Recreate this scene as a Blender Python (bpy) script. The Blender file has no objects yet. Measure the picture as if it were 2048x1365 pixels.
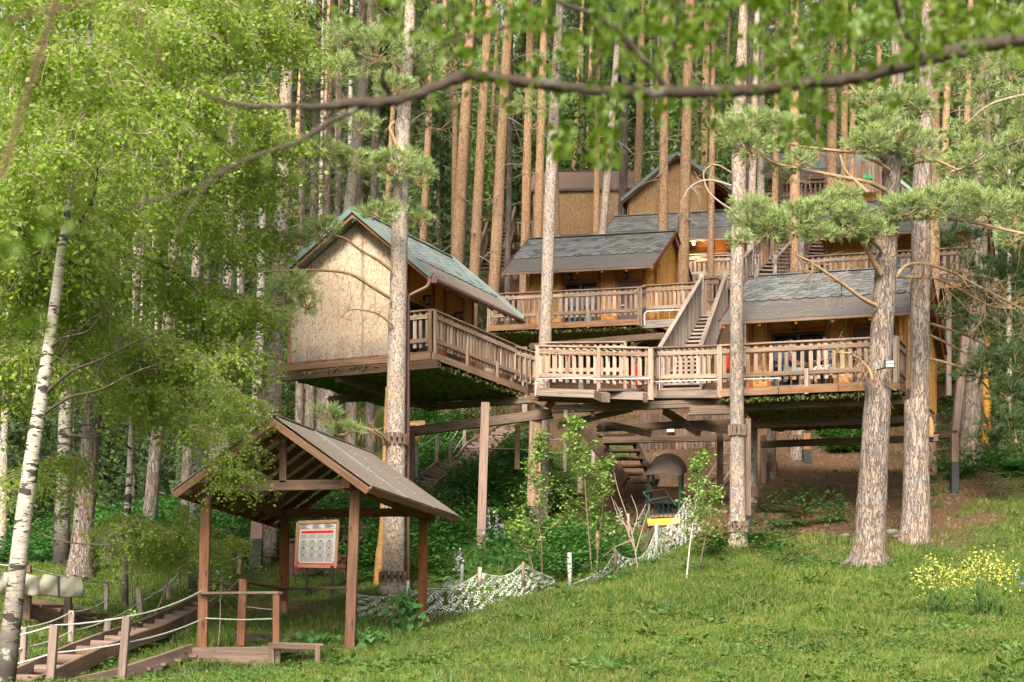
import bpy, bmesh, math, random
import numpy as np
from mathutils import Vector, Matrix, noise

random.seed(7)
RNG = np.random.default_rng(7)
S = bpy.context.scene
COL = S.collection

# ------------------------------------------------------------------ camera
F, H, CX = 3300.0, 1365.0, 1024.0      # focal length, horizon row and centre column in photo pixels
cam_d = bpy.data.cameras.new('camera')
cam = bpy.data.objects.new('camera', cam_d); COL.objects.link(cam)
cam_d.sensor_width = 36.0; cam_d.lens = 36.0 * F / 2048.0
cam_d.shift_y = (H - 682.5) / 2048.0
cam_d.clip_start = 0.05; cam_d.clip_end = 1200
cam.location = (0, 0, 0); cam.rotation_euler = (math.radians(90), 0, 0)
cam_d.dof.use_dof = True; cam_d.dof.focus_distance = 31.0; cam_d.dof.aperture_fstop = 4.0
S.camera = cam

# ------------------------------------------------------------------ light
SUN_DIR = Vector((-0.15, -0.77, 0.60)).normalized()     # towards the sun: behind the camera, to the left
w = bpy.data.worlds.new('World'); S.world = w; w.use_nodes = True
nt = w.node_tree; nt.nodes.clear()
sky = nt.nodes.new('ShaderNodeTexSky'); sky.sky_type = 'NISHITA'; sky.sun_disc = False
sky.sun_elevation = math.asin(SUN_DIR.z); sky.sun_rotation = math.atan2(SUN_DIR.x, SUN_DIR.y)
sky.air_density = 1.0; sky.dust_density = 5.0; sky.ozone_density = 0.3
bg = nt.nodes.new('ShaderNodeBackground'); bg.inputs['Strength'].default_value = 0.125
wo = nt.nodes.new('ShaderNodeOutputWorld')
hz = nt.nodes.new('ShaderNodeHueSaturation'); hz.inputs['Saturation'].default_value = .15     # thin white overcast
nt.links.new(sky.outputs[0], hz.inputs['Color']); nt.links.new(hz.outputs[0], bg.inputs[0]); nt.links.new(bg.outputs[0], wo.inputs[0])
sd = bpy.data.lights.new('sun', 'SUN'); sd.energy = 3.1; sd.angle = math.radians(16); sd.color = (1.0, 0.90, 0.74)
sun = bpy.data.objects.new('sun', sd); COL.objects.link(sun)
sun.rotation_euler = (-SUN_DIR).to_track_quat('-Z', 'Y').to_euler(); sun.location = SUN_DIR * 60
S.view_settings.view_transform = 'Standard'; S.view_settings.look = 'None'
S.view_settings.gamma = 1.0; S.view_settings.use_curve_mapping = False
S.view_settings.exposure = 1.28
S.render.engine = 'CYCLES'
S.cycles.max_bounces = 6; S.cycles.transparent_max_bounces = 8

# ------------------------------------------------------------------ helpers
WM = {}
def W(px, py, d): return Vector(((px - CX) / F * d, d, (H - py) / F * d))
def proj(p): return (CX + F * p[0] / p[1], H - F * p[2] / p[1])

def place(o, M, parent=None):
    WM[o.name] = M
    if parent is not None:
        o.parent = parent
        o.matrix_local = WM[parent.name].inverted() @ M
    else:
        o.matrix_local = M
def link(o): COL.objects.link(o); return o
def tag(o, label=None, cat=None, group=None, kind=None):
    if label: o['label'] = label
    if cat: o['category'] = cat
    if group: o['group'] = group
    if kind: o['kind'] = kind
    return o
def thing(name, label, cat, loc, group=None):
    o = link(bpy.data.objects.new(name, None)); o.empty_display_size = 0.2
    place(o, Matrix.Translation(Vector(loc)))
    return tag(o, label, cat, group)

def np_mesh(name, V, Fc, mat=None, smooth=False):
    V = np.asarray(V, dtype=np.float32); Fc = np.asarray(Fc, dtype=np.int32)
    me = bpy.data.meshes.new(name)
    me.vertices.add(len(V)); me.vertices.foreach_set('co', V.ravel())
    k = Fc.shape[1]
    me.loops.add(Fc.size); me.loops.foreach_set('vertex_index', Fc.ravel())
    me.polygons.add(len(Fc)); me.polygons.foreach_set('loop_start', np.arange(0, Fc.size, k, dtype=np.int32))
    try: me.polygons.foreach_set('loop_total', np.full(len(Fc), k, dtype=np.int32))
    except Exception: pass
    if smooth: me.polygons.foreach_set('use_smooth', np.ones(len(Fc), dtype=bool))
    me.update(calc_edges=True)
    if mat: me.materials.append(mat)
    return me
def put_mesh(name, me, loc, parent=None, rot=None, scale=1.0):
    o = link(bpy.data.objects.new(name, me))
    M = Matrix.Translation(Vector(loc))
    if rot is not None: M = M @ (rot if isinstance(rot, Matrix) else Matrix.Rotation(rot, 4, 'Z'))
    if scale != 1.0: M = M @ Matrix.Scale(scale, 4)
    place(o, M, parent); return o
def np_obj(name, V, Fc, mat, parent=None, smooth=False, origin=None):
    V = np.asarray(V, dtype=np.float64)
    c = np.array(origin) if origin is not None else (V.min(0) + V.max(0)) / 2
    return put_mesh(name, np_mesh(name, V - c, Fc, mat, smooth), c, parent)

class MB:
    """collects polygons given in world coordinates and links them as one mesh"""
    def __init__(s): s.v = []; s.f = []
    def poly(s, pts):
        i = len(s.v); s.v += [tuple(p) for p in pts]; s.f.append(tuple(range(i, i + len(pts))))
    def add(s, vs, fs):
        i = len(s.v); s.v += [tuple(p) for p in vs]; s.f += [tuple(i + a for a in f) for f in fs]
    def prism(s, pts, off):
        n = len(pts); off = Vector(off); a = [Vector(p) for p in pts]; b = [p + off for p in a]
        s.add(a + b, [tuple(range(n - 1, -1, -1)), tuple(range(n, 2 * n))] + [(i, (i + 1) % n, n + (i + 1) % n, n + i) for i in range(n)])
    def box(s, c, X, Y, Z):
        c, X, Y, Z = map(Vector, (c, X, Y, Z))
        s.prism([c - X/2 - Y/2 - Z/2, c + X/2 - Y/2 - Z/2, c + X/2 + Y/2 - Z/2, c - X/2 + Y/2 - Z/2], Z)
    def beam(s, p0, p1, w, h, up=(0, 0, 1)):
        p0, p1 = Vector(p0), Vector(p1); X = p1 - p0
        Y = Vector(up).cross(X)
        if Y.length < 1e-6: Y = Vector((1, 0, 0)).cross(X)
        Y.normalize(); Z = X.cross(Y).normalized()
        s.box((p0 + p1) / 2, X, Y * w, Z * h)
    def tube(s, pts, rad, n=8, cap=True):
        V, Fq = tube_np(pts, rad, n); s.add([tuple(p) for p in V], [tuple(f) for f in Fq])
        if cap:
            i = len(s.v) - len(V)
            s.f.append(tuple(i + k for k in range(n - 1, -1, -1))); s.f.append(tuple(len(s.v) - n + k for k in range(n)))
    def build(s, name, mat, parent=None, smooth=False, origin=None):
        me = bpy.data.meshes.new(name)
        V = np.array(s.v, dtype=np.float64)
        c = np.array(origin) if origin is not None else (V.min(0) + V.max(0)) / 2
        me.from_pydata((V - c).tolist(), [], s.f)
        bm = bmesh.new(); bm.from_mesh(me); bmesh.ops.recalc_face_normals(bm, faces=bm.faces); bm.to_mesh(me); bm.free()
        if smooth: me.polygons.foreach_set('use_smooth', np.ones(len(me.polygons), dtype=bool))
        me.materials.append(mat)
        return put_mesh(name, me, c, parent)

def tube_np(pts, rad, n=8, rough=0.0, seed=0):
    P = np.array([tuple(p) for p in pts], dtype=np.float64); m = len(P)
    T = np.gradient(P, axis=0); T /= np.linalg.norm(T, axis=1)[:, None] + 1e-9
    ref = np.array([1.0, 0.13, 0.07]) if abs(T[:, 2]).mean() > 0.6 else np.array([0.05, 0.1, 1.0])
    A = np.cross(ref, T); A /= np.linalg.norm(A, axis=1)[:, None] + 1e-9
    B = np.cross(T, A)
    th = np.linspace(0, 2 * np.pi, n, endpoint=False)
    R = np.asarray(rad, dtype=np.float64) if hasattr(rad, '__len__') else np.full(m, float(rad))
    RR = np.repeat(R[:, None], n, 1)
    if rough > 0: RR = RR * (1 + rough * np.random.default_rng(seed).normal(0, 1, (m, n)))
    V = P[:, None, :] + RR[:, :, None] * (np.cos(th)[None, :, None] * A[:, None, :] + np.sin(th)[None, :, None] * B[:, None, :])
    i = np.arange(m - 1)[:, None] * n; j = np.arange(n)[None, :]; j2 = (j + 1) % n
    Fq = np.stack([i + j, i + j2, i + n + j2, i + n + j], -1).reshape(-1, 4)
    return V.reshape(-1, 3), Fq

_bars = {}
def bar_mesh(L, w, h, mat):
    key = (round(L, 2), round(w, 3), round(h, 3), mat.name)
    if key in _bars: return _bars[key]
    L, w, h = max(key[0], 0.01), key[1], key[2]
    c = min(0.006, w * 0.18, h * 0.18)
    y, z = w / 2, h / 2
    ring = [(y - c, -z), (y, -z + c), (y, z - c), (y - c, z), (-y + c, z), (-y, z - c), (-y, -z + c), (-y + c, -z)]
    V = [(-L / 2, a, b) for a, b in ring] + [(L / 2, a, b) for a, b in ring]
    fs = [tuple(range(7, -1, -1)), tuple(range(8, 16))] + [(i, (i + 1) % 8, 8 + (i + 1) % 8, 8 + i) for i in range(8)]
    me = bpy.data.meshes.new('bar'); me.from_pydata(V, [], fs); me.materials.append(mat); me.update()
    _bars[key] = me; return me
def frame_matrix(c, X, up):
    X = Vector(X).normalized(); up = Vector(up)
    Y = up.cross(X)
    if Y.length < 1e-4: Y = Vector((0, 1, 0)).cross(X)
    Y.normalize(); Z = X.cross(Y)
    return Matrix(((X.x, Y.x, Z.x, c[0]), (X.y, Y.y, Z.y, c[1]), (X.z, Y.z, Z.z, c[2]), (0, 0, 0, 1)))
def bar(name, p0, p1, w, h, mat, parent=None, up=(0, 0, 1), label=None):
    """a plank or beam from p0 to p1: w across, h along up; grain runs along its length"""
    p0, p1 = Vector(p0), Vector(p1)
    o = link(bpy.data.objects.new(name, bar_mesh((p1 - p0).length, w, h, mat)))
    place(o, frame_matrix((p0 + p1) / 2, p1 - p0, up), parent)
    if label: o['label'] = label
    return o
def lam_beam(name, p0, p1, w, h, mat, parent, n=4, up=(0, 0, 1)):
    """a beam built from n planks stacked with open joints"""
    p0, p1 = Vector(p0), Vector(p1); X = (p1 - p0).normalized()
    Y = Vector(up).cross(X).normalized(); Z = X.cross(Y)
    m = MB()
    hh = h / n
    for i in range(n):
        off = Z * (-(h / 2) + hh * (i + .5)) + Y * random.uniform(-.006, .006)
        ex = random.uniform(-.03, .03)
        m.beam(p0 + off - X * ex, p1 + off + X * ex, w * random.uniform(.94, 1.0), hh * .86, up)
    # the core that the joints sink to
    m.beam(p0 + X * .04, p1 - X * .04, w * .86, h * .96, up)
    loc = (p0 + p1) / 2; FM = frame_matrix(loc, X, up); inv = FM.inverted()
    V = [tuple(inv @ Vector(v)) for v in m.v]
    me = bpy.data.meshes.new(name); me.from_pydata(V, [], m.f)
    bm = bmesh.new(); bm.from_mesh(me); bmesh.ops.recalc_face_normals(bm, faces=bm.faces); bm.to_mesh(me); bm.free()
    me.materials.append(mat)
    o = link(bpy.data.objects.new(name, me)); place(o, FM, parent); return o
def wire(name, pts, r, mat, parent=None, n=5, sub=6, sag=0.0, origin=None):
    P = []
    pts = [Vector(p) for p in pts]
    for a, b in zip(pts[:-1], pts[1:]):
        for k in range(sub):
            t = k / sub; q = a.lerp(b, t); q.z -= sag * 4 * t * (1 - t) * (b - a).length; P.append(q)
    P.append(pts[-1])
    V, Fq = tube_np(P, r, n); return np_obj(name, V, Fq, mat, parent, True, origin)
def smooth_path(pts, k=6):
    """Catmull-Rom through rows of numbers"""
    P = np.array(pts, dtype=float); P = np.vstack([2 * P[0] - P[1], P, 2 * P[-1] - P[-2]]); out = []
    for i in range(1, len(P) - 2):
        for t in np.linspace(0, 1, k, endpoint=False):
            a, b, c, d = P[i - 1], P[i], P[i + 1], P[i + 2]
            out.append(.5 * ((2 * b) + (c - a) * t + (2 * a - 5 * b + 4 * c - d) * t * t + (3 * b - a - 3 * c + d) * t ** 3))
    out.append(P[-2]); return np.array(out)
def merge(tmpl, mats):
    """copies a template (V,F) under many 4x4 matrices into one array pair"""
    V, Fc = tmpl; V = np.asarray(V, float); Fc = np.asarray(Fc)
    A = np.array(mats, float); R = A[:, :3, :3]; T = A[:, :3, 3]
    VV = np.einsum('nij,vj->nvi', R, V) + T[:, None, :]
    FF = Fc[None] + (np.arange(len(A)) * len(V))[:, None, None]
    return VV.reshape(-1, 3), FF.reshape(-1, Fc.shape[1])
def cat(parts):
    Vs, Fs, n = [], [], 0
    for V, Fc in parts: Vs.append(V); Fs.append(np.asarray(Fc) + n); n += len(V)
    return np.vstack(Vs), np.vstack(Fs)
def rand_rot(rng, tilt=1.0):
    a = rng.uniform(0, 2 * np.pi); b = rng.normal(0, .6) * tilt; c = rng.normal(0, .6) * tilt
    return np.array((Matrix.Rotation(b, 3, 'X') @ Matrix.Rotation(c, 3, 'Y') @ Matrix.Rotation(a, 3, 'Z')))
def m4(R, t, s=1.0):
    M = np.eye(4); M[:3, :3] = np.asarray(R) * s; M[:3, 3] = t; return M

# ------------------------------------------------------------------ materials
class NT:
    def __init__(s, name):
        s.m = bpy.data.materials.new(name); s.m.use_nodes = True; s.t = s.m.node_tree; s.t.nodes.clear()
        s.out = s.n('ShaderNodeOutputMaterial'); s.b = s.n('ShaderNodeBsdfPrincipled'); s.l(s.b.outputs[0], s.out.inputs[0])
    def n(s, t, **k):
        x = s.t.nodes.new(t)
        for a, b in k.items(): setattr(x, a, b)
        return x
    def l(s, a, b): s.t.links.new(a, b)
    def val(s, sock, v):
        if isinstance(v, (int, float)): sock.default_value = v
        elif isinstance(v, tuple): sock.default_value = v if len(v) == len(sock.default_value) else v + (1,)
        else: s.l(v, sock)
    def math(s, op, a, b=0.0, clamp=False):
        x = s.n('ShaderNodeMath', operation=op, use_clamp=clamp); s.val(x.inputs[0], a); s.val(x.inputs[1], b); return x.outputs[0]
    def mix(s, f, a, b, mode='MIX'):
        x = s.n('ShaderNodeMix', data_type='RGBA', blend_type=mode); s.val(x.inputs[0], f); s.val(x.inputs[6], a); s.val(x.inputs[7], b); return x.outputs[2]
    def coords(s, scale=(1, 1, 1), rnd=True, space='Object'):
        tc = s.n('ShaderNodeTexCoord'); v = tc.outputs[space]
        if rnd:
            oi = s.n('ShaderNodeObjectInfo'); r = s.math('MULTIPLY', oi.outputs['Random'], 37.0)
            a = s.n('ShaderNodeVectorMath', operation='ADD'); s.l(v, a.inputs[0]); s.l(r, a.inputs[1]); v = a.outputs[0]
        mp = s.n('ShaderNodeMapping'); mp.inputs['Scale'].default_value = scale; s.l(v, mp.inputs[0]); return mp.outputs[0]
    def noise(s, v, scale=1.0, det=4.0, rough=.6, dist=0.0):
        x = s.n('ShaderNodeTexNoise'); s.l(v, x.inputs['Vector']); x.inputs['Scale'].default_value = scale
        x.inputs['Detail'].default_value = det; x.inputs['Roughness'].default_value = rough; x.inputs['Distortion'].default_value = dist
        return x.outputs['Fac']
    def voro(s, v, scale=1.0, feat='F1', out='Distance', rnd=1.0):
        x = s.n('ShaderNodeTexVoronoi', feature=feat); s.l(v, x.inputs['Vector']); x.inputs['Scale'].default_value = scale
        x.inputs['Randomness'].default_value = rnd; return x.outputs[out]
    def ramp(s, f, *stops):
        x = s.n('ShaderNodeValToRGB'); s.l(f, x.inputs[0]); e = x.color_ramp.elements
        while len(e) < len(stops): e.new(0.5)
        for el, (p, c) in zip(e, stops): el.position = p; el.color = (c, c, c, 1) if isinstance(c, (int, float)) else tuple(c) + (1,)
        return x.outputs[0]
    def rnd(s): return s.n('ShaderNodeObjectInfo').outputs['Random']
    def bump(s, h, strength=.5, dist=.01):
        x = s.n('ShaderNodeBump'); x.inputs['Strength'].default_value = strength; x.inputs['Distance'].default_value = dist
        s.l(h, x.inputs['Height']); s.l(x.outputs[0], s.b.inputs['Normal'])
    def fin(s, col, rough=.8, spec=.3):
        s.val(s.b.inputs['Base Color'], col); s.val(s.b.inputs['Roughness'], rough); s.b.inputs['Specular IOR Level'].default_value = spec; return s.m

def wood(name, c1, c2, dark=(.06, .035, .02), var=.35, rough=.8, k=1.0):
    s = NT(name)
    g = s.noise(s.coords((1.6 * k, 34 * k, 34 * k)), 1.0, 5, .65, .3)
    big = s.noise(s.coords((.8, 5, 5)), 1.0, 3)
    col = s.mix(s.ramp(g, (.35, 0), (.7, 1)), c1, c2)
    col = s.mix(s.math('MULTIPLY', s.ramp(big, (.3, .7), (.55, 0)), .6), col, dark)
    kn = s.voro(s.coords((2.2, 9, 9)), 1.0)
    col = s.mix(s.ramp(kn, (.07, .8), (.16, 0)), col, dark)
    br = s.math('ADD', s.math('MULTIPLY', s.rnd(), var), 1 - var * .55)
    hs = s.n('ShaderNodeHueSaturation'); s.l(col, hs.inputs['Color']); s.l(br, hs.inputs['Value'])
    s.l(s.math('ADD', s.math('MULTIPLY', s.rnd(), -.3), 1.12), hs.inputs['Saturation'])
    s.bump(g, .5, .006)
    return s.fin(hs.outputs[0], rough, .25)

def osb(name, ca, cb, cc, varn=.75, stain=None):
    s = NT(name)
    tc = s.n('ShaderNodeTexCoord'); v = tc.outputs['Object']
    # strands lie mostly upright; warp so that their direction wanders
    nz = s.n('ShaderNodeTexNoise'); nz.inputs['Scale'].default_value = 9.0; s.l(v, nz.inputs['Vector'])
    off = s.n('ShaderNodeVectorMath', operation='SCALE'); s.l(nz.outputs['Color'], off.inputs[0]); off.inputs['Scale'].default_value = .085
    ad = s.n('ShaderNodeVectorMath', operation='ADD'); s.l(v, ad.inputs[0]); s.l(off.outputs[0], ad.inputs[1])
    mp = s.n('ShaderNodeMapping'); mp.inputs['Scale'].default_value = (80, 80, 24); s.l(ad.outputs[0], mp.inputs[0])
    vo = s.n('ShaderNodeTexVoronoi'); s.l(mp.outputs[0], vo.inputs['Vector']); vo.inputs['Scale'].default_value = 1
    sep = s.n('ShaderNodeSeparateColor'); s.l(vo.outputs['Color'], sep.inputs[0])
    f = sep.outputs[0]
    col = s.mix(s.ramp(f, (.0, 0), (.55, 1)), ca, cb)
    col = s.mix(s.ramp(f, (.78, 0), (.9, 1)), col, cc)
    st = s.noise(s.coords((1.2, 1.2, .7)), 1.0, 4)
    col = s.mix(s.math('MULTIPLY', s.ramp(st, (.38, 1), (.62, 0)), .35), col, tuple(x * .6 for x in ca))
    if stain:      # rain splash and grime low on the wall
        gp = s.n('ShaderNodeNewGeometry'); sp_ = s.n('ShaderNodeSeparateXYZ'); s.l(gp.outputs['Position'], sp_.inputs[0])
        zz = s.n('ShaderNodeMapRange'); s.l(sp_.outputs[2], zz.inputs[0]); zz.inputs[1].default_value = stain + .55; zz.inputs[2].default_value = stain
        dn = s.noise(s.coords((9, 9, 1.2)), 1.0, 5, .7); g_ = s.math('MULTIPLY', zz.outputs[0], s.ramp(dn, (.3, .25), (.62, 1)))
        col = s.mix(s.math('MULTIPLY', g_, .8), col, (.13, .11, .09))
        dr = s.noise(s.coords((16, 16, .5)), 1.0, 3, .6); col = s.mix(s.ramp(dr, (.6, 0), (.72, .35)), col, tuple(x * .5 for x in ca))
    s.bump(f, .35, .004)
    return s.fin(col, varn, .3)

def plain(name, c, rough=.6, metal=0.0, var=0.12, scale=14.0):
    s = NT(name)
    n_ = s.noise(s.coords((1, 1, 1)), scale, 4)
    col = s.mix(n_, tuple(x * (1 - var * 1.6) for x in c), tuple(min(1, x * (1 + var)) for x in c))
    s.b.inputs['Metallic'].default_value = metal
    s.bump(n_, .12, .004)
    return s.fin(col, rough, .4)

def leafy(name, c1, c2, c3, trans=.45, rough=.5, big=.5, straw=None):
    """leaf material: colour differs leaf by leaf and slowly through the crown"""
    s = NT(name)
    gi = s.n('ShaderNodeNewGeometry'); r = gi.outputs['Random Per Island']
    nb = s.noise(gi.outputs['Position'], big, 4); ns = s.noise(gi.outputs['Position'], big * 6, 3)
    rr = s.math('ADD', s.math('MULTIPLY', r, .6), s.math('MULTIPLY', s.ramp(ns, (.35, 0), (.65, 1)), .4))
    col = s.mix(rr, c1, c2)
    col = s.mix(s.ramp(nb, (.40, 0), (.60, 1)), col, c3)
    if straw: col = s.mix(s.ramp(s.math('ADD', s.math('MULTIPLY', ns, .6), s.math('MULTIPLY', r, .4)), (.56, 0), (.68, .85)), col, straw)
    s.val(s.b.inputs['Base Color'], col); s.b.inputs['Roughness'].default_value = rough; s.b.inputs['Specular IOR Level'].default_value = .35
    tr = s.n('ShaderNodeBsdfTranslucent')
    tcol = s.mix(.5, col, (1.0, 1.0, .25), 'MULTIPLY'); s.l(tcol, tr.inputs[0])
    mx = s.n('ShaderNodeMixShader'); mx.inputs[0].default_value = trans
    s.l(s.b.outputs[0], mx.inputs[1]); s.l(tr.outputs[0], mx.inputs[2]); s.l(mx.outputs[0], s.out.inputs[0])
    return s.m

def bark_plates(name, hi, lo, warm, zmix=(6, 14), sc=(16, 16, 4.5), bump=1.0, fleck=.5):
    """pine bark: plates split by dark fissures low down, smooth flaking orange higher up"""
    s = NT(name)
    tc = s.n('ShaderNodeTexCoord'); sx = s.n('ShaderNodeSeparateXYZ'); s.l(tc.outputs['Object'], sx.inputs[0])
    v = s.coords(sc)
    wv = s.noise(s.coords((3, 3, 3)), 1.0, 3)
    n1 = s.noise(v, 1.0, 3, .5, .8); n2 = s.noise(s.coords((sc[0] * 1.7, sc[1] * 1.7, sc[2] * 2.2)), 1.0, 2, .5, .5)
    e = s.math('MINIMUM', s.math('ABSOLUTE', s.math('SUBTRACT', n1, .5)), s.math('ADD', s.math('ABSOLUTE', s.math('SUBTRACT', n2, .48)), .006))
    fis = s.ramp(e, (.004, 0), (.045, 1))
    fine = s.noise(s.coords((38, 38, 14)), 1.0, 5, .7)
    col = s.mix(fine, tuple(x * .62 for x in hi), hi)
    col = s.mix(s.ramp(wv, (.4, 0), (.65, .75)), col, warm)
    zf = s.n('ShaderNodeMapRange'); s.l(sx.outputs[2], zf.inputs[0]); zf.inputs[1].default_value = zmix[0]; zf.inputs[2].default_value = zmix[1]
    wcol = s.mix(fine, tuple(x * .6 for x in warm), tuple(min(1, x * 1.15) for x in warm))
    col = s.mix(zf.outputs[0], col, wcol)
    col = s.mix(s.math('MULTIPLY', s.math('SUBTRACT', 1.0, fis), .72), col, lo)
    fl = s.voro(s.coords((24, 24, 15)), 1.0)
    col = s.mix(s.ramp(fl, (.2, fleck), (.32, 0)), col, lo)
    h = s.math('ADD', s.math('MULTIPLY', fis, .7), s.math('MULTIPLY', fine, .3))
    s.bump(h, bump, .02)
    hs = s.n('ShaderNodeHueSaturation'); s.l(col, hs.inputs['Color']); s.l(s.math('ADD', s.math('MULTIPLY', s.rnd(), .45), .75), hs.inputs['Value'])
    return s.fin(hs.outputs[0], .9, .15)

def bark_birch(name):
    s = NT(name)
    tc = s.n('ShaderNodeTexCoord'); sx = s.n('ShaderNodeSeparateXYZ'); s.l(tc.outputs['Object'], sx.inputs[0])
    fine = s.noise(s.coords((5, 5, 30)), 1.0, 5, .7)
    base = s.mix(s.ramp(fine, (.35, 0), (.65, 1)), (.23, .19, .145), (.44, .40, .33))
    b1 = s.noise(s.coords((2.6, 2.6, 8.5)), 1.0, 3, .55, .6)
    b2 = s.noise(s.coords((9, 9, 42)), 1.0, 2, .5)
    m_ = s.math('MAXIMUM', s.ramp(b1, (.565, 0), (.59, 1)), s.ramp(b2, (.60, 0), (.64, 1)))
    zf = s.n('ShaderNodeMapRange'); s.l(sx.outputs[2], zf.inputs[0]); zf.inputs[1].default_value = 1.6; zf.inputs[2].default_value = 0.2
    low = s.math('MULTIPLY', s.ramp(s.noise(s.coords((6, 6, 4)), 1.0, 5), (.34, 0), (.44, 1)), zf.outputs[0])
    m_ = s.math('MAXIMUM', m_, low, True)
    col = s.mix(m_, base, (.035, .028, .022))
    s.bump(s.math('ADD', m_, fine), .6, .01)
    return s.fin(col, .75, .3)

M = {}
M['grey_wood'] = wood('weathered_grey_wood', (.20, .15, .12), (.38, .30, .25), (.11, .08, .065), .45)
M['rail_wood'] = wood('sun_bleached_rail_wood', (.22, .14, .09), (.45, .32, .235), (.08, .045, .03), .6)
M['warm_wood'] = wood('warm_stained_wood', (.23, .115, .055), (.39, .225, .125), (.08, .03, .015), .3)
M['red_wood'] = wood('red_brown_stained_wood', (.13, .05, .02), (.27, .115, .05), (.045, .015, .008), .35)
M['brown_wood'] = wood('brown_weathered_wood', (.13, .08, .055), (.25, .165, .12), (.04, .025, .02), .4)
M['gazebo_wood'] = wood('weathered_red_brown_wood', (.125, .065, .038), (.25, .145, .09), (.045, .02, .012), .35)
M['dark_wood'] = wood('dark_brown_wood', (.06, .035, .026), (.12, .075, .055), (.02, .012, .01), .4)  # same grain in a darker brown, for the darker timbers
M['beam_wood'] = wood('laminated_beam_wood', (.11, .07, .045), (.23, .155, .105), (.035, .02, .015), .4)
M['post_wood'] = wood('pale_post_wood', (.19, .11, .075), (.35, .225, .16), (.08, .045, .03), .3)
M['bare_log'] = wood('bark_stripped_orange_log', (.38, .17, .03), (.58, .30, .06), (.16, .06, .01), .15)
M['tar'] = plain('black_tar_coating', (.018, .018, .022), .55)
M['osb_pale'] = osb('weathered_strand_board', (.46, .325, .225), (.68, .525, .39), (.26, .17, .11), .85, 6.44)
M['osb_tan'] = osb('tan_strand_board', (.36, .20, .085), (.56, .35, .17), (.22, .11, .045), .8)
M['osb_orange'] = osb('varnished_orange_strand_board', (.50, .21, .035), (.78, .40, .10), (.32, .12, .02), .45)
M['trim'] = wood('red_orange_varnished_trim', (.32, .10, .02), (.50, .18, .05), (.08, .02, .01), .2, .5)
M['green_metal'] = plain('green_painted_metal', (.15, .195, .18), .45, .2, .15, 5)
M['gutter'] = plain('brown_painted_gutter', (.11, .045, .035), .4, .1)
M['maroon'] = plain('maroon_paint', (.13, .035, .03), .5)
M['door'] = plain('plum_brown_door_paint', (.12, .07, .07), .55, 0, .1, 3)
M['dark_frame'] = plain('dark_window_frame', (.03, .022, .026), .4)
M['curtain'] = plain('cream_curtain', (.62, .58, .48), .9, 0, .12, 30)
M['white'] = plain('white_paint', (.78, .78, .76), .6)
M['iron'] = plain('black_iron', (.02, .018, .018), .45, .6)
M['steel'] = plain('galvanised_steel', (.42, .42, .42), .35, .9)
M['rope'] = plain('white_rope', (.46, .45, .41), .9, 0, .2, 60)
M['red'] = plain('red_paint', (.55, .02, .015), .35)
M['green_paint'] = plain('dark_green_paint', (.012, .055, .033), .45)
M['bright_green'] = plain('bright_green_plastic', (.01, .22, .08), .5)
M['yellow'] = plain('yellow_paint', (.50, .33, .03), .5)
M['fore_twig'] = plain('reddish_brown_twig', (.10, .05, .03), .9, 0, .3)
M['white_bark'] = plain('pale_peeled_wood', (.42, .40, .35), .8, 0, .3, 20)
M['canvas'] = plain('olive_grey_canvas', (.34, .32, .23), .9, 0, .2, 8)
M['paper'] = plain('aged_poster_paper', (.50, .48, .44), .7)
M['netting'] = plain('white_camouflage_netting', (.52, .54, .48), .9, 0, .35, 9)
M['skin'] = plain('skin', (.55, .30, .20), .55, 0, .06)
M['hair'] = plain('dark_hair', (.03, .018, .012), .6)
M['blue_cloth'] = plain('blue_cloth', (.05, .16, .32), .9, 0, .25, 12)
M['aqua_cloth'] = plain('pale_aqua_cloth', (.25, .48, .55), .9, 0, .3, 12)
def _pattern():
    s = NT('black_and_white_patterned_cloth'); v = s.voro(s.coords((22, 22, 22), False), 1.0)
    return s.fin(s.mix(s.ramp(v, (.36, 0), (.42, 1)), (.02, .02, .02), (.75, .72, .68)), .9)
M['pattern_cloth'] = _pattern()
def _shingle(name, a, b, c):
    s = NT(name); r = s.rnd(); n_ = s.noise(s.coords((1, 1, 1)), 160, 2)
    col = s.mix(s.ramp(r, (.15, 0), (.75, 1)), a, b); col = s.mix(s.ramp(r, (.86, 0), (.92, 1)), col, c)
    col = s.mix(s.math('MULTIPLY', n_, .5), col, tuple(x * .45 for x in a)); s.bump(n_, .4, .003)
    return s.fin(col, .8, .3)
M['shingle'] = _shingle('slate_grey_shingle', (.10, .104, .105), (.165, .172, .172), (.065, .067, .07))
M['shingle_green'] = _shingle('blue_green_shingle', (.17, .21, .21), (.26, .31, .30), (.13, .16, .165))
M['shingle_brown'] = _shingle('brown_shingle', (.20, .125, .09), (.30, .20, .15), (.14, .085, .06))
def _roll(name, c):
    s = NT(name); n_ = s.noise(s.coords((1, 1, 1)), 220, 2); b_ = s.noise(s.coords((.7, 3, 3)), 1.6, 4)
    col = s.mix(b_, tuple(x * .7 for x in c), tuple(x * 1.35 for x in c)); col = s.mix(s.ramp(n_, (.62, 0), (.72, .5)), col, (.3, .29, .27))
    s.bump(n_, .35, .003); return s.fin(col, .7, .35)
M['roll'] = _roll('grey_roll_roofing', (.085, .075, .07))
M['roll_brown'] = _roll('brown_grey_roll_roofing', (.17, .14, .115))
M['soffit'] = plain('pale_underlay_sheet', (.80, .79, .76), .7)
def _glass():
    s = NT('window_glass'); s.b.inputs['Base Color'].default_value = (.02, .025, .028, 1)
    s.b.inputs['Roughness'].default_value = .08; s.b.inputs['Specular IOR Level'].default_value = .6
    s.b.inputs['Alpha'].default_value = .45; return s.m
M['glass'] = _glass()
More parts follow.
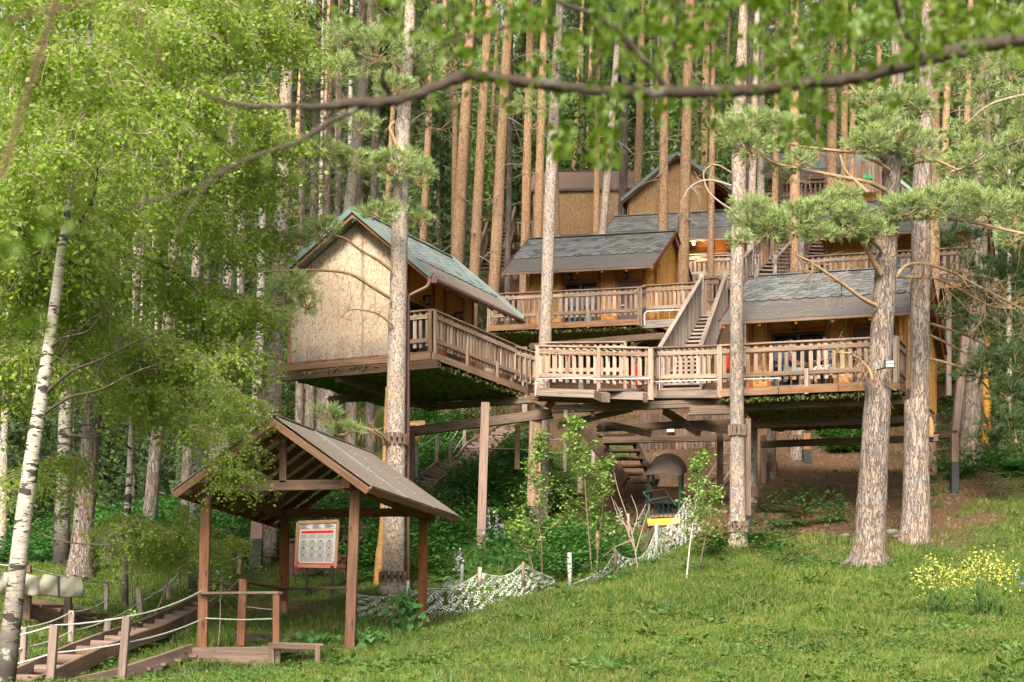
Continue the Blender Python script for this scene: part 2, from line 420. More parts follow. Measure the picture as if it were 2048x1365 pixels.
def _moss():
    s = NT('camouflage_net_underside'); v = s.coords((1, 1, 1), False)
    a = s.voro(v, 26); b = s.noise(v, 9, 5)
    col = s.mix(s.ramp(a, (.1, 0), (.6, 1)), (.035, .042, .015), (.27, .29, .10)); col = s.mix(s.ramp(b, (.45, 0), (.62, .8)), col, (.03, .04, .012))
    s.bump(a, 1.0, .04); return s.fin(col, .95, .1)
M['moss'] = _moss()
M['pine_grey'] = bark_plates('grey_pine_bark', (.33, .275, .24), (.05, .035, .028), (.30, .20, .135), (7, 17), (13, 13, 2.4), 1.0, .25)
M['pine_pale'] = bark_plates('pale_flecked_pine_bark', (.60, .51, .445), (.10, .065, .05), (.56, .40, .28), (9, 17), (20, 20, 8), .7, .85)
M['pine_orange'] = bark_plates('orange_pine_bark', (.42, .29, .21), (.08, .05, .035), (.56, .34, .19), (-1, 4), (18, 18, 8), .7, .7)
M['dead_twig'] = plain('dead_grey_twig', (.32, .24, .18), .9, 0, .3)
M['limb'] = plain('orange_brown_limb_bark', (.34, .215, .12), .9, 0, .35, 9)
M['pine_mid'] = bark_plates('grey_pink_pine_bark', (.37, .315, .275), (.07, .05, .037), (.45, .32, .23), (6, 12), (18, 18, 7), .8, .6)
M['birch'] = bark_birch('birch_bark')
def _fbark():
    s = NT('dark_rough_branch_bark'); a = s.noise(s.coords((1, 1, 1), False), 60, 5, .7); b = s.noise(s.coords((1, 1, 1), False), 14, 4)
    col = s.mix(a, (.025, .018, .013), (.10, .075, .055)); col = s.mix(s.ramp(b, (.60, 0), (.72, .7)), col, (.24, .24, .20))
    s.bump(a, .8, .004); return s.fin(col, .9, .2)
M['branch_bark'] = _fbark()
M['birch_leaf'] = leafy('birch_leaf', (.17, .29, .03), (.40, .50, .09), (.24, .36, .05), .5, .4, .35)
M['fore_leaf'] = leafy('foreground_leaf', (.055, .105, .006), (.17, .25, .018), (.09, .155, .01), .45, .4, 1.5)
M['sap_leaf'] = leafy('sapling_leaf', (.15, .27, .05), (.32, .42, .11), (.20, .32, .07), .4, .5, 2)
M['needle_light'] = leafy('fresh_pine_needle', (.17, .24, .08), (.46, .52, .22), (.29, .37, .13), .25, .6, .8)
M['needle_dark'] = leafy('dark_shade_tinted_needle', (.045, .085, .03), (.14, .20, .075), (.08, .13, .045), .2, .6, .8)  # dark green needles; the left wood's shade is put into this colour
M['needle_back'] = leafy('far_pine_needle', (.08, .11, .04), (.24, .27, .12), (.12, .16, .06), .25, .7, .5)
M['under_leaf'] = leafy('undergrowth_leaf', (.06, .14, .03), (.20, .30, .075), (.11, .20, .045), .3, .6, .5)
M['grass'] = leafy('lawn_grass', (.025, .09, .008), (.20, .29, .035), (.06, .12, .014), .28, .75, .45, (.26, .23, .08))
M['herb'] = leafy('low_herb_leaf', (.03, .09, .018), (.15, .25, .055), (.08, .16, .035), .3, .6, .6)
M['fern'] = leafy('fern_frond', (.022, .09, .016), (.12, .26, .055), (.045, .14, .025), .3, .6, .6)
M['petal_yellow'] = leafy('yellow_blossom', (.55, .50, .05), (.72, .68, .22), (.6, .56, .12), .3, .6, 3)
M['petal_lilac'] = leafy('lilac_blossom', (.45, .38, .55), (.68, .60, .72), (.55, .45, .62), .3, .6, 3)
M['petal_blue'] = leafy('blue_blossom', (.12, .16, .6), (.25, .28, .75), (.15, .2, .65), .3, .6, 3)
M['stone'] = plain('pale_stone', (.22, .20, .18), .9, 0, .3, 6)
M['litter'] = plain('dry_straw', (.26, .18, .10), .9, 0, .3, 30)
# ------------------------------------------------------------------ the ground
_cp = []
for px, py, d in [(1024,1372,16),(300,1372,17),(40,1372,18),(1700,1372,15.5),(2048,1368,15),(405,1297,23),(708,1308,23),(845,1270,26.5),(568,1222,26.5),
    (600,1350,19),(500,1347,21.4),(600,1347,21.4),(310,1362,21.6),(180,1398,20.4),(330,1335,23.2),(1000,1290,21.5),(1400,1250,22.5),(1900,1240,22),(785,1192,29),(1375,1165,26),(1185,1175,26),(1735,1127,27.5),(1830,1085,29.5),(1475,1098,30),
    (852,1262,26.9),(730,1245,26.6),(1020,1206,27.7),(1110,1180,28.4),(1300,1150,28),(1380,1060,32),(2048,1180,24.5),(2048,1000,33),(2000,890,40),(1600,965,36),(1550,905,39),(1650,1050,31),
    (1920,985,34.5),(960,1108,33),(1075,1082,35),(950,960,38),(860,1014,36.5),(838,1004,36.8),(880,960,39),(930,922,40.2),(985,885,41.8),(1030,862,43.2),(1040,855,43),(1230,1010,36),(1330,1000,35),(1300,940,38),
    (60,1362,21),(240,1285,24.3),(330,1225,27),(470,1172,31),(160,1152,30),(20,1270,23),(130,1235,25.5),(300,1065,38),(125,1122,31.5),(380,1040,40),(100,1050,45),(250,985,52),(-300,1200,30),(-400,1100,45),
    (650,1100,33),(600,1000,42),(700,930,50),(1100,690,47),(1400,640,48),(1650,820,45)]:
    p = W(px, py, d); _cp.append((p.x, p.y, p.z))
_cp += [(-3, 0, -1.75), (3, 0, -1.65), (-12, 2, -1.7), (12, 2, -1.3), (-15, 12, -.8), (15, 12, .6), (0, -6, -1.9), (-20, -6, -2), (20, -6, -1.6),
        (3, 52, 10.6), (5, 58, 13.3), (9, 57, 13.6), (1, 64, 15.4), (0, 73, 18.2), (12, 64, 16.4), (-8, 60, 10.5), (-14, 60, 8.0), (-8, 75, 16.5), (-16, 80, 15), (18, 50, 10.5), (22, 75, 20),
        (-25, 50, 5), (30, 35, 6), (-30, 30, 1.5), (-5, 95, 27.5), (10, 95, 29), (-25, 95, 21), (30, 95, 29), (0, 130, 45), (-40, 130, 38), (40, 130, 46), (0, 180, 68), (-60, 180, 60), (60, 180, 68), (-60, 90, 18), (60, 80, 22), (-60, 20, 0), (60, 20, 3), (-60, -6, -3), (60, -6, 0)]
_cp = np.array(_cp)
def _U(r2): return np.where(r2 > 1e-9, r2 * np.log(r2 + 1e-9), 0) * .5
def _fit(P, lam=2.0):
    n = len(P); K = _U(((P[:, None, :2] - P[None, :, :2]) ** 2).sum(-1)) + lam * np.eye(n)
    Q = np.c_[np.ones(n), P[:, :2]]
    A = np.block([[K, Q], [Q.T, np.zeros((3, 3))]])
    return np.linalg.solve(A, np.r_[P[:, 2], 0, 0, 0])
_cf = _fit(_cp)
def ghv(x, y):
    x = np.asarray(x, float); y = np.asarray(y, float); sh = x.shape; x = x.ravel(); y = y.ravel(); out = np.empty(len(x))
    for i in range(0, len(x), 20000):
        q = np.c_[x[i:i+20000], y[i:i+20000]]
        out[i:i+20000] = _U(((q[:, None] - _cp[None, :, :2]) ** 2).sum(-1)) @ _cf[:-3] + _cf[-3] + q @ _cf[-2:]
    out = out + .035 * np.sin(x * 1.7 + .6 * y) * np.cos(y * 1.3) + .02 * np.sin(x * 4.1) * np.sin(y * 3.7 + 1)
    return out.reshape(sh)
def gh(x, y): return float(ghv(np.array([x]), np.array([y]))[0])
def on_ground(px, py, d0=10, d1=150):
    """the point of the ground seen at a pixel"""
    ds = np.linspace(d0, d1, 1500); x = (px - CX) / F * ds; z = (H - py) / F * ds
    g = ghv(x, ds); k = np.argmax(g >= z) if (g >= z).any() else len(ds) - 1
    return Vector((x[k], ds[k], g[k]))

def pcoords(x, y): return CX + F * x / np.maximum(y, 1), H - F * ghv(x, y) / np.maximum(y, 1)
def soil_mask(x, y):
    """bare soil and needle litter: under the cabins and on the upper slope"""
    px, py = pcoords(x, y)
    def blob(cx, cy, rx, ry): return np.exp(-(((px - cx) / rx) ** 2 + ((py - cy) / ry) ** 2) ** 1.5)
    m = blob(1620, 1010, 280, 85) + blob(1900, 1060, 180, 60) * .35 + blob(1450, 1010, 120, 70) + blob(1300, 980, 110, 90) + blob(1600, 900, 240, 60) + blob(1960, 860, 110, 90) * .7 + blob(2000, 990, 100, 60) * .35
    m += np.where((y > 40) & (px > 900) & (px < 2050), .8, 0) + blob(520, 1215, 90, 25) * .6 + blob(120, 1240, 90, 25) * .6 + blob(620, 1215, 60, 16) * .6
    n_ = np.sin(x * 2.3 + 1.7 * np.sin(y * 1.9)) * np.sin(y * 2.9 + 1.3 * np.sin(x * 1.1)) * .5 + .5
    return np.clip(m * (.65 + .7 * n_), 0, 1)

_ys = np.concatenate([np.arange(-6, 12, 1.0), np.arange(12, 46, .28), np.arange(46, 80, .8), np.arange(80, 185, 3.5)])
_xs = np.concatenate([np.arange(-70, -16, 3.0), np.arange(-16, 16.01, .28), np.arange(19, 72, 3.0)])
_X, _Y = np.meshgrid(_xs, _ys); _Z = ghv(_X, _Y)
_nz = np.array([noise.noise(Vector((a * 3.1, b * 3.1, 0))) for a, b in zip(_X.ravel(), _Y.ravel())]).reshape(_X.shape)
_Z = _Z + .03 * _nz
_i = np.arange(len(_ys) - 1)[:, None] * len(_xs); _j = np.arange(len(_xs) - 1)[None]
_Fg = np.stack([_i + _j, _i + _j + 1, _i + _j + 1 + len(_xs), _i + _j + len(_xs)], -1).reshape(-1, 4)
def _groundmat():
    s = NT('forest_floor'); v = s.coords((1, 1, 1), False)
    at = s.n('ShaderNodeAttribute'); at.attribute_name = 'soil'
    n1 = s.noise(v, 1.1, 5); n2 = s.noise(v, 11, 5, .7); n3 = s.noise(v, 45, 3, .7)
    soil = s.mix(n2, (.055, .03, .018), (.19, .105, .06)); soil = s.mix(s.ramp(n3, (.58, 0), (.68, .8)), soil, (.30, .19, .11))
    soil = s.mix(s.ramp(n1, (.55, 0), (.68, .5)), soil, (.06, .08, .02))
    g = s.mix(n2, (.035, .06, .012), (.10, .13, .03)); g = s.mix(s.ramp(n1, (.5, 0), (.66, .6)), g, (.17, .13, .05)); g = s.mix(s.ramp(n3, (.6, 0), (.7, .5)), g, (.22, .18, .08))
    f = s.math('ADD', at.outputs['Fac'], s.math('MULTIPLY', s.math('SUBTRACT', n2, .5), .9), True)
    s.bump(s.math('ADD', n2, s.math('MULTIPLY', n3, .4)), 1.0, .06)
    return s.fin(s.mix(s.ramp(f, (.35, 0), (.55, 1)), g, soil), .95, .1)
M['ground'] = _groundmat()
_me = np_mesh('ground', np.stack([_X, _Y, _Z], -1).reshape(-1, 3), _Fg, M['ground'], True)
_a = _me.attributes.new('soil', 'FLOAT', 'POINT'); _a.data.foreach_set('value', soil_mask(_X.ravel(), _Y.ravel()).astype(np.float32))
ground = put_mesh('ground', _me, (0, 0, 0)); tag(ground, kind='structure')

# ------------------------------------------------------------------ scatter (grass and other uncountable growth)
def scatter(name, tufts, pts, scales, label, cat_, mat, tilt=.15):
    pts = np.asarray(pts, float); n = len(pts)
    me = bpy.data.meshes.new(name); me.vertices.add(n); me.vertices.foreach_set('co', pts.astype(np.float32).ravel())
    rot = np.c_[RNG.normal(0, tilt, n), RNG.normal(0, tilt, n), RNG.uniform(0, 6.283, n)]
    a = me.attributes.new('rot', 'FLOAT_VECTOR', 'POINT'); a.data.foreach_set('vector', rot.astype(np.float32).ravel())
    a = me.attributes.new('siz', 'FLOAT', 'POINT'); a.data.foreach_set('value', np.asarray(scales, np.float32))
    a = me.attributes.new('idx', 'INT', 'POINT'); a.data.foreach_set('value', RNG.integers(0, len(tufts), n).astype(np.int32))
    me.materials.append(mat)
    o = put_mesh(name, me, (0, 0, 0)); tag(o, label, cat_, kind='stuff')
    g = bpy.data.node_groups.new(name + '_scatter', 'GeometryNodeTree')
    g.interface.new_socket('Geometry', in_out='INPUT', socket_type='NodeSocketGeometry'); g.interface.new_socket('Geometry', in_out='OUTPUT', socket_type='NodeSocketGeometry')
    N = g.nodes.new; gi, go = N('NodeGroupInput'), N('NodeGroupOutput')
    iop = N('GeometryNodeInstanceOnPoints'); jn = N('GeometryNodeJoinGeometry')
    for (V, Fc) in tufts[::-1]:
        tm = np_mesh(name + '_tuft', V, Fc, mat); ob = bpy.data.objects.new(name + '_tuft', tm)
        oi = N('GeometryNodeObjectInfo'); oi.inputs['Object'].default_value = ob; oi.inputs['As Instance'].default_value = True
        g.links.new(oi.outputs['Geometry'], jn.inputs[0])
    iop.inputs['Pick Instance'].default_value = True
    def attr(nm, tp):
        x = N('GeometryNodeInputNamedAttribute'); x.data_type = tp; x.inputs[0].default_value = nm
        return [q for q in x.outputs if q.enabled and q.name == 'Attribute'][0]
    g.links.new(gi.outputs[0], iop.inputs['Points']); g.links.new(jn.outputs[0], iop.inputs['Instance'])
    g.links.new(attr('idx', 'INT'), iop.inputs['Instance Index'])
    e2r = N('FunctionNodeEulerToRotation'); g.links.new(attr('rot', 'FLOAT_VECTOR'), e2r.inputs[0]); g.links.new(e2r.outputs[0], iop.inputs['Rotation'])
    g.links.new(attr('siz', 'FLOAT'), iop.inputs['Scale']); g.links.new(iop.outputs[0], go.inputs[0])
    md = o.modifiers.new('scatter', 'NODES'); md.node_group = g
    return o
def grass_tuft(n, hgt, wid, spread, seed, lean=.5):
    r = np.random.default_rng(seed); V = []; Fc = []
    for i in range(n):
        a = r.uniform(0, 6.283); rad = spread * math.sqrt(r.uniform()); bx, by = rad * math.cos(a), rad * math.sin(a)
        b = r.uniform(0, 6.283); h = hgt * r.uniform(.5, 1.15); ln = h * abs(r.normal(0, lean)); c = r.uniform(0, 6.283)
        dx, dy = math.cos(b) * wid / 2, math.sin(b) * wid / 2; ex, ey = math.cos(c) * ln, math.sin(c) * ln
        k = len(V)
        V += [(bx - dx, by - dy, -.02), (bx + dx, by + dy, -.02), (bx + ex * .35 + dx * .8, by + ey * .35 + dy * .8, h * .6), (bx + ex * .35 - dx * .8, by + ey * .35 - dy * .8, h * .6),
              (bx + ex + dx * .1, by + ey + dy * .1, h), (bx + ex - dx * .1, by + ey - dy * .1, h * .98)]
        Fc += [(k, k + 1, k + 2, k + 3), (k + 3, k + 2, k + 4, k + 5)]
    return np.array(V), np.array(Fc)
def leaf_at(c, dirv, nrm, L, wd):
    """a folded pointed leaf of two quads"""
    d = np.asarray(dirv, float); d = d / np.linalg.norm(d); n_ = np.asarray(nrm, float); s_ = np.cross(d, n_); s_ /= np.linalg.norm(s_) + 1e-9; n_ = np.cross(s_, d)
    c = np.asarray(c, float)
    return [c, c + d * L * .45 + s_ * wd / 2 + n_ * wd * .12, c + d * L, c + d * L * .45 - s_ * wd / 2 + n_ * wd * .12]
def herb_tuft(n, hgt, leaf, spread, seed, asp=.7):
    r = np.random.default_rng(seed); V = []; Fc = []
    for i in range(n):
        a = r.uniform(0, 6.283); rad = spread * math.sqrt(r.uniform()); h = hgt * r.uniform(.25, 1)
        b = a + r.normal(0, 1.0); k = len(V)
        V += leaf_at((rad * math.cos(a), rad * math.sin(a), h), (math.cos(b), math.sin(b), r.normal(0, .35)), (r.normal(0, .3), r.normal(0, .3), 1), leaf * r.uniform(.6, 1.2), leaf * asp * r.uniform(.7, 1.1))
        Fc.append((k, k + 1, k + 2, k + 3))
    return np.array(V), np.array(Fc)
def fern_tuft(nf, L, seed):
    r = np.random.default_rng(seed); V = []; Fc = []
    for f in range(nf):
        a = 6.283 * f / nf + r.uniform(-.4, .4); up = r.uniform(.7, 1.3); Lf = L * r.uniform(.7, 1.1)
        for k in range(1, 13):
            t = k / 12; x = Lf * t * .9; z = Lf * (up * t - .95 * up * t * t) * .9 + .02
            w_ = Lf * .26 * math.sin(math.pi * (t * .86 + .14)) + .01
            for sg in (-1, 1):
                i = len(V); b = a + sg * 1.15
                p = (x * math.cos(a), x * math.sin(a), z)
                V += leaf_at(p, (math.cos(b), math.sin(b), -.2), (0, 0, 1), w_, .035 * L / .4); Fc.append((i, i + 1, i + 2, i + 3))
    return np.array(V), np.array(Fc)

def sample(n, x0, x1, y0, y1, dens):
    """random ground points kept with probability dens(px,py,x,y)"""
    x = RNG.uniform(x0, x1, n); y = RNG.uniform(y0, y1, n)
    px, py = pcoords(x, y); k = RNG.uniform(0, 1, n) < dens(px, py, x, y)
    vis = (px > -520) & (px < 2600)
    k &= vis; x, y = x[k], y[k]
    return np.c_[x, y, ghv(x, y)]
def _patch(x, y, f, s0): return .5 + .5 * np.sin(x * f + 1.3 * np.sin(y * f * .8 + s0)) * np.sin(y * f * 1.1 + 1.1 * np.sin(x * f * .7 + s0))
def d_grass(px, py, x, y):
    so = soil_mask(x, y); near = np.where(y < 33, 1.0, .12)
    left = np.where(px < 700, .55, 1.0) * np.where(py < 1135, .55, 1.0)
    return np.clip((1 - so * 1.25) * near * left * (.35 + .75 * _patch(x, y, .9, 2)), 0, 1)
P = sample(180000, -10, 16, 12.5, 34, d_grass)
s_ = RNG.uniform(.55, 1.25, len(P)) * np.where(P[:, 1] < 22, .85, 1.15) * (.7 + .6 * _patch(P[:, 0], P[:, 1], 1.6, 5))
scatter('lawn_grass', [grass_tuft(14, .075, .008, .09, k, .8) for k in range(5)], P, s_, 'short green lawn grass on the slope below the cabins', 'grass', M['grass'])
def d_herb(px, py, x, y):
    so = soil_mask(x, y)
    return np.clip((1 - so * 1.15) * (.12 + .88 * (_patch(x, y, 1.1, 9) > .5)) * np.where(py > 1140, .42, .95), 0, 1)
P = sample(70000, -15, 17, 13.5, 46, d_herb)
scatter('ground_herbs', [herb_tuft(12, .09, .055, .13, 40 + k) for k in range(4)], P, RNG.uniform(.5, 1.2, len(P)), 'low broad leaved herbs spreading between the grass', 'ground cover', M['herb'])
def d_weed(px, py, x, y): return np.where((py > 1130) & (px > 300), .5, .12) * (1 - soil_mask(x, y))
P = sample(900, -8, 12, 13.5, 34, d_weed)
scatter('lawn_weeds', [herb_tuft(16, .12, .13, .13, 140 + k, .5) for k in range(3)] + [grass_tuft(22, .2, .009, .08, 150, .35)], P, RNG.uniform(.5, 1.2, len(P)), 'darker broad leaved weeds and longer grass tufts dotted over the lawn', 'weeds', M['herb'])
def d_under(px, py, x, y):
    m = np.exp(-(((px - 950) / 150) ** 2 + ((py - 1010) / 110) ** 2) ** 2) + np.exp(-(((px - 1120) / 130) ** 2 + ((py - 1120) / 50) ** 2) ** 2) * .8
    m = m + np.where((px < 620) & (py > 880) & (py < 1130), .9, 0) + np.where((px > 620) & (px < 900) & (py > 980) & (py < 1170), .9, 0) + np.where((px > 820) & (px < 1060) & (py > 830) & (py < 960), .8, 0)
    m = m + np.where((px > 1880) & (py < 960), .45, 0) + np.where((px > 1640) & (px < 1740) & (py < 910) & (py > 860), .9, 0)
    m = m + np.exp(-(((px - 1600) / 70) ** 2 + ((py - 1040) / 22) ** 2)) * .5 + np.exp(-(((px - 1470) / 60) ** 2 + ((py - 1100) / 16) ** 2)) * .5
    # kept clear of the hillside log steps
    lx = np.interp(py, [852, 925, 995], [985, 905, 815]); hx = np.interp(py, [852, 925, 995], [1070, 985, 862])
    m = np.where((px > lx - 6) & (px < hx + 4) & (py > 850) & (py < 1010), .0, m)
    return np.clip(m, 0, 1)
P = sample(62000, -22, 22, 26, 62, d_under); P = P[:13500]
scatter('undergrowth', [herb_tuft(46, .5, .10, .32, 60 + k, .6) for k in range(4)] + [fern_tuft(7, .5, 70 + k) for k in range(2)], P, RNG.uniform(.5, 1.25, len(P)), 'dark green ferns and bushy undergrowth covering the shaded hillside', 'undergrowth', M['fern'])
def d_lit(px, py, x, y): return np.clip(.06 + soil_mask(x, y), 0, 1) * (y < 46)
P = sample(16000, -10, 14, 16, 46, d_lit); P[:, 2] += .01
scatter('dry_litter', [grass_tuft(9, .05, .008, .12, 90 + k, 1.6) for k in range(3)], P, RNG.uniform(.5, 1.3, len(P)), 'dry straw and fallen needles lying on the bare soil', 'litter', M['litter'], .5)
def d_tall(px, py, x, y): return np.exp(-(((px - 1000) / 130) ** 2 + ((py - 1130) / 30) ** 2) ** 2) + .22 * np.exp(-(((px - 740) / 80) ** 2 + ((py - 1290) / 18) ** 2) ** 2) + .5 * np.exp(-(((px - 1230) / 60) ** 2 + ((py - 1120) / 22) ** 2) ** 2)
P = sample(11000, -6, 6, 20, 36, d_tall)
scatter('tall_grass', [grass_tuft(14, .36, .009, .14, 110 + k, .45) for k in range(4)], P, RNG.uniform(.35, 1.0, len(P)), 'tall wild grass and weeds behind the white netting', 'grass', M['herb'])
# ------------------------------------------------------------------ cabins
Z3 = Vector((0, 0, 1))
def railing(parent, A, B, mat, n_side, pitch=.14, posts=1.35, h0=.27, ends=(True, True), top=.97, detail=True):
    """balustrade above the line A-B (bottom of the deck edge board); n_side points outwards"""
    A, B = Vector(A), Vector(B); L = (B - A).length; X = (B - A) / L; N = Vector(n_side).normalized()
    up = Z3
    n = max(1, int(L / pitch)); 
    for i in range(n):
        t = (i + .5) / n * L + random.uniform(-.012, .012); b = A + X * t; a = random.uniform(-.012, .012)
        bar('baluster', b + up * (h0 + random.uniform(-.015, .015)), b + up * (top - .01) + X * a, random.choice((.068, .075, .08)), .026, mat, parent, N)
    o = N * .03
    bar('handrail', A + up * top - X * .03, B + up * top + X * .03, .12, .035, mat, parent)
    for h, hh in ((top - .12, .085), (h0 + .12, .085)):
        k = max(1, round(L / 2.4)); 
        for i in range(k):
            bar('rail_board', A + o + up * h + X * (L * i / k + .004), A + o + up * h + X * (L * (i + 1) / k - .004), .028, hh, mat, parent)
    if posts:
        m = max(1, round(L / posts))
        for i in range(m + 1):
            if (i == 0 and not ends[0]) or (i == m and not ends[1]): continue
            b = A + X * (L * i / m) + N * .055
            bar('post', b - up * .02, b + up * (h0 + .19 if 0 < i < m else top - .02), .075, .04, mat, parent, N)

def lantern(parent, p, n, mat=None, lit=False):
    p, n = Vector(p), Vector(n).normalized(); s = n.cross(Z3).normalized()
    m = MB(); m.box(p + n * .012, s * .05, n * .024, Z3 * .1); m.beam(p + Z3 * .03, p + n * .1 + Z3 * .05, .016, .016)
    c = p + n * .11
    m.prism([c + s * .055 + n * .055 + Z3 * .03, c - s * .055 + n * .055 + Z3 * .03, c - s * .055 - n * .055 + Z3 * .03, c + s * .055 - n * .055 + Z3 * .03], Z3 * .02)
    m.box(c - Z3 * .13, s * .075, n * .075, Z3 * .015)
    for a in (-1, 1):
        for b in (-1, 1): m.beam(c + s * .034 * a + n * .034 * b - Z3 * .13, c + s * .05 * a + n * .05 * b + Z3 * .03, .01, .01, n)
    lo = m.build('lantern', M['iron'], parent)
    g = MB(); g.box(c - Z3 * .05, s * .06, n * .06, Z3 * .13); g.build('lantern_glass', M['lit_glass'] if lit else M['lamp_glass'], lo)
    return lo
def _lit():
    s = NT('lit_lamp_glass'); s.b.inputs['Emission Color'].default_value = (1.0, .62, .2, 1); s.b.inputs['Emission Strength'].default_value = 14; return s.fin((.9, .7, .4), .3)
M['lit_glass'] = _lit(); M['lamp_glass'] = plain('dusty_lamp_glass', (.26, .25, .22), .2)

_sh = {}
def shingle_mesh(mat, k):
    key = (mat.name, k)
    if key in _sh: return _sh[key]
    wdt, lo, hi = .115, .058, .2
    P = {'full': [(-lo, 0), (lo, 0), (wdt, .07), (wdt, hi), (-wdt, hi), (-wdt, .07)],
         'left': [(0, 0), (lo, 0), (wdt, .07), (wdt, hi), (0, hi)], 'right': [(-lo, 0), (0, 0), (0, hi), (-wdt, hi), (-wdt, .07)]}[k]
    t = .009; V = [(x, y, t + .012 * (1 - y / hi)) for x, y in P] + [(x, y, .0 + .004 * (1 - y / hi)) for x, y in P]; n = len(P)
    fs = [tuple(range(n)), tuple(range(2 * n - 1, n - 1, -1))] + [(i, n + i, n + (i + 1) % n, (i + 1) % n) for i in range(n)]
    me = bpy.data.meshes.new('shingle'); me.from_pydata(V, [], fs); me.materials.append(mat); me.update(); _sh[key] = me; return me

def cabin(name, label, O, U, V, zf, u0, u1, vd, vr, he, hr, hb, vw, vb, wu0, wu1, front=(), wall='osb_orange', gable='osb_orange', gjoints=2,
          roofm='shingle', rollm='roll', barge='green_metal', frac=.36, deck=True, rails=(), railmat='rail_wood', group='wooden cabins on stilts among the pines', real=True, netted=True, fu0=None, fu1=None):
    O = Vector((O[0], O[1], 0)); U = Vector((U[0], U[1], 0)).normalized(); V = Vector((V[0], V[1], 0)).normalized()
    def Lp(u, v, h): return O + U * u + V * v + Z3 * (zf + h)
    T = thing(name, label, 'cabin', Lp((u0 + u1) / 2, vd / 2, 0), group)
    def rl(v): return he + (hr - he) * v / vr if v <= vr else hr + (hb - hr) * (v - vr) / (vd - vr)
    fu0 = u0 + .02 if fu0 is None else fu0; fu1 = u1 - .02 if fu1 is None else fu1
    nU, nV = U, V
    # roof sheets
    def slope(name_, va, ha, vb_, hb_, mat, th=.035, lift=0.0, ua=u0, ub=u1, par=T):
        nrm = ((Lp(1, va, ha) - Lp(0, va, ha)).cross(Lp(0, vb_, hb_) - Lp(0, va, ha))).normalized()
        if nrm.z < 0: nrm = -nrm
        m = MB(); m.prism([Lp(ua, va, ha) + nrm * lift, Lp(ub, va, ha) + nrm * lift, Lp(ub, vb_, hb_) + nrm * lift, Lp(ua, vb_, hb_) + nrm * lift], -nrm * th)
        return m.build(name_, mat, par), nrm
    roof, nrm = slope('roof', 0, he, vr, hr, M[rollm])
    slope('rear_roof', vr + .004, hr - .002, vd, hb, M[roofm])
    # shingles on the upper part of the front slope
    if roofm:
        sv = (Lp(0, vr, hr) - Lp(0, 0, he)); SL = sv.length; sd_ = sv / SL; base = frac * SL
        R = Matrix(((U.x, sd_.x, nrm.x, 0), (U.y, sd_.y, nrm.y, 0), (U.z, sd_.z, nrm.z, 0), (0, 0, 0, 1)))
        n = int((u1 - u0) / .232); wu = (u1 - u0) / n; rows = int((SL - base - .03) / .148) if real else 0
        for r in range(rows):
            s0 = base + r * .148
            for c in range(n + (r % 2)):
                k = 'full'; uc = u0 + (c + .5) * wu
                if r % 2:
                    uc = u0 + c * wu
                    k = 'left' if c == 0 else 'right' if c == n else 'full'
                o = link(bpy.data.objects.new('shingle', shingle_mesh(M[roofm], k)))
                place(o, Matrix.Translation(Lp(uc, 0, he) + sd_ * s0 + nrm * (.004 + random.uniform(0, .004))) @ R @ Matrix.Rotation(random.uniform(-.012, .012), 4, 'Z'), roof)
        if not real: slope('shingled_sheet', vr * frac, he + (hr - he) * frac, vr, hr, M[roofm], .012, .014)
    bar('ridge_cap', Lp(u0, vr, hr + .02), Lp(u1, vr, hr + .02), .14, .02, M[roofm or rollm], T)
    if real:      # fallen needles and twigs lying on the front slope
        g_ = np.random.default_rng(int(zf * 31)); q = []
        for _ in range(420):
            f = g_.random() ** 1.3; uu = u0 + g_.random() * (u1 - u0); p_ = Lp(uu, vr * (1 - f), he + (hr - he) * (1 - f)) + nrm * .026
            A = np.array(Matrix(((U.x, sv.x / SL, nrm.x), (U.y, sv.y / SL, nrm.y), (U.z, sv.z / SL, nrm.z)))) @ np.array(Matrix.Rotation(g_.uniform(0, 6.28), 3, 'Z')); q.append(m4(A, p_, g_.uniform(.4, 1.3)))
        V_, F_ = merge((np.array([(-.04, -.004, 0), (.04, -.006, 0), (.045, .005, .002), (-.035, .006, .002)]), np.array([(0, 1, 2, 3)])), q); o = np_obj('fallen_needles', V_, F_, M['litter'], roof); o['kind'] = 'stuff'
    # barge boards, eave trim
    for uu, sg in ((u0, -1), (u1, 1)):
        for va, ha, v2, h2 in ((0, he, vr, hr), (vr, hr, vd, hb)):
            o_ = U * sg * .02
            bar('barge_flashing', Lp(uu, va, ha + .012) + o_, Lp(uu, v2, h2 + .012) + o_, .04, .12 if barge == 'green_metal' else .045, M[barge], T)
            bar('barge_board', Lp(uu, va, ha - .10) - o_ * 1.2, Lp(uu, v2, h2 - .10) - o_ * 1.2, .03, .08 if barge == 'green_metal' else .07, M['red_wood' if barge == 'green_metal' else 'trim'], T)  # under green flashing the recessed board's shade is painted as darker red wood
    bar('eave_board', Lp(u0, .02, he - .035), Lp(u1, .02, he - .035), .03, .06, M['brown_wood'], T)
    bar('rear_eave_board', Lp(u0, vd - .02, hb - .04), Lp(u1, vd - .02, hb - .04), .03, .07, M['brown_wood'], T)
    for k in range(int((u1 - u0) / .6) + 1):
        uu = u0 + .06 + k * ((u1 - u0 - .12) / max(1, int((u1 - u0) / .6)))
        bar('rafter', Lp(uu, .03, he - .075), Lp(uu, vw, rl(vw) - .085), .05, .09, M['trim'], T)
    # gable walls
    def gpanel(uu, va, v2, sg):
        pts = [Lp(uu, va, .17), Lp(uu, v2, .17), Lp(uu, v2, rl(v2) - .06)]
        if va < vr < v2: pts.append(Lp(uu, vr, rl(vr) - .07))
        pts.append(Lp(uu, va, rl(va) - .06))
        m = MB(); m.prism(pts, U * sg * .03); return m.build('wall_panel', M[gable], T)
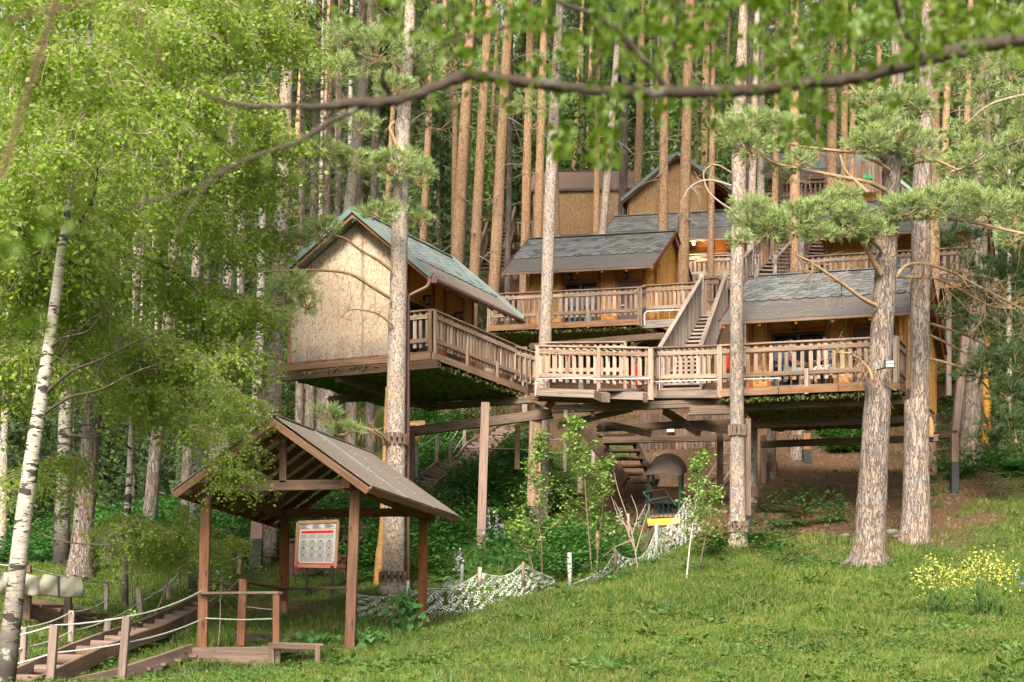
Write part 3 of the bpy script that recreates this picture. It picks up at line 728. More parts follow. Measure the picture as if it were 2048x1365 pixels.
    for uu, sg in ((wu0, -1), (wu1, 1)):
        J = [vw] + [vr if gjoints == 2 else vw + (vb - vw) * k / gjoints for k in range(1, gjoints)] + [vb]
        for a, b in zip(J[:-1], J[1:]): gpanel(uu, a + (.004 if a > vw else 0), b - .004, sg)
        for j in J[1:-1]: bar('joint_batten', Lp(uu, j, .17) + U * sg * .036, Lp(uu, j, rl(j) - .16) + U * sg * .036, .045, .012, M['rail_wood' if gable == 'osb_pale' else gable], T, U)
        for j in (vw + .03, vb - .03): bar('corner_board', Lp(uu, j, .16) + U * sg * .04, Lp(uu, j, rl(j) - .1) + U * sg * .04, .06, .02, M['trim'], T, U)
    # rear wall
    m = MB(); m.prism([Lp(wu0, vb, .17), Lp(wu1, vb, .17), Lp(wu1, vb, rl(vb) - .06), Lp(wu0, vb, rl(vb) - .06)], V * .03); m.build('rear_wall', M[gable], T)
    # front wall: panels, trims, windows, doors between wu0 and wu1
    ht = rl(vw) - .06
    def fp(nm, a, b, h0, h1, mat, off=0.0, th=.03):
        m = MB(); m.prism([Lp(a, vw - off, h0), Lp(b, vw - off, h0), Lp(b, vw - off, h1), Lp(a, vw - off, h1)], V * th); return m.build(nm, mat, T)
    def tr(a, h0, b, h1, w_=.09): bar('trim_board', Lp(a, vw - .012, h0), Lp(b, vw - .012, h1), w_ if a == b else .02, .02 if a == b else w_, M['trim'], T, V if a == b else Z3)
    cur = wu0
    for seg in list(front) + [('end', wu1)]:
        a = seg[1]
        if a - cur > .02:
            fp('wall_panel', cur, a, .17, ht, M[wall]); tr(cur + .045, .17, cur + .045, ht)
        if seg[0] == 'end': tr(wu1 - .045, .17, wu1 - .045, ht); break
        b, h0, h1 = seg[2:5]
        fp('wall_panel', a, b, h1, ht, M[wall])
        if h0 > .2: fp('wall_panel', a, b, .17, h0, M[wall])
        tr(a - .04, .17, a - .04, ht, .085); tr(b + .04, .17, b + .04, ht, .085); tr(a, h1 + .045, b, h1 + .045, .085)
        if seg[0] == 'window':
            m = MB()
            for (x0, x1, y0, y1) in ((a, a + .05, h0, h1), (b - .05, b, h0, h1), (a + .05, b - .05, h0, h0 + .05), (a + .05, b - .05, h1 - .05, h1), ((a + b) / 2 - .035, (a + b) / 2 + .035, h0 + .05, h1 - .05)):
                m.prism([Lp(x0, vw - .01, y0), Lp(x1, vw - .01, y0), Lp(x1, vw - .01, y1), Lp(x0, vw - .01, y1)], V * .05)
            fr = m.build('window', M['dark_frame'], T)
            for x0, x1 in ((a + .05, (a + b) / 2 - .035), ((a + b) / 2 + .035, b - .05)):
                m = MB(); m.prism([Lp(x0, vw + .015, h0 + .05), Lp(x1, vw + .015, h0 + .05), Lp(x1, vw + .015, h1 - .05), Lp(x0, vw + .015, h1 - .05)], V * .006); m.build('pane', M['glass'], fr)
            # gathered curtain behind the right pane
            x0, x1 = (a + b) / 2 + .05, b - .06; n = 26; Vv = []; Fv = []
            for r in range(6):
                t = r / 5; sq = 1 - .22 * math.sin(t * math.pi)
                for i in range(n + 1):
                    f = i / n; xx = (x0 + x1) / 2 + (f - .5) * (x1 - x0) * sq
                    Vv.append(tuple(Lp(xx, vw + .09 + .018 * math.sin(f * 42), h1 - .07 - t * (h1 - h0 - .12))))
            for r in range(5):
                for i in range(n): k = r * (n + 1) + i; Fv.append((k, k + 1, k + n + 2, k + n + 1))
            np_obj('curtain', Vv, Fv, M['curtain'], fr, True)
            m = MB(); m.prism([Lp(a, vw + .14, h0), Lp(b, vw + .14, h0), Lp(b, vw + .14, h1), Lp(a, vw + .14, h1)], V * .01); m.build('dark_room_sheet', M['dark_frame'], fr)  # added dark sheet, stands in for the unlit room behind the panes
        else:
            dr = fp('door', a + .02, b - .02, h0, h1 - .01, M['door'], -.006, .03)
            m = MB(); m.beam(Lp(a + .08, vw - .03, .95 * (h0 + h1) / 2), Lp(a + .2, vw - .03, .95 * (h0 + h1) / 2), .02, .02); m.build('handle', M['steel'], dr)
        cur = b
        for e in seg[5:]:
            lantern(T, Lp(e, vw - .03, h1 + .16), -V)
    if deck:
        # deck boards, edge boards, underside
        nb = 9
        for k in range(nb):
            va = .02 + k * (vb + .05) / nb; v2 = .02 + (k + 1) * (vb + .05) / nb - .012
            bar('deck_board', Lp(fu0, (va + v2) / 2, .145), Lp(fu1, (va + v2) / 2, .145), v2 - va, .035, M['brown_wood'], T)
        e0, e1 = fu0, fu1
        k = 3
        for i in range(k): bar('edge_board', Lp(e0 + (e1 - e0) * i / k + .004, -.01, .06), Lp(e0 + (e1 - e0) * (i + 1) / k - .004, -.01, .06), .035, .13, M['warm_wood'], T)
        bar('edge_board', Lp(e0 - .0, .04, .06), Lp(e0 - .0, vb + .05, .06), .035, .13, M['warm_wood'], T)
        bar('edge_board', Lp(e1, .04, .06), Lp(e1, vb + .05, .06), .035, .13, M['warm_wood'], T)
        if netted:
            nu, nv = 70, 50; g_ = np.random.default_rng(int(zf * 100)); Vv = []
            for j in range(nv + 1):
                for i in range(nu + 1):
                    Vv.append(tuple(Lp(e0 + .03 + (e1 - e0 - .06) * i / nu, .03 + (vb - .0) * j / nv, -.03 - .05 * abs(noise.noise(Vector((i * .35, j * .35, zf)))) - .035 * g_.random())))
            Fv = [(j * (nu + 1) + i, j * (nu + 1) + i + 1, (j + 1) * (nu + 1) + i + 1, (j + 1) * (nu + 1) + i) for j in range(nv) for i in range(nu)]
            np_obj('underside_netting', Vv, Fv, M['moss'], T)
            q = [];  # ragged strips that hang from the net's edge
            for i in range(420):
                side = g_.random()
                if side < .6: uu, vv = e0 + g_.random() * (e1 - e0), .0 + g_.random() * .1
                else: uu, vv = (e0 if g_.random() < .5 else e1) + g_.normal(0, .03), g_.random() * vb
                q.append(m4(rand_rot(g_, 1.5), Lp(uu, vv, -.03 - g_.random() * .07), g_.uniform(.6, 1.4)))
            V_, F_ = merge((np.array([(-.02, 0, -.04), (.02, .01, -.03), (.025, 0, .03), (-.015, -.01, .04)]), np.array([(0, 1, 2, 3)])), q)
            np_obj('netting_fringe', V_, F_, M['moss'], T)
    for r in rails:
        a, b = Lp(r[0], r[1], 0), Lp(r[2], r[3], 0); X = (b - a).normalized(); n_ = X.cross(Z3)
        if n_.dot(-V if r[1] == r[3] else (U * (1 if r[0] > (u0 + u1) / 2 else -1))) < 0: n_ = -n_
        railing(T, a, b, M[railmat], n_)
    return T, Lp

c1, L1 = cabin('stilt_cabin', 'front left cabin, pale gable wall of strand board facing left and green edged roof', (-1.542, 32.0), (.429, .903), (-.924, .383), 6.27,
    0, 4.15, 3.52, 1.738, 1.6, 3.09, 1.87, 1.02, 3.45, .4, 3.85,
    front=(('window', .95, 1.95, .35, 1.42, 1.5), ('door', 2.55, 3.3, .18, 1.36, 2.9)), wall='osb_orange', gable='osb_pale', gjoints=2, roofm='shingle_green', rollm='roll_brown', frac=.34,
    rails=((.1, .05, 4.25, .05), (.1, .08, .1, .95)), fu0=.0, fu1=4.3)
c3, L3 = cabin('stilt_cabin', 'front right cabin on stilts behind the two large pine trunks, people sitting on its balcony', (3.93, 31.2), (.969, -.248), (.39, .921), 5.4,
    0, 3.5, 4.4, 2.2, 1.42, 2.75, 1.42, 1.0, 4.2, .28, 3.3,
    front=(('window', .72, 1.75, .3, 1.34, 1.2), ('door', 2.28, 3.05, .18, 1.36, 2.62)), frac=.40, barge='gutter',
    rails=((0.0, .05, 3.22, .05), (3.22, .08, 3.22, 1.0)), fu0=.0, fu1=3.3)
c2, L2 = cabin('stilt_cabin', 'middle cabin with two wall lanterns and a balcony beside the wooden stairs', (-.28, 43.4), (.981, -.194), (.4, .917), 9.25,
    0, 4.0, 3.9, 1.9, 1.52, 2.86, 1.5, 1.0, 3.7, .3, 3.8,
    front=(('window', 1.3, 2.2, .25, 1.4, 1.5), ('door', 2.75, 3.4, .18, 1.38, 3.0)), frac=.38, barge='gutter',
    rails=((-.35, .05, 3.62, .05),), railmat='rail_wood', fu0=-.35, fu1=3.62)
c4, L4 = cabin('stilt_cabin', 'cabin with a glowing lantern on its wall, half hidden by pine trunks', (2.6, 52.0), (.985, -.17), (.4, .917), 12.37,
    0, 4.9, 3.9, 1.9, 1.45, 2.78, 1.5, 1.0, 3.7, .3, 4.6,
    front=(('door', 2.55, 3.4, .18, 1.36), ('window', 3.9, 4.4, .5, 1.3)), frac=.4, barge='gutter', rails=((2.5, .05, 5.2, .05),), railmat='grey_wood', fu0=2.4, fu1=5.3, netted=False)
c7, L7 = cabin('stilt_cabin', 'orange cabin behind the front right roof, seen between pine needles', (7.16, 41.3), (.97, -.22), (.39, .921), 9.68,
    0, 4.3, 3.8, 1.9, 1.45, 2.75, 1.45, 1.0, 3.6, .5, 4.1,
    front=(('window', 1.6, 2.9, .4, 1.25), ('door', 3.3, 3.9, .18, 1.3)), frac=.4, barge='gutter', rails=((0.0, .05, 4.2, .05),), railmat='rail_wood', netted=False)
c5, L5 = cabin('hillside_cabin', 'upper cabin with a steep green edged gable facing the camera', (7.5, 55.6), (.2, .98), (-.98, .2), 15.0,
    0, 4.5, 3.85, 1.95, 1.55, 2.95, 1.45, .9, 3.65, .3, 4.2, wall='osb_tan', gable='osb_tan', gjoints=3, frac=.3, real=False, rails=((.1, .05, .1, .9),), railmat='brown_wood', netted=False)
c6, L6 = cabin('hillside_cabin', 'upper cabin with a brown shingled roof and a plain strand board wall', (.68, 61.8), (.995, -.05), (.1, .995), 16.6,
    0, 4.0, 3.6, 1.8, 1.85, 3.05, 1.6, .12, 3.5, .15, 3.9, wall='osb_tan', gable='osb_tan', gjoints=2, frac=.02, roofm='shingle_brown', rollm='roll_brown', barge='roll_brown', deck=True, netted=False, real=False)
c8, L8 = cabin('hillside_cabin', 'small orange gabled cabin glimpsed above the pine branch on the right', (14.8, 60.0), (-.1, .99), (-.99, .1), 16.15,
    0, 4.0, 2.9, 1.45, 1.5, 2.75, 1.45, .8, 2.8, .3, 3.8, frac=.3, real=False, netted=False)
c9, L9 = cabin('hillside_cabin', 'dark far cabin under a slate roof high on the slope at right', (9.1, 61.0), (.99, -.1), (.3, .95), 17.2,
    0, 4.2, 3.6, 1.8, 1.45, 2.9, 1.45, 1.0, 3.4, .3, 4.0, wall='brown_wood', gable='brown_wood', frac=.3, rails=((0, .05, 4.1, .05),), railmat='brown_wood', real=False, netted=False)
lo = lantern(c4, W(1389, 485, 51.6), (-.3, -.95, 0), lit=True)
pl = bpy.data.lights.new('lamp_light', 'POINT'); pl.energy = 30; pl.color = (1, .6, .25); pl.shadow_soft_size = .05
plo = link(bpy.data.objects.new('lamp_light', pl)); place(plo, Matrix.Translation(W(1389, 488, 51.2)), lo)
# more dim battens on the far terraces
def beams(parent, rows, mat, lam=True):
    for a, b, w_, h_ in rows:
        if lam: lam_beam('beam', W(*a), W(*b), w_, h_, mat, parent)
        else: bar('strut', W(*a), W(*b), w_, h_, mat, parent)
# beams under the cabins (parts of each cabin's platform)
lam_beam('beam', L1(.08, 3.72, -.10), L1(.02, -.12, -.10), .12, .17, M['beam_wood'], c1, 5)
lam_beam('beam', L1(.12, 2.15, -.2), L1(4.1, 2.15, -.2), .13, .16, M['beam_wood'], c1, 4)
lam_beam('beam', L1(3.95, 2.1, -.2), L1(3.95, -.35, -.2), .12, .15, M['beam_wood'], c1, 4)
lam_beam('beam', L1(2.2, 3.6, -.22), L1(2.2, 2.0, -.22), .12, .15, M['beam_wood'], c1, 4)
lam_beam('beam', W(820, 864, 35.5), W(1102, 828, 34.0), .14, .2, M['beam_wood'], c1, 4)
bar('beam', W(1064, 795, 35.2), W(1106, 812, 34.2), .1, .16, M['warm_wood'], c1)
for vv, hh in ((.55, -.12), (1.7, -.3), (3.6, -.42)):
    lam_beam('beam', L3(-.1, vv, hh), L3(3.45, vv, hh), .12, .14, M['beam_wood'], c3, 4)
lam_beam('beam', W(1380, 822, 31.6), W(1470, 820, 31.3), .12, .17, M['beam_wood'], c3, 4)
lam_beam('beam', W(1860, 872, 34.8), W(1917, 868, 34.6), .14, .14, M['dark_wood'], c3, 3)
lam_beam('beam', W(1060, 694, 42.5), W(1330, 672, 41.8), .12, .16, M['beam_wood'], c2, 4)
for uu in (.5, 2.0, 3.4): bar('strut', L2(uu, .3, -.4), L2(uu, .3, -2.2), .14, .14, M['grey_wood'], c2)
bar('strut', W(1255, 700, 42.2), W(1282, 680, 42), .07, .09, M['grey_wood'], c2)
for uu in (2.6, 4.6): bar('strut', L4(uu, .3, -.05), L4(uu, .3, -2.6), .12, .12, M['grey_wood'], c4)
for uu in (.4, 3.6): bar('strut', L7(uu, .3, -.05), L7(uu, .3, -2.6), .12, .12, M['grey_wood'], c7)
for uu in (.4, 3.6): bar('strut', L6(uu, .3, -.05), L6(uu, .3, -2.0), .12, .12, M['grey_wood'], c6)

# ------------------------------------------------------------------ central walkway
wk = thing('walkway', 'raised wooden walkway with bleached balusters joining the two front cabins', 'walkway', W(1250, 795, 32.3))
pts = [W(1024, 783, 35.4), W(1074, 797, 36.0)]
railing(wk, pts[0], pts[1], M['rail_wood'], Vector((-.5, -1, 0)))
A_, B_, C_, D_, E_ = W(1074, 790, 32.9), W(1197, 795, 32.2), W(1299, 799, 31.4), W(1309, 795, 32.6), W(1437, 794, 31.5)
for a, b in ((A_, B_), (B_, C_), (C_, D_), (D_, E_)):
    railing(wk, a, b, M['rail_wood'], Vector((0, -1, 0)) if a is not C_ else Vector((1, 0, 0)), ends=(True, a is not C_))
    if a is not C_:
        bar('edge_board', a + Z3 * .05 + Vector((0, -.01, 0)), b + Z3 * .05 + Vector((0, -.01, 0)), .04, .15, M['grey_wood'], wk)
        n_ = 5
        for k in range(n_):
            y0 = .05 + k * .3; off = Vector((0, y0 + .14, .14))
            bar('deck_board', a + off, b + off, .285, .035, M['brown_wood'], wk)
# inner balustrade at the back of the walkway, and the deck that leads to the stairs
railing(wk, W(1090, 778, 35.0), W(1250, 778, 34.5), M['rail_wood'], Vector((0, -1, 0)), posts=2.0)
beams(wk, [((1107, 819, 33.2), (1446, 806, 31.9), .14, .15), ((1195, 857, 34.2), (1466, 846, 33.4), .14, .14), ((1206, 881, 35.2), (1466, 876, 34.6), .14, .13),
           ((1150, 832, 35.0), (1300, 868, 33.0), .12, .14), ((1117, 852, 33.6), (1262, 818, 33.2), .1, .12), ((1380, 850, 33.4), (1470, 862, 33.0), .12, .16), ((1330, 822, 34), (1398, 866, 32.8), .12, .14)], M['beam_wood'])
bar('block', W(1196, 790, 32.2), W(1212, 796, 31.6), .16, .17, M['beam_wood'], wk); bar('block', W(1280, 790, 32.2), W(1296, 796, 31.4), .16, .17, M['beam_wood'], wk)
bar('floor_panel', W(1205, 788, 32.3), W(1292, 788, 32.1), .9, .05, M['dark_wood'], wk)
for px, py in ((1131, 828), (1185, 826)): bar('block', W(px, py - 8, 33), W(px, py + 8, 33), .08, .08, M['grey_wood'], wk, (0, 1, 0))
wire('conduit', [W(1071, 791, 32.7), W(1072, 762, 32.7), W(1078, 758, 32.6), W(1160, 757, 32.3), W(1195, 759, 32.1), W(1297, 757, 31.2), W(1310, 764, 31.8), W(1437, 760, 31.3), W(1560, 757, 30.8)], .012, M['white'], wk)
wire('conduit', [W(1289, 650, 42), W(1289, 628, 42), W(1294, 623, 42), W(1362, 620, 41.5)], .016, M['white'], c2)
# balcony extension of the middle cabin, right up to the stairs
railing(c2, W(1278, 652, 42.3), W(1290, 647, 42.9), M['rail_wood'], Vector((1, 0, 0)), ends=(True, False))
railing(c2, W(1290, 647, 42.9), W(1410, 642, 41.6), M['rail_wood'], Vector((0, -1, 0)))
lam_beam('beam', W(1290, 650, 42.8), W(1372, 645, 41.8), .12, .2, M['grey_wood'], c2, 4)

# ------------------------------------------------------------------ main stairs
st = thing('staircase', 'open wooden stairs with slatted side rails climbing from the walkway to the middle cabin', 'staircase', W(1380, 700, 37))
b0l, b0r, t0l, t0r = W(1318, 792, 34.6), W(1400, 790, 34.6), W(1402, 636, 41.4), W(1450, 634, 41.4)
for a, b in ((b0l, t0l), (b0r, t0r)):
    bar('stringer', a, b, .06, .18, M['brown_wood'], st)
    top_a, top_b = a + Z3 * .98, b + Z3 * 1.0
    bar('handrail', top_a, top_b, .10, .05, M['grey_wood'], st)
    n = 30; X = (b - a).normalized()
    for i in range(n):
        p = a.lerp(b, (i + .5) / n); bar('baluster', p + Z3 * .02, p + Z3 * .96, .085, .022, M['grey_wood'], st, Z3.cross(X).normalized() if False else Vector((-X.y, X.x, 0)).normalized())
    bar('post', b - Z3 * .1, b + Z3 * 1.1, .12, .1, M['grey_wood'], st, Vector((0, 1, 0)))
for i in range(19):
    t = (i + .5) / 19; a = b0l.lerp(t0l, t) + Z3 * .06; b = b0r.lerp(t0r, t) + Z3 * .06
    bar('tread', a, b, .28, .045, M['grey_wood'], st)
    if i % 1 == 0: bar('riser_cleat', (a + b) / 2 - Z3 * .1, (a + b) / 2, .06, .05, M['brown_wood'], st, Vector((0, 1, 0)))
# small gallery at the top of the stairs, in front of the lamp cabin
gal = thing('gallery', 'short slatted gallery between the stairs and the lamp cabin', 'balcony', W(1430, 600, 44))
railing(gal, W(1388, 632, 43.6), W(1440, 630, 43.4), M['brown_wood'], Vector((0, -1, 0))); railing(gal, W(1440, 630, 43.4), W(1466, 660, 41.0), M['brown_wood'], Vector((1, -.3, 0)))
bar('edge_board', W(1388, 630, 43.6), W(1440, 628, 43.4), .05, .16, M['grey_wood'], gal)
railing(c4, W(1376, 577, 51.6), W(1462, 574, 51.2), M['grey_wood'], Vector((0, -1, 0)))
# upper side stairs glimpsed between trunks
def side_stairs(label, bl, tl, wid, mat, nt_=12):
    T = thing('staircase', label, 'staircase', (bl + tl) / 2)
    sdv = Vector((wid, .1, 0))
    for o in (Vector((0, 0, 0)), sdv):
        bar('stringer', bl + o, tl + o, .06, .2, M[mat], T); bar('handrail', bl + o + Z3 * .9, tl + o + Z3 * .9, .1, .05, M[mat], T)
        X = (tl - bl).normalized()
        for i in range(14): p = (bl + o).lerp(tl + o, (i + .5) / 14); bar('baluster', p, p + Z3 * .88, .1, .025, M[mat], T, Vector((-X.y, X.x, 0)).normalized())
    for i in range(nt_): p = bl.lerp(tl, (i + .5) / nt_) + Z3 * .05; bar('tread', p, p + sdv, .25, .04, M[mat], T)
    return T
side_stairs('slatted stairs on the left of the brown roofed cabin, behind pine trunks', W(958, 545, 60), W(985, 458, 66), .9, 'brown_wood')
lg = thing('landing', 'small dark wooden landing left of the brown roofed cabin', 'balcony', W(1020, 500, 66))
railing(lg, W(985, 492, 66), W(1068, 488, 65), M['brown_wood'], Vector((0, -1, 0)), pitch=.16)
bar('edge_board', W(985, 494, 66), W(1068, 490, 65), .06, .2, M['brown_wood'], lg)
for px in (992, 1030, 1062): bar('post', W(px, 492, 65.8), W(px, 560, 65.8), .14, .14, M['grey_wood'], lg)
side_stairs('dark open stairs beside the orange cabin on the right', W(1600, 545, 44.5), W(1636, 462, 48), .9, 'brown_wood')
side_stairs('slatted stairs behind the pale pine, right of the lamp cabin', W(1480, 590, 44.5), W(1560, 500, 50), .9, 'grey_wood')
lg2 = thing('landing', 'dark slatted gallery high among trunks with green chairs', 'balcony', W(1720, 370, 58))
railing(lg2, W(1560, 415, 58), W(1700, 412, 58), M['brown_wood'], Vector((0, -1, 0)), pitch=.16)
bar('edge_board', W(1560, 416, 58), W(1700, 413, 58), .06, .2, M['brown_wood'], lg2)
for k in range(9): bar('wall_board', W(1704 + k * 7, 385, 60), W(1704 + k * 7, 322, 60), .115, .03, M['brown_wood'], lg2, (0, 1, 0))
for px in (1575, 1640, 1695): bar('post', W(px, 415, 58), W(px, 480, 58), .14, .14, M['brown_wood'], lg2)
for q, (px, lab) in enumerate(((1731, 'left one of two bright green chairs up on the dark gallery'), (1741, 'right one of two bright green chairs up on the dark gallery'))):
    T = thing('chair', lab, 'chair', W(px, 366, 59.2), 'green chairs on the gallery')
    c = W(px, 358, 59.2); m = MB(); m.box(c, (.15, 0, 0), (0, .15, 0), (0, 0, .03)); m.build('seat', M['bright_green'], T)
    m = MB(); m.box(c + Vector((0, .08, .1)), (.15, 0, 0), (0, .02, 0), (0, 0, .17)); m.build('backrest', M['bright_green'], T)
    for a in (-1, 1):
        for b in (-1, 1): bar('leg', c + Vector((a * .065, b * .065, 0)), c + Vector((a * .065, b * .065, -.2)), .02, .02, M['bright_green'], T, (0, 1, 0))

# ------------------------------------------------------------------ stairs below the walkway
us = thing('staircase', 'dark open wooden stairs under the walkway beside the small cart', 'staircase', W(1250, 900, 36))
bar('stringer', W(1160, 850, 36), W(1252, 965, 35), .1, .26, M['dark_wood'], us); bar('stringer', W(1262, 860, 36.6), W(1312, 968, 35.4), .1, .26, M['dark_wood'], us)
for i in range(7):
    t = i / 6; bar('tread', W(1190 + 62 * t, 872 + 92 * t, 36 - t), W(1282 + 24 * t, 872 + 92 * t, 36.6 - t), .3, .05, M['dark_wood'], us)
# red-brown slatted wall and white notice behind the walkway
sl = thing('slatted_wall', 'brown slatted wall with a white notice seen beneath the walkway', 'wall', W(1400, 900, 40))
for k in range(26):
    px = 1282 + k * 8; bar('wall_board', W(px, 945, 39.5), W(px, 828, 39.5), .088, .03, M['dark_wood' if k < 9 else 'brown_wood'], sl, (0, 1, 0))  # boards behind the cart take the darker brown
m = MB(); m.box(W(1341, 857, 39.3), (.17, 0, 0), (0, .01, 0), (0, 0, .17)); nn = m.build('notice', M['white'], sl)
m = MB(); m.box(W(1341, 865, 39.28), (.08, 0, 0), (0, .004, 0), (0, 0, .025)); m.build('printed_mark', M['iron'], nn)
rf = thing('storage_shed', 'reddish brown shed wall glimpsed beneath the front left cabin', 'shed', W(840, 870, 44))
for k in range(5): bar('wall_board', W(818 + k * 7, 900, 44), W(818 + k * 7, 845, 44), .09, .03, M['red_wood'], rf, (0, 1, 0))
m = MB(); m.box(W(835, 853, 43.9), (.09, 0, 0), (0, .01, 0), (0, 0, .1)); m.build('notice', M['white'], rf)
bar('edge_board', W(815, 848, 43.9), W(850, 846, 43.9), .03, .12, M['warm_wood'], rf)
# ------------------------------------------------------------------ support posts
def post(label, a, b, w_, mat, tar=None, group='support posts of the cabins', h_=None):
    a, b = W(*a), W(*b); T = thing('support_post', label, 'post', a, group)
    if tar:
        t = tar / (b - a).length
        bar('post', a.lerp(b, t), b, w_, h_ or w_, M[mat], T, (0, 1, 0)); bar('tarred_foot', a - Z3 * .1, a.lerp(b, t), w_ * 1.06, (h_ or w_) * 1.06, M['tar'], T, (0, 1, 0))
    else: bar('post', a - Z3 * .1, b, w_, h_ or w_, M[mat], T, (0, 1, 0))
    return T
def clamp(parent, px, py, d, wpx):
    """iron band with wooden packing blocks round a trunk"""
    r = wpx / F * d / 2; c = W(px, py, d); m = MB(); th = np.linspace(0, 2 * math.pi, 15)
    for a, b in zip(th[:-1], th[1:]): m.beam(c + Vector((math.cos(a) * r * 1.12, math.sin(a) * r * 1.12, 0)), c + Vector((math.cos(b) * r * 1.12, math.sin(b) * r * 1.12, 0)), .012, .045)
    m.build('iron_band', M['iron'], parent)
    for k in range(7):
        a = -math.pi * (k + .2) / 6.5; q = c + Vector((math.cos(a) * r * 1.08, math.sin(a) * r * 1.08, 0)); bar('packing_block', q - Z3 * .1, q + Z3 * .1, .06, .05, M['brown_wood'], parent, Vector((math.cos(a), math.sin(a), 0)))
post('tall pale post under the front left cabin, standing alone in the undergrowth', (961, 1108, 33), (971, 806, 33), .17, 'post_wood', .12)
post('broad timber post bound to the trunk at the centre of the slope', (1066, 1004, 34.2), (1072, 838, 34.2), .26, 'post_wood', None, 'support posts of the cabins', .12)
post('post with a black foot beside the left trunk behind the gazebo', (509, 1178, 31.5), (528, 780, 33), .22, 'post_wood', 1.0)
post('thin pale post just behind the pale trunk on the right', (1496, 1060, 31.2), (1496, 838, 31.2), .1, 'post_wood', .25)
post('dark post left of the cabin stilts in the middle', (1527, 1000, 36), (1527, 872, 36), .12, 'brown_wood')
post('post with a tall black foot standing beside a short trunk under the right cabin', (1613, 965, 38), (1613, 868, 38), .17, 'warm_wood', .75)
post('right rear post with a black foot, under the right cabin', (1909, 992, 34.5), (1909, 868, 34.5), .15, 'brown_wood', .7)
post('slanting brown timber rising behind the right cabin', (1908, 870, 36.5), (1932, 655, 37), .16, 'brown_wood')
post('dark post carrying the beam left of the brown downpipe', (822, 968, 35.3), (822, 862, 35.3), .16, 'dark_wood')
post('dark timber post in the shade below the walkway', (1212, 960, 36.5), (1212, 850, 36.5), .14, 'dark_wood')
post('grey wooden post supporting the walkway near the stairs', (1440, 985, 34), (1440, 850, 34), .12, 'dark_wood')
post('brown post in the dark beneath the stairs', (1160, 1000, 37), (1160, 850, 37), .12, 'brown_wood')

def bare_log(label, path, d, mat='bare_log'):
    P = smooth_path([(x, y, w_) for x, y, w_ in path], 4); pts = [W(x, y, d) for x, y, w_ in P]
    V, Fq = tube_np(pts, [w_ / F * d / 2 for x, y, w_ in P], 10, .05, 5); o = np_obj('bare_log', V, Fq, M[mat], None, True); tag(o, label, 'log', 'bark stripped support logs'); return o
bare_log('orange bark stripped log leaning against the pale trunk behind the gazebo', [(755, 1172, 18), (760, 1120, 20), (766, 1060, 16), (770, 950, 15), (773, 860, 13), (777, 775, 13)], 30.2)
bare_log('twisted orange log at the far right behind pine needles', [(1967, 895, 22), (1974, 820, 18), (1966, 740, 16), (1975, 690, 12), (1970, 650, 12)], 38)
bare_log('short orange log showing behind the right downpipe', [(1860, 875, 16), (1862, 850, 12), (1858, 835, 8)], 33.5)

# downpipes
def downpipe(label, pts, d, r):
    T = thing('downpipe', label, 'downpipe', W(*pts[-1], d)); P = smooth_path([(x, y, 0) for x, y in pts], 5)
    V, Fq = tube_np([W(x, y, d) for x, y, _ in P], r, 8); np_obj('pipe', V, Fq, M['gutter'], T, True)
    for k in range(3):
        c = W(pts[-1][0], pts[-1][1] - 60 - k * 150, d); m = MB(); m.tube([c - Z3 * .05, c + Z3 * .05], r * 1.25, 8); m.build('pipe_joint', M['gutter'], T)
    return T
dp = downpipe('brown downpipe from the left cabin eave, running down beside the pale trunk', [(858, 556), (858, 566), (852, 575), (826, 588), (817, 598), (816, 640), (816, 900), (816, 1188)], 29.2, .034)
T = thing('gutter', 'brown gutter along the eave of the front left cabin', 'gutter', L1(2, -.05, 1.5))
wire('gutter_channel', [L1(0, -.05, 1.52), L1(4.1, -.05, 1.52)], .035, M['gutter'], T, 8)
m = MB(); m.box(L1(-.02, -.05, 1.52), (.1, 0, 0), (0, .1, 0), (0, 0, .13)); m.build('gutter_end', M['gutter'], T)
downpipe('dark red downpipe beside the rightmost thick trunk', [(1850, 655), (1850, 700), (1851, 900), (1851, 1064)], 30.9, .045)

# floodlight on the big trunk
T = thing('floodlight', 'small black framed floodlight fixed to the thick leaning trunk', 'floodlight', W(1779, 729, 27.0))
c = W(1779, 729, 26.95); m = MB(); m.box(c, (.155, -.02, 0), (0, .05, 0), (0, 0, .13)); m.build('housing', M['iron'], T)
m = MB(); m.box(c + Vector((0, -.032, .0)), (.125, -.016, 0), (0, .008, 0), (0, 0, .1)); m.build('lens', M['white_bark'], T)
m = MB(); m.box(c + Vector((0, -.038, .0)), (.125, -.016, 0), (0, .006, 0), (0, 0, .012)); m.build('lens_bar', M['iron'], T); bar('bracket', c + Vector((-.05, .0, -.05)), c + Vector((-.15, .25, -.05)), .02, .02, M['iron'], T)

# fire extinguishers
for lab, px, py, d in (('red fire extinguisher hanging behind the balusters at the middle of the walkway', 1278, 748, 32.6), ('red fire extinguisher at the left end of the right cabin balcony', 1456, 716, 31.9)):
    T = thing('fire_extinguisher', lab, 'fire extinguisher', W(px, py + 28, d), 'red fire extinguishers')
    a, b = W(px, py + 26, d), W(px, py - 20, d); m = MB(); m.tube([a, a + Z3 * .02, b - Z3 * .05, b - Z3 * .01, b + Z3 * .03], [.05, .062, .062, .045, .02], 12); m.build('cylinder', M['red'], T, True)
    m = MB(); m.beam(b + Z3 * .05, b + Vector((.09, 0, .08)), .02, .02); m.beam(b + Z3 * .03, b + Z3 * .07, .03, .03, (0, 1, 0)); m.build('valve', M['iron'], T)
    wire('hose', [b + Z3 * .05, b + Vector((-.08, 0, .02)), b + Vector((-.09, 0, -.2)), b + Vector((-.065, 0, -.32))], .01, M['iron'], T)

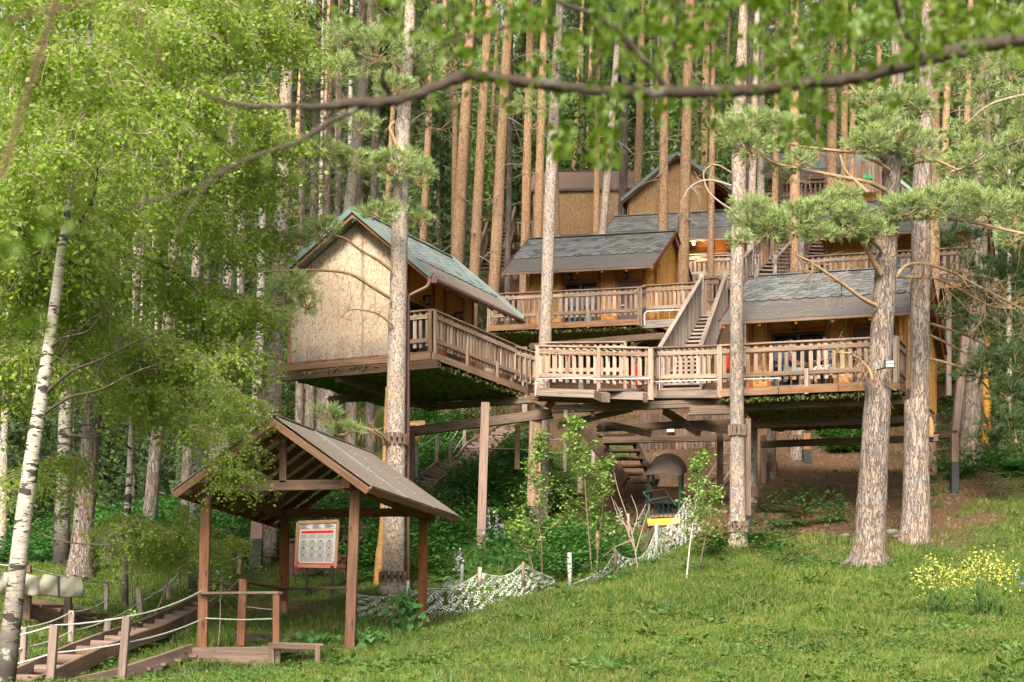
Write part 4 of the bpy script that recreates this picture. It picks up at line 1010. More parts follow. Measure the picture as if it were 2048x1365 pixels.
# ------------------------------------------------------------------ people
def skin_body(name, J, E, mat, parent, sub=2):
    me = bpy.data.meshes.new(name); keys = list(J); c = Vector(WM[parent.name].translation)
    me.from_pydata([tuple(Vector(J[k][0]) - c) for k in keys], [(keys.index(a), keys.index(b)) for a, b in E], [])
    me.materials.append(mat); o = link(bpy.data.objects.new(name, me))
    md = o.modifiers.new('skin', 'SKIN'); md.use_smooth_shade = True
    for k, sv in zip(keys, me.skin_vertices[0].data): sv.radius = (J[k][1], J[k][1]); sv.use_root = (k == keys[0])
    o.modifiers.new('sub', 'SUBSURF').levels = sub; o.modifiers['sub'].render_levels = sub
    place(o, Matrix.Translation(c), parent); return o
def seated(label, foot, face, top_mat, leg_mat, hair_len=.16, head_turn=0.0, seat_h=.3):
    """an adult on a low stool; foot: point of the deck under the seat; face: horizontal heading"""
    f = Vector(face).normalized(); s = Vector((-f.y, f.x, 0)); k = .78
    T = thing('person', label, 'person', foot, 'people sitting on the right cabin balcony')
    def q(x, y, z): return foot + (f * x + s * y) * k + Z3 * (z * k + seat_h - .45 * k)
    J = {'pel': (q(0, 0, .55), .125 * k), 'ches': (q(.06, 0, .92), .14 * k), 'nk': (q(.09, 0, 1.08), .055 * k), 'hd': (q(.12, 0, 1.2), .085 * k), 'tp': (q(.11, 0, 1.3), .075 * k)}
    E = [('pel', 'ches'), ('ches', 'nk'), ('nk', 'hd'), ('hd', 'tp')]
    for y, n in ((.19, 'l'), (-.19, 'r')):
        J.update({'sh' + n: (q(.06, y, 1.0), .055 * k), 'el' + n: (q(.16, y * 1.2, .74), .042 * k), 'wr' + n: (q(.38, y * .7, .68), .03 * k), 'ha' + n: (q(.46, y * .6, .67), .034 * k)})
        E += [('ches', 'sh' + n), ('sh' + n, 'el' + n), ('el' + n, 'wr' + n), ('wr' + n, 'ha' + n)]
        J.update({'hp' + n: (q(.05, y * .6, .52), .09 * k), 'kn' + n: (q(.44, y * .8, .5), .062 * k), 'an' + n: (q(.42, y * .9, .08), .042 * k), 'to' + n: (q(.58, y, .04), .035 * k)})
        E += [('pel', 'hp' + n), ('hp' + n, 'kn' + n), ('kn' + n, 'an' + n), ('an' + n, 'to' + n)]
        for i in range(4):
            J['f%s%d' % (n, i)] = (q(.54 + .01 * (i % 2), y * .6 + (i - 1.5) * .022, .655), .010); E.append(('ha' + n, 'f%s%d' % (n, i)))
        J['th' + n] = (q(.50, y * .6 - .05 * (1 if y > 0 else -1), .67), .011); E.append(('ha' + n, 'th' + n))
    body = skin_body('body', J, E, M['skin'], T)
    K = {'a': (q(-.01, 0, .5), .145 * k), 'b': (q(.06, 0, .93), .16 * k), 'sl': (q(.06, .21, 1.0), .07 * k), 'el': (q(.11, .24, .86), .062 * k), 'sr': (q(.06, -.21, 1.0), .07 * k), 'er': (q(.11, -.24, .86), .062 * k)}
    skin_body('shirt', K, [('a', 'b'), ('b', 'sl'), ('sl', 'el'), ('b', 'sr'), ('sr', 'er')], M[top_mat], T)
    K = {'a': (q(-.03, 0, .5), .15 * k), 'l': (q(.1, .12, .5), .115 * k), 'll': (q(.44, .16, .49), .085 * k), 'r': (q(.1, -.12, .5), .115 * k), 'rr': (q(.44, -.16, .49), .085 * k), 'dl': (q(.46, .16, .3), .08 * k), 'dr': (q(.46, -.16, .3), .08 * k)}
    skin_body('skirt', K, [('a', 'l'), ('l', 'll'), ('ll', 'dl'), ('a', 'r'), ('r', 'rr'), ('rr', 'dr')], M[leg_mat], T)
    hd = q(.12, 0, 1.22); K = {'a': (hd + Z3 * .06 - f * .02, .085 * k), 'b': (hd - f * .06, .085 * k), 'c': (hd - f * .08 - Z3 * hair_len * .6, .05 * k), 'd': (hd - f * .07 - Z3 * hair_len, .03 * k)}
    skin_body('hair', K, [('a', 'b'), ('b', 'c'), ('c', 'd')], M['hair'], T)
    m = MB(); m.tube([hd + f * .07 * k - Z3 * .0, hd + f * .105 * k - Z3 * .025], [.012, .014], 6); m.build('nose', M['skin'], T, True)
    for a in (-1, 1):
        m = MB(); m.box(hd + f * .078 * k + s * .03 * a * k + Z3 * .02, f * .012, s * .022, Z3 * .012); m.build('eye', M['hair'], T)
    m = MB(); m.box(hd + f * .08 * k - Z3 * .055 * k, f * .01, s * .04, Z3 * .01); m.build('mouth', M['maroon'], T)
    st_ = thing('stool', 'low wooden stool under the woman in the ' + label.split(' and ', 1)[1].split(',')[0].replace(' right on the balcony', ''), 'stool', foot, 'stools on the right cabin balcony')
    c = foot + Z3 * (seat_h - .02); m = MB(); m.box(c, f * .3, s * .3, Z3 * .035); m.build('seat', M['post_wood'], st_)
    for a in (-1, 1):
        for b in (-1, 1): bar('leg', c + f * .12 * a + s * .12 * b, foot + f * .13 * a + s * .13 * b + Z3 * .002, .035, .035, M['post_wood'], st_, (0, 1, 0))
dk = .165
seated('seated woman, blue top and pale aqua skirt, left on the right balcony', L3(1.12, .55, dk), (.75, -.35, 0), 'blue_cloth', 'aqua_cloth', .22)
seated('seated woman, blue top and black and white patterned skirt, right on the balcony', L3(1.92, .55, dk), (-.8, -.2, 0), 'blue_cloth', 'pattern_cloth', .14)
tb = thing('table', 'small low table between the two seated women on the balcony', 'table', L3(1.5, .6, dk))
c = L3(1.5, .6, dk + .42); m = MB(); m.box(c, (.42, -.1, 0), (.09, .36, 0), (0, 0, .03)); m.build('tabletop', M['brown_wood'], tb)
for a in (-1, 1):
    for b in (-1, 1): bar('leg', c + Vector((a * .17, b * .14, 0)), c + Vector((a * .17, b * .14, -.42)), .04, .04, M['post_wood'], tb, (0, 1, 0))
m = MB(); q = c + Vector((-.08, 0, .02)); m.tube([q, q + Z3 * .05, q + Z3 * .052], [.035, .05, .045], 12); tag(m.build('bowl', M['red'], None, True), 'small red bowl on the balcony table', 'bowl')

# ------------------------------------------------------------------ gazebo
gz = thing('gazebo', 'open wooden gazebo with a gabled grey roof in the left foreground', 'gazebo', W(600, 1300, 24.5))
fl, fr, bl_, br = (405, 23.0), (709, 23.0), (568, 26.4), (846, 26.4)
def gpost(a, b, w_, mat='red_wood'): return bar('post', a, b, w_, w_, M[mat], gz, (0, 1, 0))
gpost(W(405, 1296, 23), W(413, 985, 23), .135); gpost(W(699, 1306, 23), W(711, 980, 23), .14, 'gazebo_wood')
gpost(W(567, 1203, 26.4), W(570, 1036, 26.4), .14); gpost(W(844, 1270, 26.4), W(847, 1036, 26.4), .14)
bar('stone_foot', W(567, 1232, 26.4), W(567, 1203, 26.4), .14, .14, M['red_wood'], gz, (0, 1, 0))
bar('tie_beam', W(388, 975, 22.95), W(722, 969, 22.95), .1, .14, M['gazebo_wood'], gz)
bar('tie_beam', W(575, 1027, 26.35), W(855, 1025, 26.35), .1, .13, M['red_wood'], gz)
bar('side_beam', W(391, 975, 22.7), W(580, 1034, 26.8), .12, .14, M['red_wood'], gz)
bar('side_beam', W(691, 966, 22.7), W(862, 1036, 26.8), .12, .14, M['red_wood'], gz)
bar('king_post', W(566, 966, 22.95), W(566, 868, 22.95), .1, .1, M['gazebo_wood'], gz, (0, 1, 0))
RF, RB = W(546, 840, 22.3), W(739, 914, 27.2)
EF, EB = W(739, 979, 22.3), W(916, 1040, 27.2)
GF, GB = W(347, 988, 22.3), W(553, 1052, 27.2)
for nm, F0, B0 in (('roof', EF, EB), ('left_roof', GF, GB)):
    par = None
    n_ = ((RB - RF).cross(F0 - RF)).normalized(); n_ = n_ if n_.z > 0 else -n_
    for k in range(3):
        a, b = k / 3 + .003, (k + 1) / 3 - .003; lift = n_ * (.05 + .004 * k)
        m = MB(); m.prism([RF.lerp(RB, a) + lift, RF.lerp(RB, b) + lift, F0.lerp(B0, b) + lift, F0.lerp(B0, a) + lift], n_ * .012); m.build('roof_sheet', M['roll_brown'], gz)
        m = MB(); lift2 = n_ * .038; a = max(a, .02); b = min(b, .98); m.prism([RF.lerp(RB, a) + lift2, RF.lerp(RB, b) + lift2, F0.lerp(B0, b) + lift2, F0.lerp(B0, a) + lift2], n_ * .01); m.build('underlay_sheet', M['soffit'], gz)
    for k in range(9):
        t = k / 8; a, b = RF.lerp(RB, t), F0.lerp(B0, t); s_ = n_ * -.03
        bar('rafter', a + s_, b + s_, .05, .10, M['red_wood'] if k else M['gazebo_wood'], gz, n_)
    bar('eave_board', F0 + n_ * -.0, B0, .03, .1, M['red_wood'], gz, n_)
    for t in (.36,):
        a, b = RF.lerp(RB, t) + n_ * .072, F0.lerp(B0, t) + n_ * .072; bar('seam_strip', a, b, .07, .01, M['steel'], gz, n_)
    for k in range(15):
        a = RF.lerp(RB, random.uniform(.03, .97)); b = F0.lerp(B0, (a - RF).length / (RB - RF).length); q = a.lerp(b, random.uniform(.05, .97)) + n_ * .075
        if k % 1 == 0: m = MB(); m.box(q, (.03, 0, 0), (0, .03, 0), n_ * .008); m.build('roof_washer', M['white_bark'], gz)
bar('ridge_beam', RF + Z3 * -.08, RB + Z3 * -.08, .07, .14, M['red_wood'], gz)
bar('ridge_cap', RF + Z3 * .07, RB + Z3 * .07, .1, .02, M['roll_brown'], gz)
# railings and platform
gpost(W(553, 1292, 22.3), W(553, 1190, 22.3), .09, 'red_wood'); gpost(W(482, 1292, 23.2), W(487, 1162, 23.2), .11, 'red_wood')
bar('handrail', W(400, 1187, 22.9), W(561, 1186, 22.3), .1, .035, M['brown_wood'], gz)
bar('handrail', W(484, 1161, 23.2), W(568, 1179, 26.2), .09, .035, M['red_wood'], gz)
bar('handrail', W(568, 1178, 26.2), W(697, 1176, 23.2), .05, .04, M['dark_wood'], gz)
wire('rope', [W(410, 1237, 22.9), W(484, 1240, 23), W(545, 1238, 22.35)], .01, M['rope'], gz)
wire('rope', [W(492, 1214, 23.2), W(545, 1220, 23.6)], .007, M['rope'], gz)
bar('side_plank', W(470, 1281, 23.6), W(640, 1280, 24.6), .06, .19, M['dark_wood'], gz)
for k in range(3): bar('platform_board', W(385 + (2 if k else 0), 1304 + k * 15, 22.5 - .05 * k), W(546, 1303 + k * 15, 22.2 - .05 * k), .08, .105, M['brown_wood'], gz)
for k in range(6): bar('floor_board', W(390, 1297, 22.7 + k * .14), W(546, 1296, 22.4 + k * .14), .13, .03, M['brown_wood'], gz)
sp = thing('low_step', 'low wooden step with open front at the gazebo entrance', 'step', W(590, 1325, 22.3))
bar('tread', W(540, 1288, 22.1), W(642, 1291, 22.3), .34, .04, M['brown_wood'], sp); bar('front_board', W(541, 1294, 21.9), W(641, 1297, 22.1), .03, .05, M['brown_wood'], sp)
for px in (544, 556, 636): bar('leg', W(px, 1328, 22.1), W(px, 1292, 22.1), .07, .07, M['brown_wood'], sp, (0, 1, 0))
bar('brace', W(552, 1312, 22.4), W(600, 1302, 22.6), .04, .05, M['dark_wood'], sp)

# ------------------------------------------------------------------ notice board behind the gazebo
sb = thing('notice_board', 'framed poster board with a red heading and rows of small print, behind the gazebo', 'notice board', W(632, 1190, 29))
tl, tr_, bl2, br2 = W(596, 1046, 29), W(676, 1043, 29.3), W(592, 1133, 29), W(671, 1134, 29.3)
for a, b in ((tl, tr_), (bl2, br2), (tl, bl2), (tr_, br2)): bar('frame', a, b, .06, .055, M['warm_wood'], sb, (0, 1, 0))
def PB(u, v, o=0.0): p = tl.lerp(tr_, u).lerp(bl2.lerp(br2, u), v); return p + Vector((0, -.012 - o, 0))
def pq(mb, u0, v0, u1, v1, o, th=.002): mb.prism([PB(u0, v0, o), PB(u1, v0, o), PB(u1, v1, o), PB(u0, v1, o)], (0, th, 0))
m = MB(); pq(m, 0, 0, 1, 1, -.02, .01); m.build('backing', M['dark_wood'], sb)
m = MB(); pq(m, .04, .04, .96, .965, .0); sheet = m.build('poster', M['paper'], sb)
m = MB(); pq(m, .10, .195, .9, .255, .003); pq(m, .045, .925, .955, .962, .003); pq(m, .045, .88, .07, .925, .003); pq(m, .93, .88, .955, .925, .003); pq(m, .04, .155, .96, .16, .003); m.build('red_print', M['red'], sheet)
m = MB()
for c_ in range(3):
    for r in range(4): pq(m, .07 + c_ * .3, .06 + r * .024, .07 + c_ * .3 + random.uniform(.13, .25), .06 + r * .024 + .010, .003)
for c_ in range(4):
    for blk, n_ in ((.28, 5), (.44, 7), (.60, 7), (.76, 7)):
        for r in range(n_):
            y = blk + r * .02; x = .085 + c_ * .215
            while x < .085 + c_ * .215 + .18 * random.uniform(.8, 1):
                w_ = random.uniform(.012, .04); pq(m, x, y, x + w_, y + .007, .003); x += w_ + .008
    for v in (.43, .59, .75): pq(m, .13 + c_ * .215, v - .012, .20 + c_ * .215, v + .004, .004)
for c_ in range(3): pq(m, .285 + c_ * .215, .27, .288 + c_ * .215, .9, .003)
for v in (.42, .58, .74): pq(m, .08, v - .018, .93, v - .0155, .003)
m.build('small_print', M['iron'], sheet)
for px in (613, 664): bar('leg', W(px, 1192, 29.1), W(px, 1132, 29.1), .05, .05, M['iron'], sb, (0, 1, 0))
cb = thing('shed', 'low maroon shed with plank sides behind the notice board', 'shed', W(650, 1175, 31.5))
for k in range(13): bar('wall_board', W(573 + k * 9.5, 1176, 31.3), W(573 + k * 9.5, 1084 if k < 8 else 1110, 31.3), .088, .03, M['maroon'], cb, (0, 1, 0))
m = MB(); m.prism([W(568, 1082, 31.2), W(652, 1082, 31.2), W(652, 1082, 32.6), W(568, 1082, 32.6)], Z3 * .04); m.build('roof', M['maroon'], cb)
bar('side_wall', W(570, 1130, 31.4), W(570, 1130, 32.6), .04, .85, M['maroon'], cb)
bar('base_board', W(573, 1166, 31.2), W(690, 1166, 31.2), .03, .16, M['dark_wood'], cb)

# ------------------------------------------------------------------ log stairs
def log_stairs(label, L, R, n, r, mat='brown_wood', board=.2, logs=True):
    """L and R: matching polylines of (px,py,d) for the two side boards"""
    Lw = [W(*p) for p in L]; Rw = [W(*p) for p in R]; T = thing('log_staircase', label, 'staircase', Lw[0])
    for P in (Lw, Rw):
        for a, b in zip(P[:-1], P[1:]): bar('side_board', a, b, .05, board, M[mat], T)
    def at(P, t):
        k = min(int(t * (len(P) - 1)), len(P) - 2); return P[k].lerp(P[k + 1], t * (len(P) - 1) - k)
    for i in range(n):
        t = (i + .5) / n; a, b = at(Lw, t), at(Rw, t); m = MB(); rr = r * random.uniform(.85, 1.15)
        ax = (b - a).normalized(); o = -Z3 * .02
        V, Fq = tube_np([a + ax * .03 + o, a.lerp(b, .3) + o, a.lerp(b, .7) + o, b - ax * .03 + o], [rr, rr * 1.03, rr * .97, rr], 9, .03, i)
        np_obj('log_step', V, Fq, M['brown_wood'], T, True)
        q = Vector((0, 1, 0)); bar('tread_earth', a + q * .16 - Z3 * .03, b + q * .16 - Z3 * .03, .3, .05, M['soil'], T)
    return T
def _soil():
    s = NT('trodden_earth'); n2 = s.noise(s.coords((1, 1, 1)), 12, 5, .7); s.bump(n2, 1, .03); return s.fin(s.mix(n2, (.05, .03, .02), (.16, .1, .065)), .95, .1)
M['soil'] = _soil()
log_stairs('curving log steps between side boards in the lower left corner', [(-45, 1388, 19.8), (48, 1345, 20.9), (141, 1303, 22.2), (202, 1280, 23.2), (258, 1262, 24.2), (307, 1244, 25.2), (345, 1226, 26.3), (385, 1206, 27.6), (420, 1188, 29), (448, 1164, 31)],
    [(40, 1388, 19.8), (128, 1345, 20.9), (212, 1305, 22.2), (270, 1282, 23.2), (326, 1264, 24.2), (364, 1246, 25.2), (400, 1227, 26.3), (430, 1208, 27.6), (458, 1190, 29), (482, 1166, 31)], 19, .075)
log_stairs('log steps climbing the ferny hillside left of the tall pale post', [(826, 992, 36.6), (840, 958, 38), (876, 929, 39.4), (908, 925, 39.8)], [(852, 992, 36.6), (880, 966, 38), (910, 948, 39.4), (944, 928, 39.8)], 13, .08, 'brown_wood', .2)
log_stairs('steep upper log steps turning right behind the tall pale post', [(912, 922, 40), (935, 892, 41), (985, 865, 42.5), (1010, 850, 43.5)], [(975, 922, 40), (1000, 892, 41), (1030, 872, 42.5), (1060, 852, 43.5)], 12, .09, 'brown_wood', .2)
log_stairs('dim log steps seen between the gazebo posts', [(686, 1082, 33), (700, 1052, 35), (722, 1030, 36.5)], [(730, 1082, 33), (745, 1052, 35), (765, 1030, 36.5)], 6, .08, 'brown_wood', .14)
log_stairs('plank steps behind the trunk left of the notice board', [(534, 1160, 32.5), (560, 1110, 35)], [(575, 1160, 32.5), (600, 1110, 35)], 7, .07, 'brown_wood', .12)

# boardwalk running to the gazebo at lower left
bw = thing('boardwalk', 'dark plank ramp running down left from the gazebo platform', 'boardwalk', W(300, 1345, 21.5))
bar('side_board', W(384, 1303, 22.5), W(238, 1352, 21.2), .06, .2, M['brown_wood'], bw); bar('side_board', W(238, 1352, 21.2), W(60, 1392, 20), .06, .2, M['brown_wood'], bw)
bar('inner_board', W(384, 1320, 23.4), W(100, 1385, 21.0), .06, .2, M['dark_wood'], bw)
for k in range(9):
    t = (k + .5) / 9; a = W(384, 1308, 22.5).lerp(W(90, 1390, 20.3), t); bar('plank', a, a + Vector((.08, .9, .0)), .32, .04, M['brown_wood'], bw)
b2 = thing('boardwalk', 'dark stepped plank ramp beneath the canvas wrapped rail at far left', 'boardwalk', W(120, 1225, 25))
bar('side_board', W(40, 1218, 24.2), W(262, 1268, 25.6), .06, .22, M['dark_wood'], b2); bar('side_board', W(40, 1204, 25.6), W(262, 1238, 26.8), .06, .16, M['brown_wood'], b2)
for k in range(6): t = (k + .5) / 6; a = W(45, 1208, 24.3).lerp(W(262, 1258, 25.7), t); bar('tread', a, a + Vector((.15, 1.2, .05)), .3, .05, M['brown_wood'], b2)

# rope fences
def fence_post(a, b, w_, mat, lab, grp): 
    o = bar('fence_post', W(*a) - Z3 * .06, W(*b), w_, w_, M[mat], None, (0, 1, 0)); tag(o, lab, 'post', grp); return o
G1 = 'rope fence posts along the lower left steps'
for a, b, w_, mt, lab in (((240, 1392, 20.6), (254, 1233, 20.6), .095, 'brown_wood', 'thick dark rope post beside the ramp, nearest the gazebo'), ((98, 1392, 20.2), (109, 1250, 20.2), .1, 'brown_wood', 'thick dark rope post in front of the log steps, left of the ramp'),
    ((45, 1336, 21.5), (49, 1254, 21.5), .07, 'grey_wood', 'pale rope post beside the near birch trunk'), ((142, 1299, 23.4), (144, 1222, 23.4), .08, 'grey_wood', 'pale rope post behind the log steps, under the canvas'),
    ((213, 1268, 24.6), (218, 1238, 24.6), .1, 'grey_wood', 'short double post on the bank of the log steps'), ((212, 1225, 26.2), (214, 1163, 26.2), .06, 'grey_wood', 'slim rope post wrapped in leaves right of the canvas'),
    ((282, 1232, 26.4), (277, 1176, 26.4), .08, 'grey_wood', 'grey rope post in the shrub above the log steps'), ((337, 1212, 28), (337, 1166, 28), .07, 'grey_wood', 'rope post half hidden in the leafy shrub'),
    ((392, 1166, 29.5), (393, 1100, 29.5), .075, 'post_wood', 'pinkish rope post left of the front gazebo post'), ((478, 1142, 31), (481, 1083, 31), .07, 'post_wood', 'rope post close to the trunk with the black foot'),
    ((548, 1120, 33), (551, 1060, 33), .07, 'post_wood', 'thin rope post between the trunk and the gazebo rear post')):
    fence_post(a, b, w_, mt, lab, G1)
def rope(lab, pts, r=.011, sag=.02): o = wire('rope', [W(*p) for p in pts], r, M['rope'], None, 5, 6, sag); tag(o, lab, 'rope', 'white ropes of the fences'); return o
rope('upper white rope in front of the log steps, tied to the thick posts', [(-40, 1287, 19.8), (109, 1251, 20.2), (254, 1234, 20.6), (404, 1182, 22.9)])
rope('lower white rope in front of the log steps', [(-40, 1345, 19.8), (109, 1306, 20.2), (252, 1286, 20.6), (402, 1240, 22.9)], .011, .015)
rope('white rope behind the log steps, rising to the slim leafy post', [(20, 1266, 21.3), (49, 1256, 21.5), (144, 1224, 23.4), (216, 1198, 26.1)])
rope('second white rope behind the log steps', [(20, 1305, 21.3), (49, 1295, 21.5), (144, 1262, 23.4), (220, 1238, 24.6)])
rope('white rope along the top of the canvas wrapped rail', [(-40, 1124, 23.3), (60, 1136, 23.6), (110, 1150, 24), (155, 1157, 24.4), (213, 1165, 26.2)], .011, .01)
rope('white rope leaving the lower canvas corner', [(162, 1192, 24.5), (200, 1199, 25.9)], .009, 0)
rope('white rope through the leafy shrub up to the far steps', [(216, 1240, 24.6), (277, 1205, 26.4), (337, 1168, 28), (393, 1103, 29.5), (481, 1086, 31), (551, 1062, 33)], .011, .02)
rope('lower white rope behind the gazebo posts', [(300, 1190, 27), (393, 1140, 29.5), (481, 1112, 31), (551, 1096, 33)], .010, .02)
G2 = 'rope fence posts on the ferny hillside'
for a, b, w_, lab in (((873, 928, 39.5), (875, 871, 39.5), .085, 'pale rope post above the fern slope, first left of the tall post'), ((899, 924, 39.8), (901, 883, 39.8), .075, 'shorter rope post at the turn of the hillside steps'),
    ((927, 898, 41), (930, 852, 41), .08, 'rope post beside the upper log steps'), ((832, 960, 38), (834, 894, 38), .07, 'rusty rope post beside the brown downpipe'),
    ((1034, 934, 37), (1036, 852, 37), .12, 'round topped pale post right of the tall pale post'), ((1129, 940, 37.5), (1130, 876, 37.5), .08, 'grey rope post under the end of the walkway'),
    ((1186, 930, 38), (1187, 878, 38), .08, 'grey rope post in the shade near the open stairs')):
    fence_post(a, b, w_, 'post_wood' if w_ > .1 else 'grey_wood', lab, G2)
rope('white rope of the hillside fence left part, upper strand', [(834, 896, 38), (875, 873, 39.5), (901, 884, 39.8), (918, 858, 40.6)], .012, .0)
rope('white rope of the hillside fence, steep strand by the steps', [(906, 906, 39.8), (929, 870, 41)], .012, 0)
rope('upper white rope from the tall post to the centre trunk', [(975, 870, 38), (1035, 870, 37), (1075, 876, 37)], .012, .01)
rope('lower white rope from the tall post to the centre trunk', [(975, 896, 38), (1035, 898, 37), (1075, 902, 37)], .012, .01)
rope('white rope between centre trunk and the grey posts, upper', [(1085, 878, 37), (1130, 878, 37.5), (1187, 882, 38)], .012, .02)
rope('white rope between centre trunk and the grey posts, lower', [(1085, 904, 37), (1130, 906, 37.5), (1187, 910, 38)], .012, .02)

# canvas wrapped rail at far left
cv = thing('canvas_cover', 'olive grey canvas wrapped round a rail behind the near birch trunk', 'canvas', W(80, 1230, 24))
nu, nv = 60, 14; Vv = []
for j in range(nv + 1):
    for i in range(nu + 1):
        u, v = i / nu, j / nv; px = -60 + 222 * u; top = 1141 + 17 * u; bot = 1184 + 11 * u
        px += 5 * math.sin(v * 3) * (u > .95)
        dd = 23.4 + u * 1.0 - .03 * math.sin(u * 37 + v * 5) - .045 * math.sin((u * 5.5 + v * .55 * (u > .6)) * 6.28) * (1 - .4 * v) - .05 * math.sin(v * math.pi)
        Vv.append(tuple(W(px, top + (bot - top) * v + 1.2 * math.sin(u * 25), dd)))
Fv = [(j * (nu + 1) + i, j * (nu + 1) + i + 1, (j + 1) * (nu + 1) + i + 1, (j + 1) * (nu + 1) + i) for j in range(nv) for i in range(nu)]
o = np_obj('canvas_sheet', Vv, Fv, M['canvas'], cv, True); sm = o.modifiers.new('thick', 'SOLIDIFY'); sm.thickness = .03
bar('strap', W(117, 1152, 23.85), W(118, 1194, 23.85), .035, .02, M['iron'], cv, (0, 1, 0))
bar('leg', W(54, 1238, 24.2), W(56, 1180, 24.1), .1, .1, M['brown_wood'], cv, (0, 1, 0)); bar('leg', W(135, 1250, 24.6), W(137, 1188, 24.6), .1, .1, M['brown_wood'], cv, (0, 1, 0))
bar('rail_end', W(40, 1140, 23.6), W(62, 1139, 23.6), .1, .1, M['brown_wood'], cv)

# ------------------------------------------------------------------ netting with stakes
def net(label, top, bot, seed, mat='netting'):
    """sheet of wavy crossing strips with gaps between them"""
    T_ = np.array([tuple(W(*p)) for p in top]); B_ = np.array([tuple(W(*p)) for p in bot]); g = np.random.default_rng(seed)
    s = np.r_[0, np.cumsum(np.linalg.norm(np.diff(T_, axis=0), axis=1))]; Lg = s[-1]; Hh = np.linalg.norm(T_ - B_, axis=1).max(); V, Fc = [], []
    def at(x, f):
        a = np.array([np.interp(x, s, T_[:, k]) for k in range(3)]); b = np.array([np.interp(x, s, B_[:, k]) for k in range(3)]); p = a * (1 - f) + b * f
        p[1] += .09 * math.sin(x * 5.1 + f) + .035 * math.sin(x * 17 + seed) * f + .02 * math.sin(x * 40 + f * 9); return p
    rows = int(Hh / .030) + 1; step = .016; n = int(Lg / step)
    for r in range(rows):
        ph = g.uniform(0, 6.28); per = g.uniform(.055, .085)
        for i in range(n):
            if noise.noise(Vector((i * .13, r * .4, seed))) < -.22 or g.random() < .13: continue
            q = []
            for k in (0, 1):
                x = (i + k) * step; f0 = (r + .5 + .42 * math.sin(x / per * 6.28 + ph + .8 * math.sin(x * 9))) / rows; wv = .0085 * (1 + .5 * math.sin(x * 31 + r)) / Hh
                q += [at(x, min(1, max(0, f0 - wv))), at(x, min(1, f0 + wv))]
            j = np.array([0, g.normal(0, .006), 0]); c = len(V); V += [q[0] + j, q[1] - j, q[3] - j, q[2] + j]; Fc.append((c, c + 1, c + 2, c + 3))
    rim = tube_np([at(x, 0) for x in np.linspace(0, Lg, 60)], .007, 4); V, Fc = cat([(np.array(V), np.array(Fc)), rim])
    o = np_obj('camouflage_net', V, Fc, M[mat]); tag(o, label, 'netting', 'camouflage nets'); return o
tp = [(714, 1189), (740, 1193), (766, 1194), (805, 1189), (826, 1183), (852, 1177), (895, 1177), (927, 1167), (960, 1147), (980, 1151), (1002, 1153), (1024, 1147), (1045, 1127), (1056, 1133), (1067, 1142), (1090, 1150), (1110, 1159)]
bt = [(714, 1236), (740, 1242), (766, 1246), (805, 1252), (826, 1258), (852, 1260), (895, 1256), (927, 1246), (960, 1228), (980, 1218), (1002, 1208), (1024, 1200), (1045, 1193), (1056, 1189), (1067, 1184), (1090, 1180), (1110, 1176)]
dd = np.linspace(26.9, 28.4, len(tp))
net('white patterned camouflage net slung along the grass right of the gazebo', [(x, y, d) for (x, y), d in zip(tp, dd)], [(x, y + 6, d - .1) for (x, y), d in zip(bt, dd)], 3)
tp = [(1146, 1168), (1180, 1154), (1210, 1138), (1232, 1101), (1248, 1114), (1265, 1120), (1280, 1116), (1296, 1100), (1306, 1075), (1313, 1052), (1322, 1057), (1333, 1055), (1348, 1038), (1361, 1018), (1380, 990)]
bt = [(1146, 1173), (1180, 1172), (1210, 1170), (1232, 1169), (1250, 1168), (1270, 1165), (1288, 1160), (1304, 1152), (1318, 1142), (1330, 1132), (1345, 1120), (1358, 1108), (1374, 1094), (1388, 1078), (1404, 1056)]
dd = np.linspace(27.6, 31.5, len(tp))
net('pale camouflage net rising from the grass to the small cart', [(x, y, d) for (x, y), d in zip(tp, dd)], [(x, y, d - .1) for (x, y), d in zip(bt, dd)], 4)
net('short dark camouflage net left of the small cart', [(1262, 1056, 33), (1276, 1040, 33.4), (1291, 1010, 33.8), (1293, 1008, 34)], [(1264, 1082, 33), (1276, 1076, 33.4), (1290, 1062, 33.8), (1294, 1052, 34)], 5)
net('small tip of netting behind the main net, near the gazebo', [(886, 1160, 27.2), (898, 1152, 27.4), (906, 1164, 27.6), (925, 1160, 28)], [(884, 1172, 27.2), (898, 1174, 27.4), (908, 1176, 27.6), (925, 1172, 28)], 6)
for lab, px, y0, y1, d, w_ in (('white stake standing alone between the two nets', 1140, 1163, 1106, 27.4, 9), ('white stake behind the middle of the long net', 923, 1172, 1130, 28.2, 7), ('short white stake beside the brown downpipe', 815, 1184, 1162, 25.6, 7),
    ('brown topped stake holding the long net', 959, 1160, 1135, 26.2, 8), ('white stake holding up the net below the cart', 1313, 1100, 1048, 29.4, 6), ('thin pale stake in the weeds left of the cart', 1258, 1075, 1028, 31.5, 5),
    ('pale stake among the saplings', 1194, 1095, 1062, 29.5, 6), ('stake at the peak of the long net', 1046, 1160, 1124, 27, 6), ('stake at the peak of the second net', 1231, 1130, 1098, 28.2, 6)):
    r = w_ / F * d / 2; m = MB(); a, b = W(px, y0, d), W(px + random.uniform(-2, 2), y1, d); m.tube([a - Z3 * .1, a.lerp(b, .5), b], [r, r * 1.05, r * .95], 8); o = m.build('stake', M['white_bark' if 'white' in lab else 'rail_wood'], None, True); tag(o, lab, 'stake', 'stakes of the camouflage nets')

